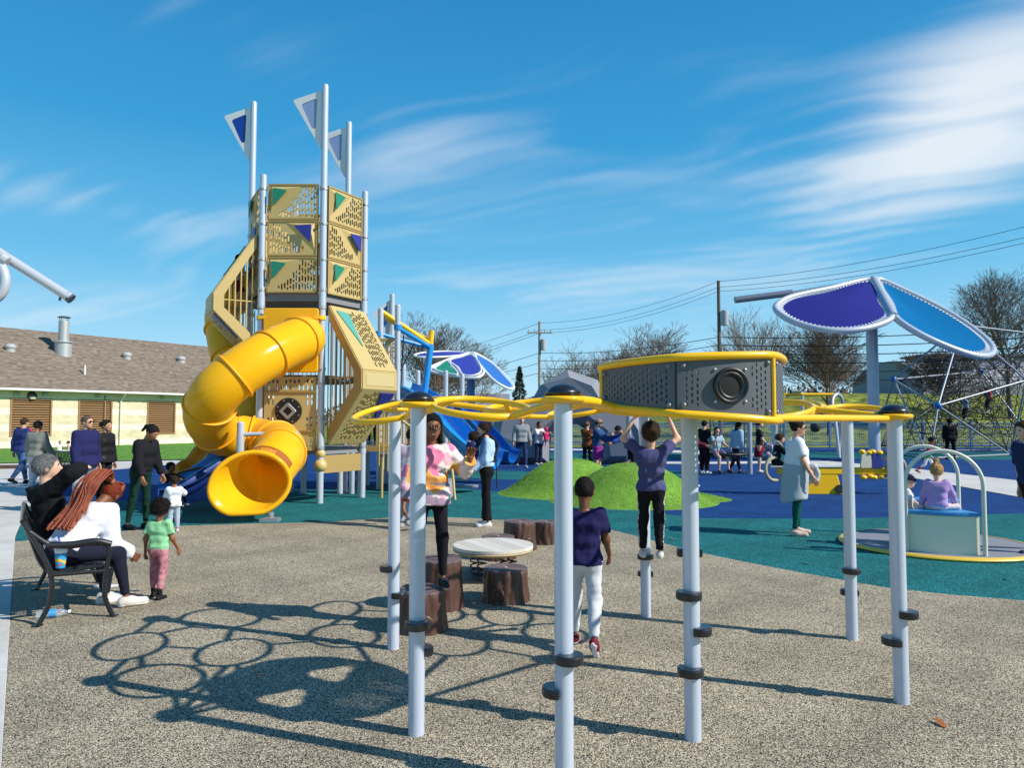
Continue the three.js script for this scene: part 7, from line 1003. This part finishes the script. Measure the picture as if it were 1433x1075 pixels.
{ // woman in white T-shirt with jacket round her waist
  const q = G(1116, 749), w = person({ label: 'woman in white T-shirt, sunglasses and dark green leggings standing on the teal rubber', res: 'mid', H: 1.68, pos: [q.x, -q.z], yaw: 78, build: 1.35, belly: 1.35, bust: true, skin: '#d49a80', glasses: 'dark', armR: { p: 12, a: 6, e: 18 }, armL: { p: 14, a: 8, e: 30 }, legL: { p: 4, a: 3, k: 4 }, legR: { p: -3, a: 3, k: 3 }, top: { sleeve: 0.36, hem: -0.05, loose: 0.03, c: [0.74, 0.74, 0.76] }, bottom: { c: [0.004, 0.085, 0.065], loose: 0.002 }, shoes: [0.60, 0.44, 0.36], hair: { c: hDkBrown, th: 0.010, bun: [0, 0.085, -0.1, 0.048, 0.045, 0.045] }, head: [0, 4] });
  const jk = thing('tied_jacket', 'pale grey jacket knotted round the waist of the woman in white', 'jacket', [q.x, 0, q.z], 78 * DEG), f0 = blend([caps(-0.07, 0.98, -0.01, -0.08, 0.45, -0.05, 0.165, 0.175), caps(0.07, 0.98, -0.01, 0.08, 0.45, -0.05, 0.165, 0.175)], 0.1), inner = blend([caps(-0.06, 1.1, 0, -0.07, 0.3, -0.03, 0.12, 0.135), caps(0.06, 1.1, 0, 0.07, 0.3, -0.03, 0.12, 0.135)], 0.1);
  part('body', meshField((x, y, z) => { let d = f0(x, y, z) + 0.012 * nz(x * 14, y * 5, z * 14); d = Math.max(d, y - 1.06 - 0.03 * z * 3, -(y - (0.53 + 0.2 * z + 0.02 * Math.sin(x * 14))), z - 0.17); return Math.max(d, -inner(x, y, z)); }, [-0.4, 0.3, -0.4], [0.4, 1.2, 0.4], 0.018), cloth([0.40, 0.43, 0.46]), jk); part('knot', [ball(0.07, 0, 1.0, 0.24, 1.1, 0.8, 0.8), tube([v3(0.03, 0.98, 0.26), v3(0.07, 0.88, 0.3), v3(0.06, 0.78, 0.27)], 0.045, 14, 8)], cloth([0.48, 0.50, 0.52]), jk);
}
{ // carousel children
  const C = [5.65, 9.65], a = V(1274, 740, 9.15); person({ label: 'toddler in navy cap and white T-shirt standing on the carousel', res: 'mid', H: 0.9, hs: TOD, pos: [V(1270, 740, 9.6).x, 9.6], y: 0.055, yaw: 65, skin: '#e4b8a0', armL: { p: 30, e: 20 }, armR: { p: 8, e: 14 }, hat: [0.012, 0.014, 0.04], top: { c: [0.72, 0.72, 0.74], sleeve: 0.36, loose: 0.03, hem: -0.06 }, bottom: { c: [0.016, 0.018, 0.026], loose: 0.012 }, shoes: [0.7, 0.68, 0.68] });
  const q = V(1312, 720, 9.0); person({ label: 'girl in lavender top with blond ponytail sitting on the carousel bench', res: 'mid', H: 1.05, hs: 1.42, pos: [q.x, 9.0], sit: 0.63, yaw: 150, lean: 4, skin: '#e4b8a0', legL: { p: 82, a: 30, k: 60 }, legR: { p: 82, a: 40, k: 30 }, armL: { p: 10, a: 16, e: 20 }, armR: { p: 26, a: 20, e: 20 }, top: { name: 'sweater', c: [0.46, 0.30, 0.58], loose: 0.036, hem: -0.05 }, bottom: { c: [0.6, 0.52, 0.55] }, shoes: [0.66, 0.56, 0.52], hair: { c: hBlond, th: 0.014, curl: 0.01, locks: [[0, 0.1, -0.04, 0.0, 0.16, -0.07, 0.03, 0.035], [0, 0.16, -0.07, 0.03, 0.08, -0.13, 0.035, 0.02]] } });
  const e = V(1422, 772, 8.95); person({ label: 'adult in black cropped trousers and navy shoes at the carousel edge', res: 'mid', H: 1.66, pos: [V(1446, 700, 9.0).x, 9.0], y: 0.02, yaw: -86, lean: 6, skin: '#d8a88c', legL: { p: 14, a: 3, k: 8 }, legR: { p: -12, a: 3, k: 10 }, armL: { p: -6, a: 4, e: 8 }, armR: { p: -6, a: 4, e: 8 }, top: { c: [0.02, 0.03, 0.08], sleeve: 0.4, loose: 0.03 }, bottom: { c: [0.012, 0.012, 0.014], len: 0.84, loose: 0.014 }, shoes: [0.02, 0.03, 0.08], hair: shortHair(hBrown, { th: 0.02 }) });
}
far('child in red, white and green outfit running across the blue rubber', 1298, 664, 1.2, 60, { hs: CH, lean: 14, skin: '#8c5a3c', legL: { p: 28, k: 30 }, legR: { p: -16, k: 34, f: 24 }, armL: { p: 40, e: 60 }, armR: { p: -20, e: 50 }, top: { paint: (x, y) => y > 0.86 ? [0.52, 0.12, 0.03] : y > 0.68 ? [0.5, 0.03, 0.04] : [0.03, 0.28, 0.12] }, bottom: { paint: (x, y) => y > 0.50 ? [0.03, 0.28, 0.12] : y > 0.24 ? [0.68, 0.66, 0.66] : [0.5, 0.02, 0.03] }, shoes: [0.3, 0.02, 0.03], hair: { c: hBlack, th: 0.02, curl: 0.01 } });
far('person dressed all in black standing below the rope net', 1330, 643, 1.74, 170, { build: 1.25, skin: '#4a2c1c', top: { name: 'jacket', c: [0.01, 0.01, 0.011], loose: 0.03, hem: -0.1 }, bottom: { c: [0.012, 0.011, 0.012], loose: 0.02 }, shoes: [0.02, 0.02, 0.02], hair: { c: hBlack, th: 0.035, curl: 0.02, freq: 40 } });
for (const [px, py, d, c, c2, l] of [[1352, 578, 33.5, [0.24, 0.32, 0.45], [0.012, 0.012, 0.015], 'child in blue sitting inside the rope net'], [1384, 566, 34.5, [0.55, 0.06, 0.09], [0.02, 0.02, 0.025], 'child in red top climbing high inside the rope net']]) { const q = V(px, py, d); person({ label: l, H: 1.3, hs: CH, pos: [q.x, d], y: q.y - 0.4, yaw: -70, skin: '#8c5a3c', lean: 14, legL: { p: 50, k: 60 }, legR: { p: 30, k: 50 }, armL: { p: 110, e: 30 }, armR: { p: 100, e: 30 }, top: { c }, bottom: { c: c2 }, shoes: [0.5, 0.5, 0.5], hair: shortHair(hBlack) }); }
{ const q = V(334, 412, 14.95); person({ label: 'child in white T-shirt and maroon shorts climbing behind the bars of the upper bay', H: 1.2, hs: CH, pos: [q.x, 14.95], y: q.y - 0.35, yaw: 120, skin: '#c99a7e', legL: { p: 30, k: 40 }, armL: { p: 60, e: 30 }, top: { c: [0.7, 0.7, 0.72], sleeve: 0.4 }, bottom: { c: [0.16, 0.02, 0.06], len: 0.4 }, shoes: [0.3, 0.3, 0.3], hair: shortHair(hDkBrown) }); }
{ const q = V(655, 600, 20.6); person({ label: 'child in maroon top at the head of the rear blue slide', H: 1.15, hs: CH, pos: [q.x, 20.6], y: 0.95, yaw: 60, skin: '#8c5a3c', top: { c: [0.3, 0.03, 0.08] }, bottom: { c: [0.1, 0.2, 0.35] }, shoes: [0.4, 0.4, 0.4], hair: shortHair(hBlack) }); }
{ const q = V(521, 620, 18.2); person({ label: 'child in white shirt and dark trousers behind the stair pickets', H: 1.25, hs: CH, pos: [q.x, 18.2], y: 1.07, yaw: 160, skin: '#c99a7e', top: { c: [0.66, 0.64, 0.64] }, bottom: { c: [0.03, 0.02, 0.03] }, shoes: [0.4, 0.4, 0.4], hair: shortHair(hDkBrown) }); }
{ const q = V(586, 560, 18.6); person({ label: 'child with dark hair at the top of the light blue slide', H: 1.2, hs: CH, pos: [V(586, 560, 19.2).x, 19.2], y: 1.07, yaw: 30, skin: '#6b4228', top: { c: [0.04, 0.05, 0.14] }, bottom: { c: [0.05, 0.06, 0.10] }, shoes: [0.4, 0.4, 0.4], hair: { c: hBlack, th: 0.02 } }); }
renderer.render(scene, camera);
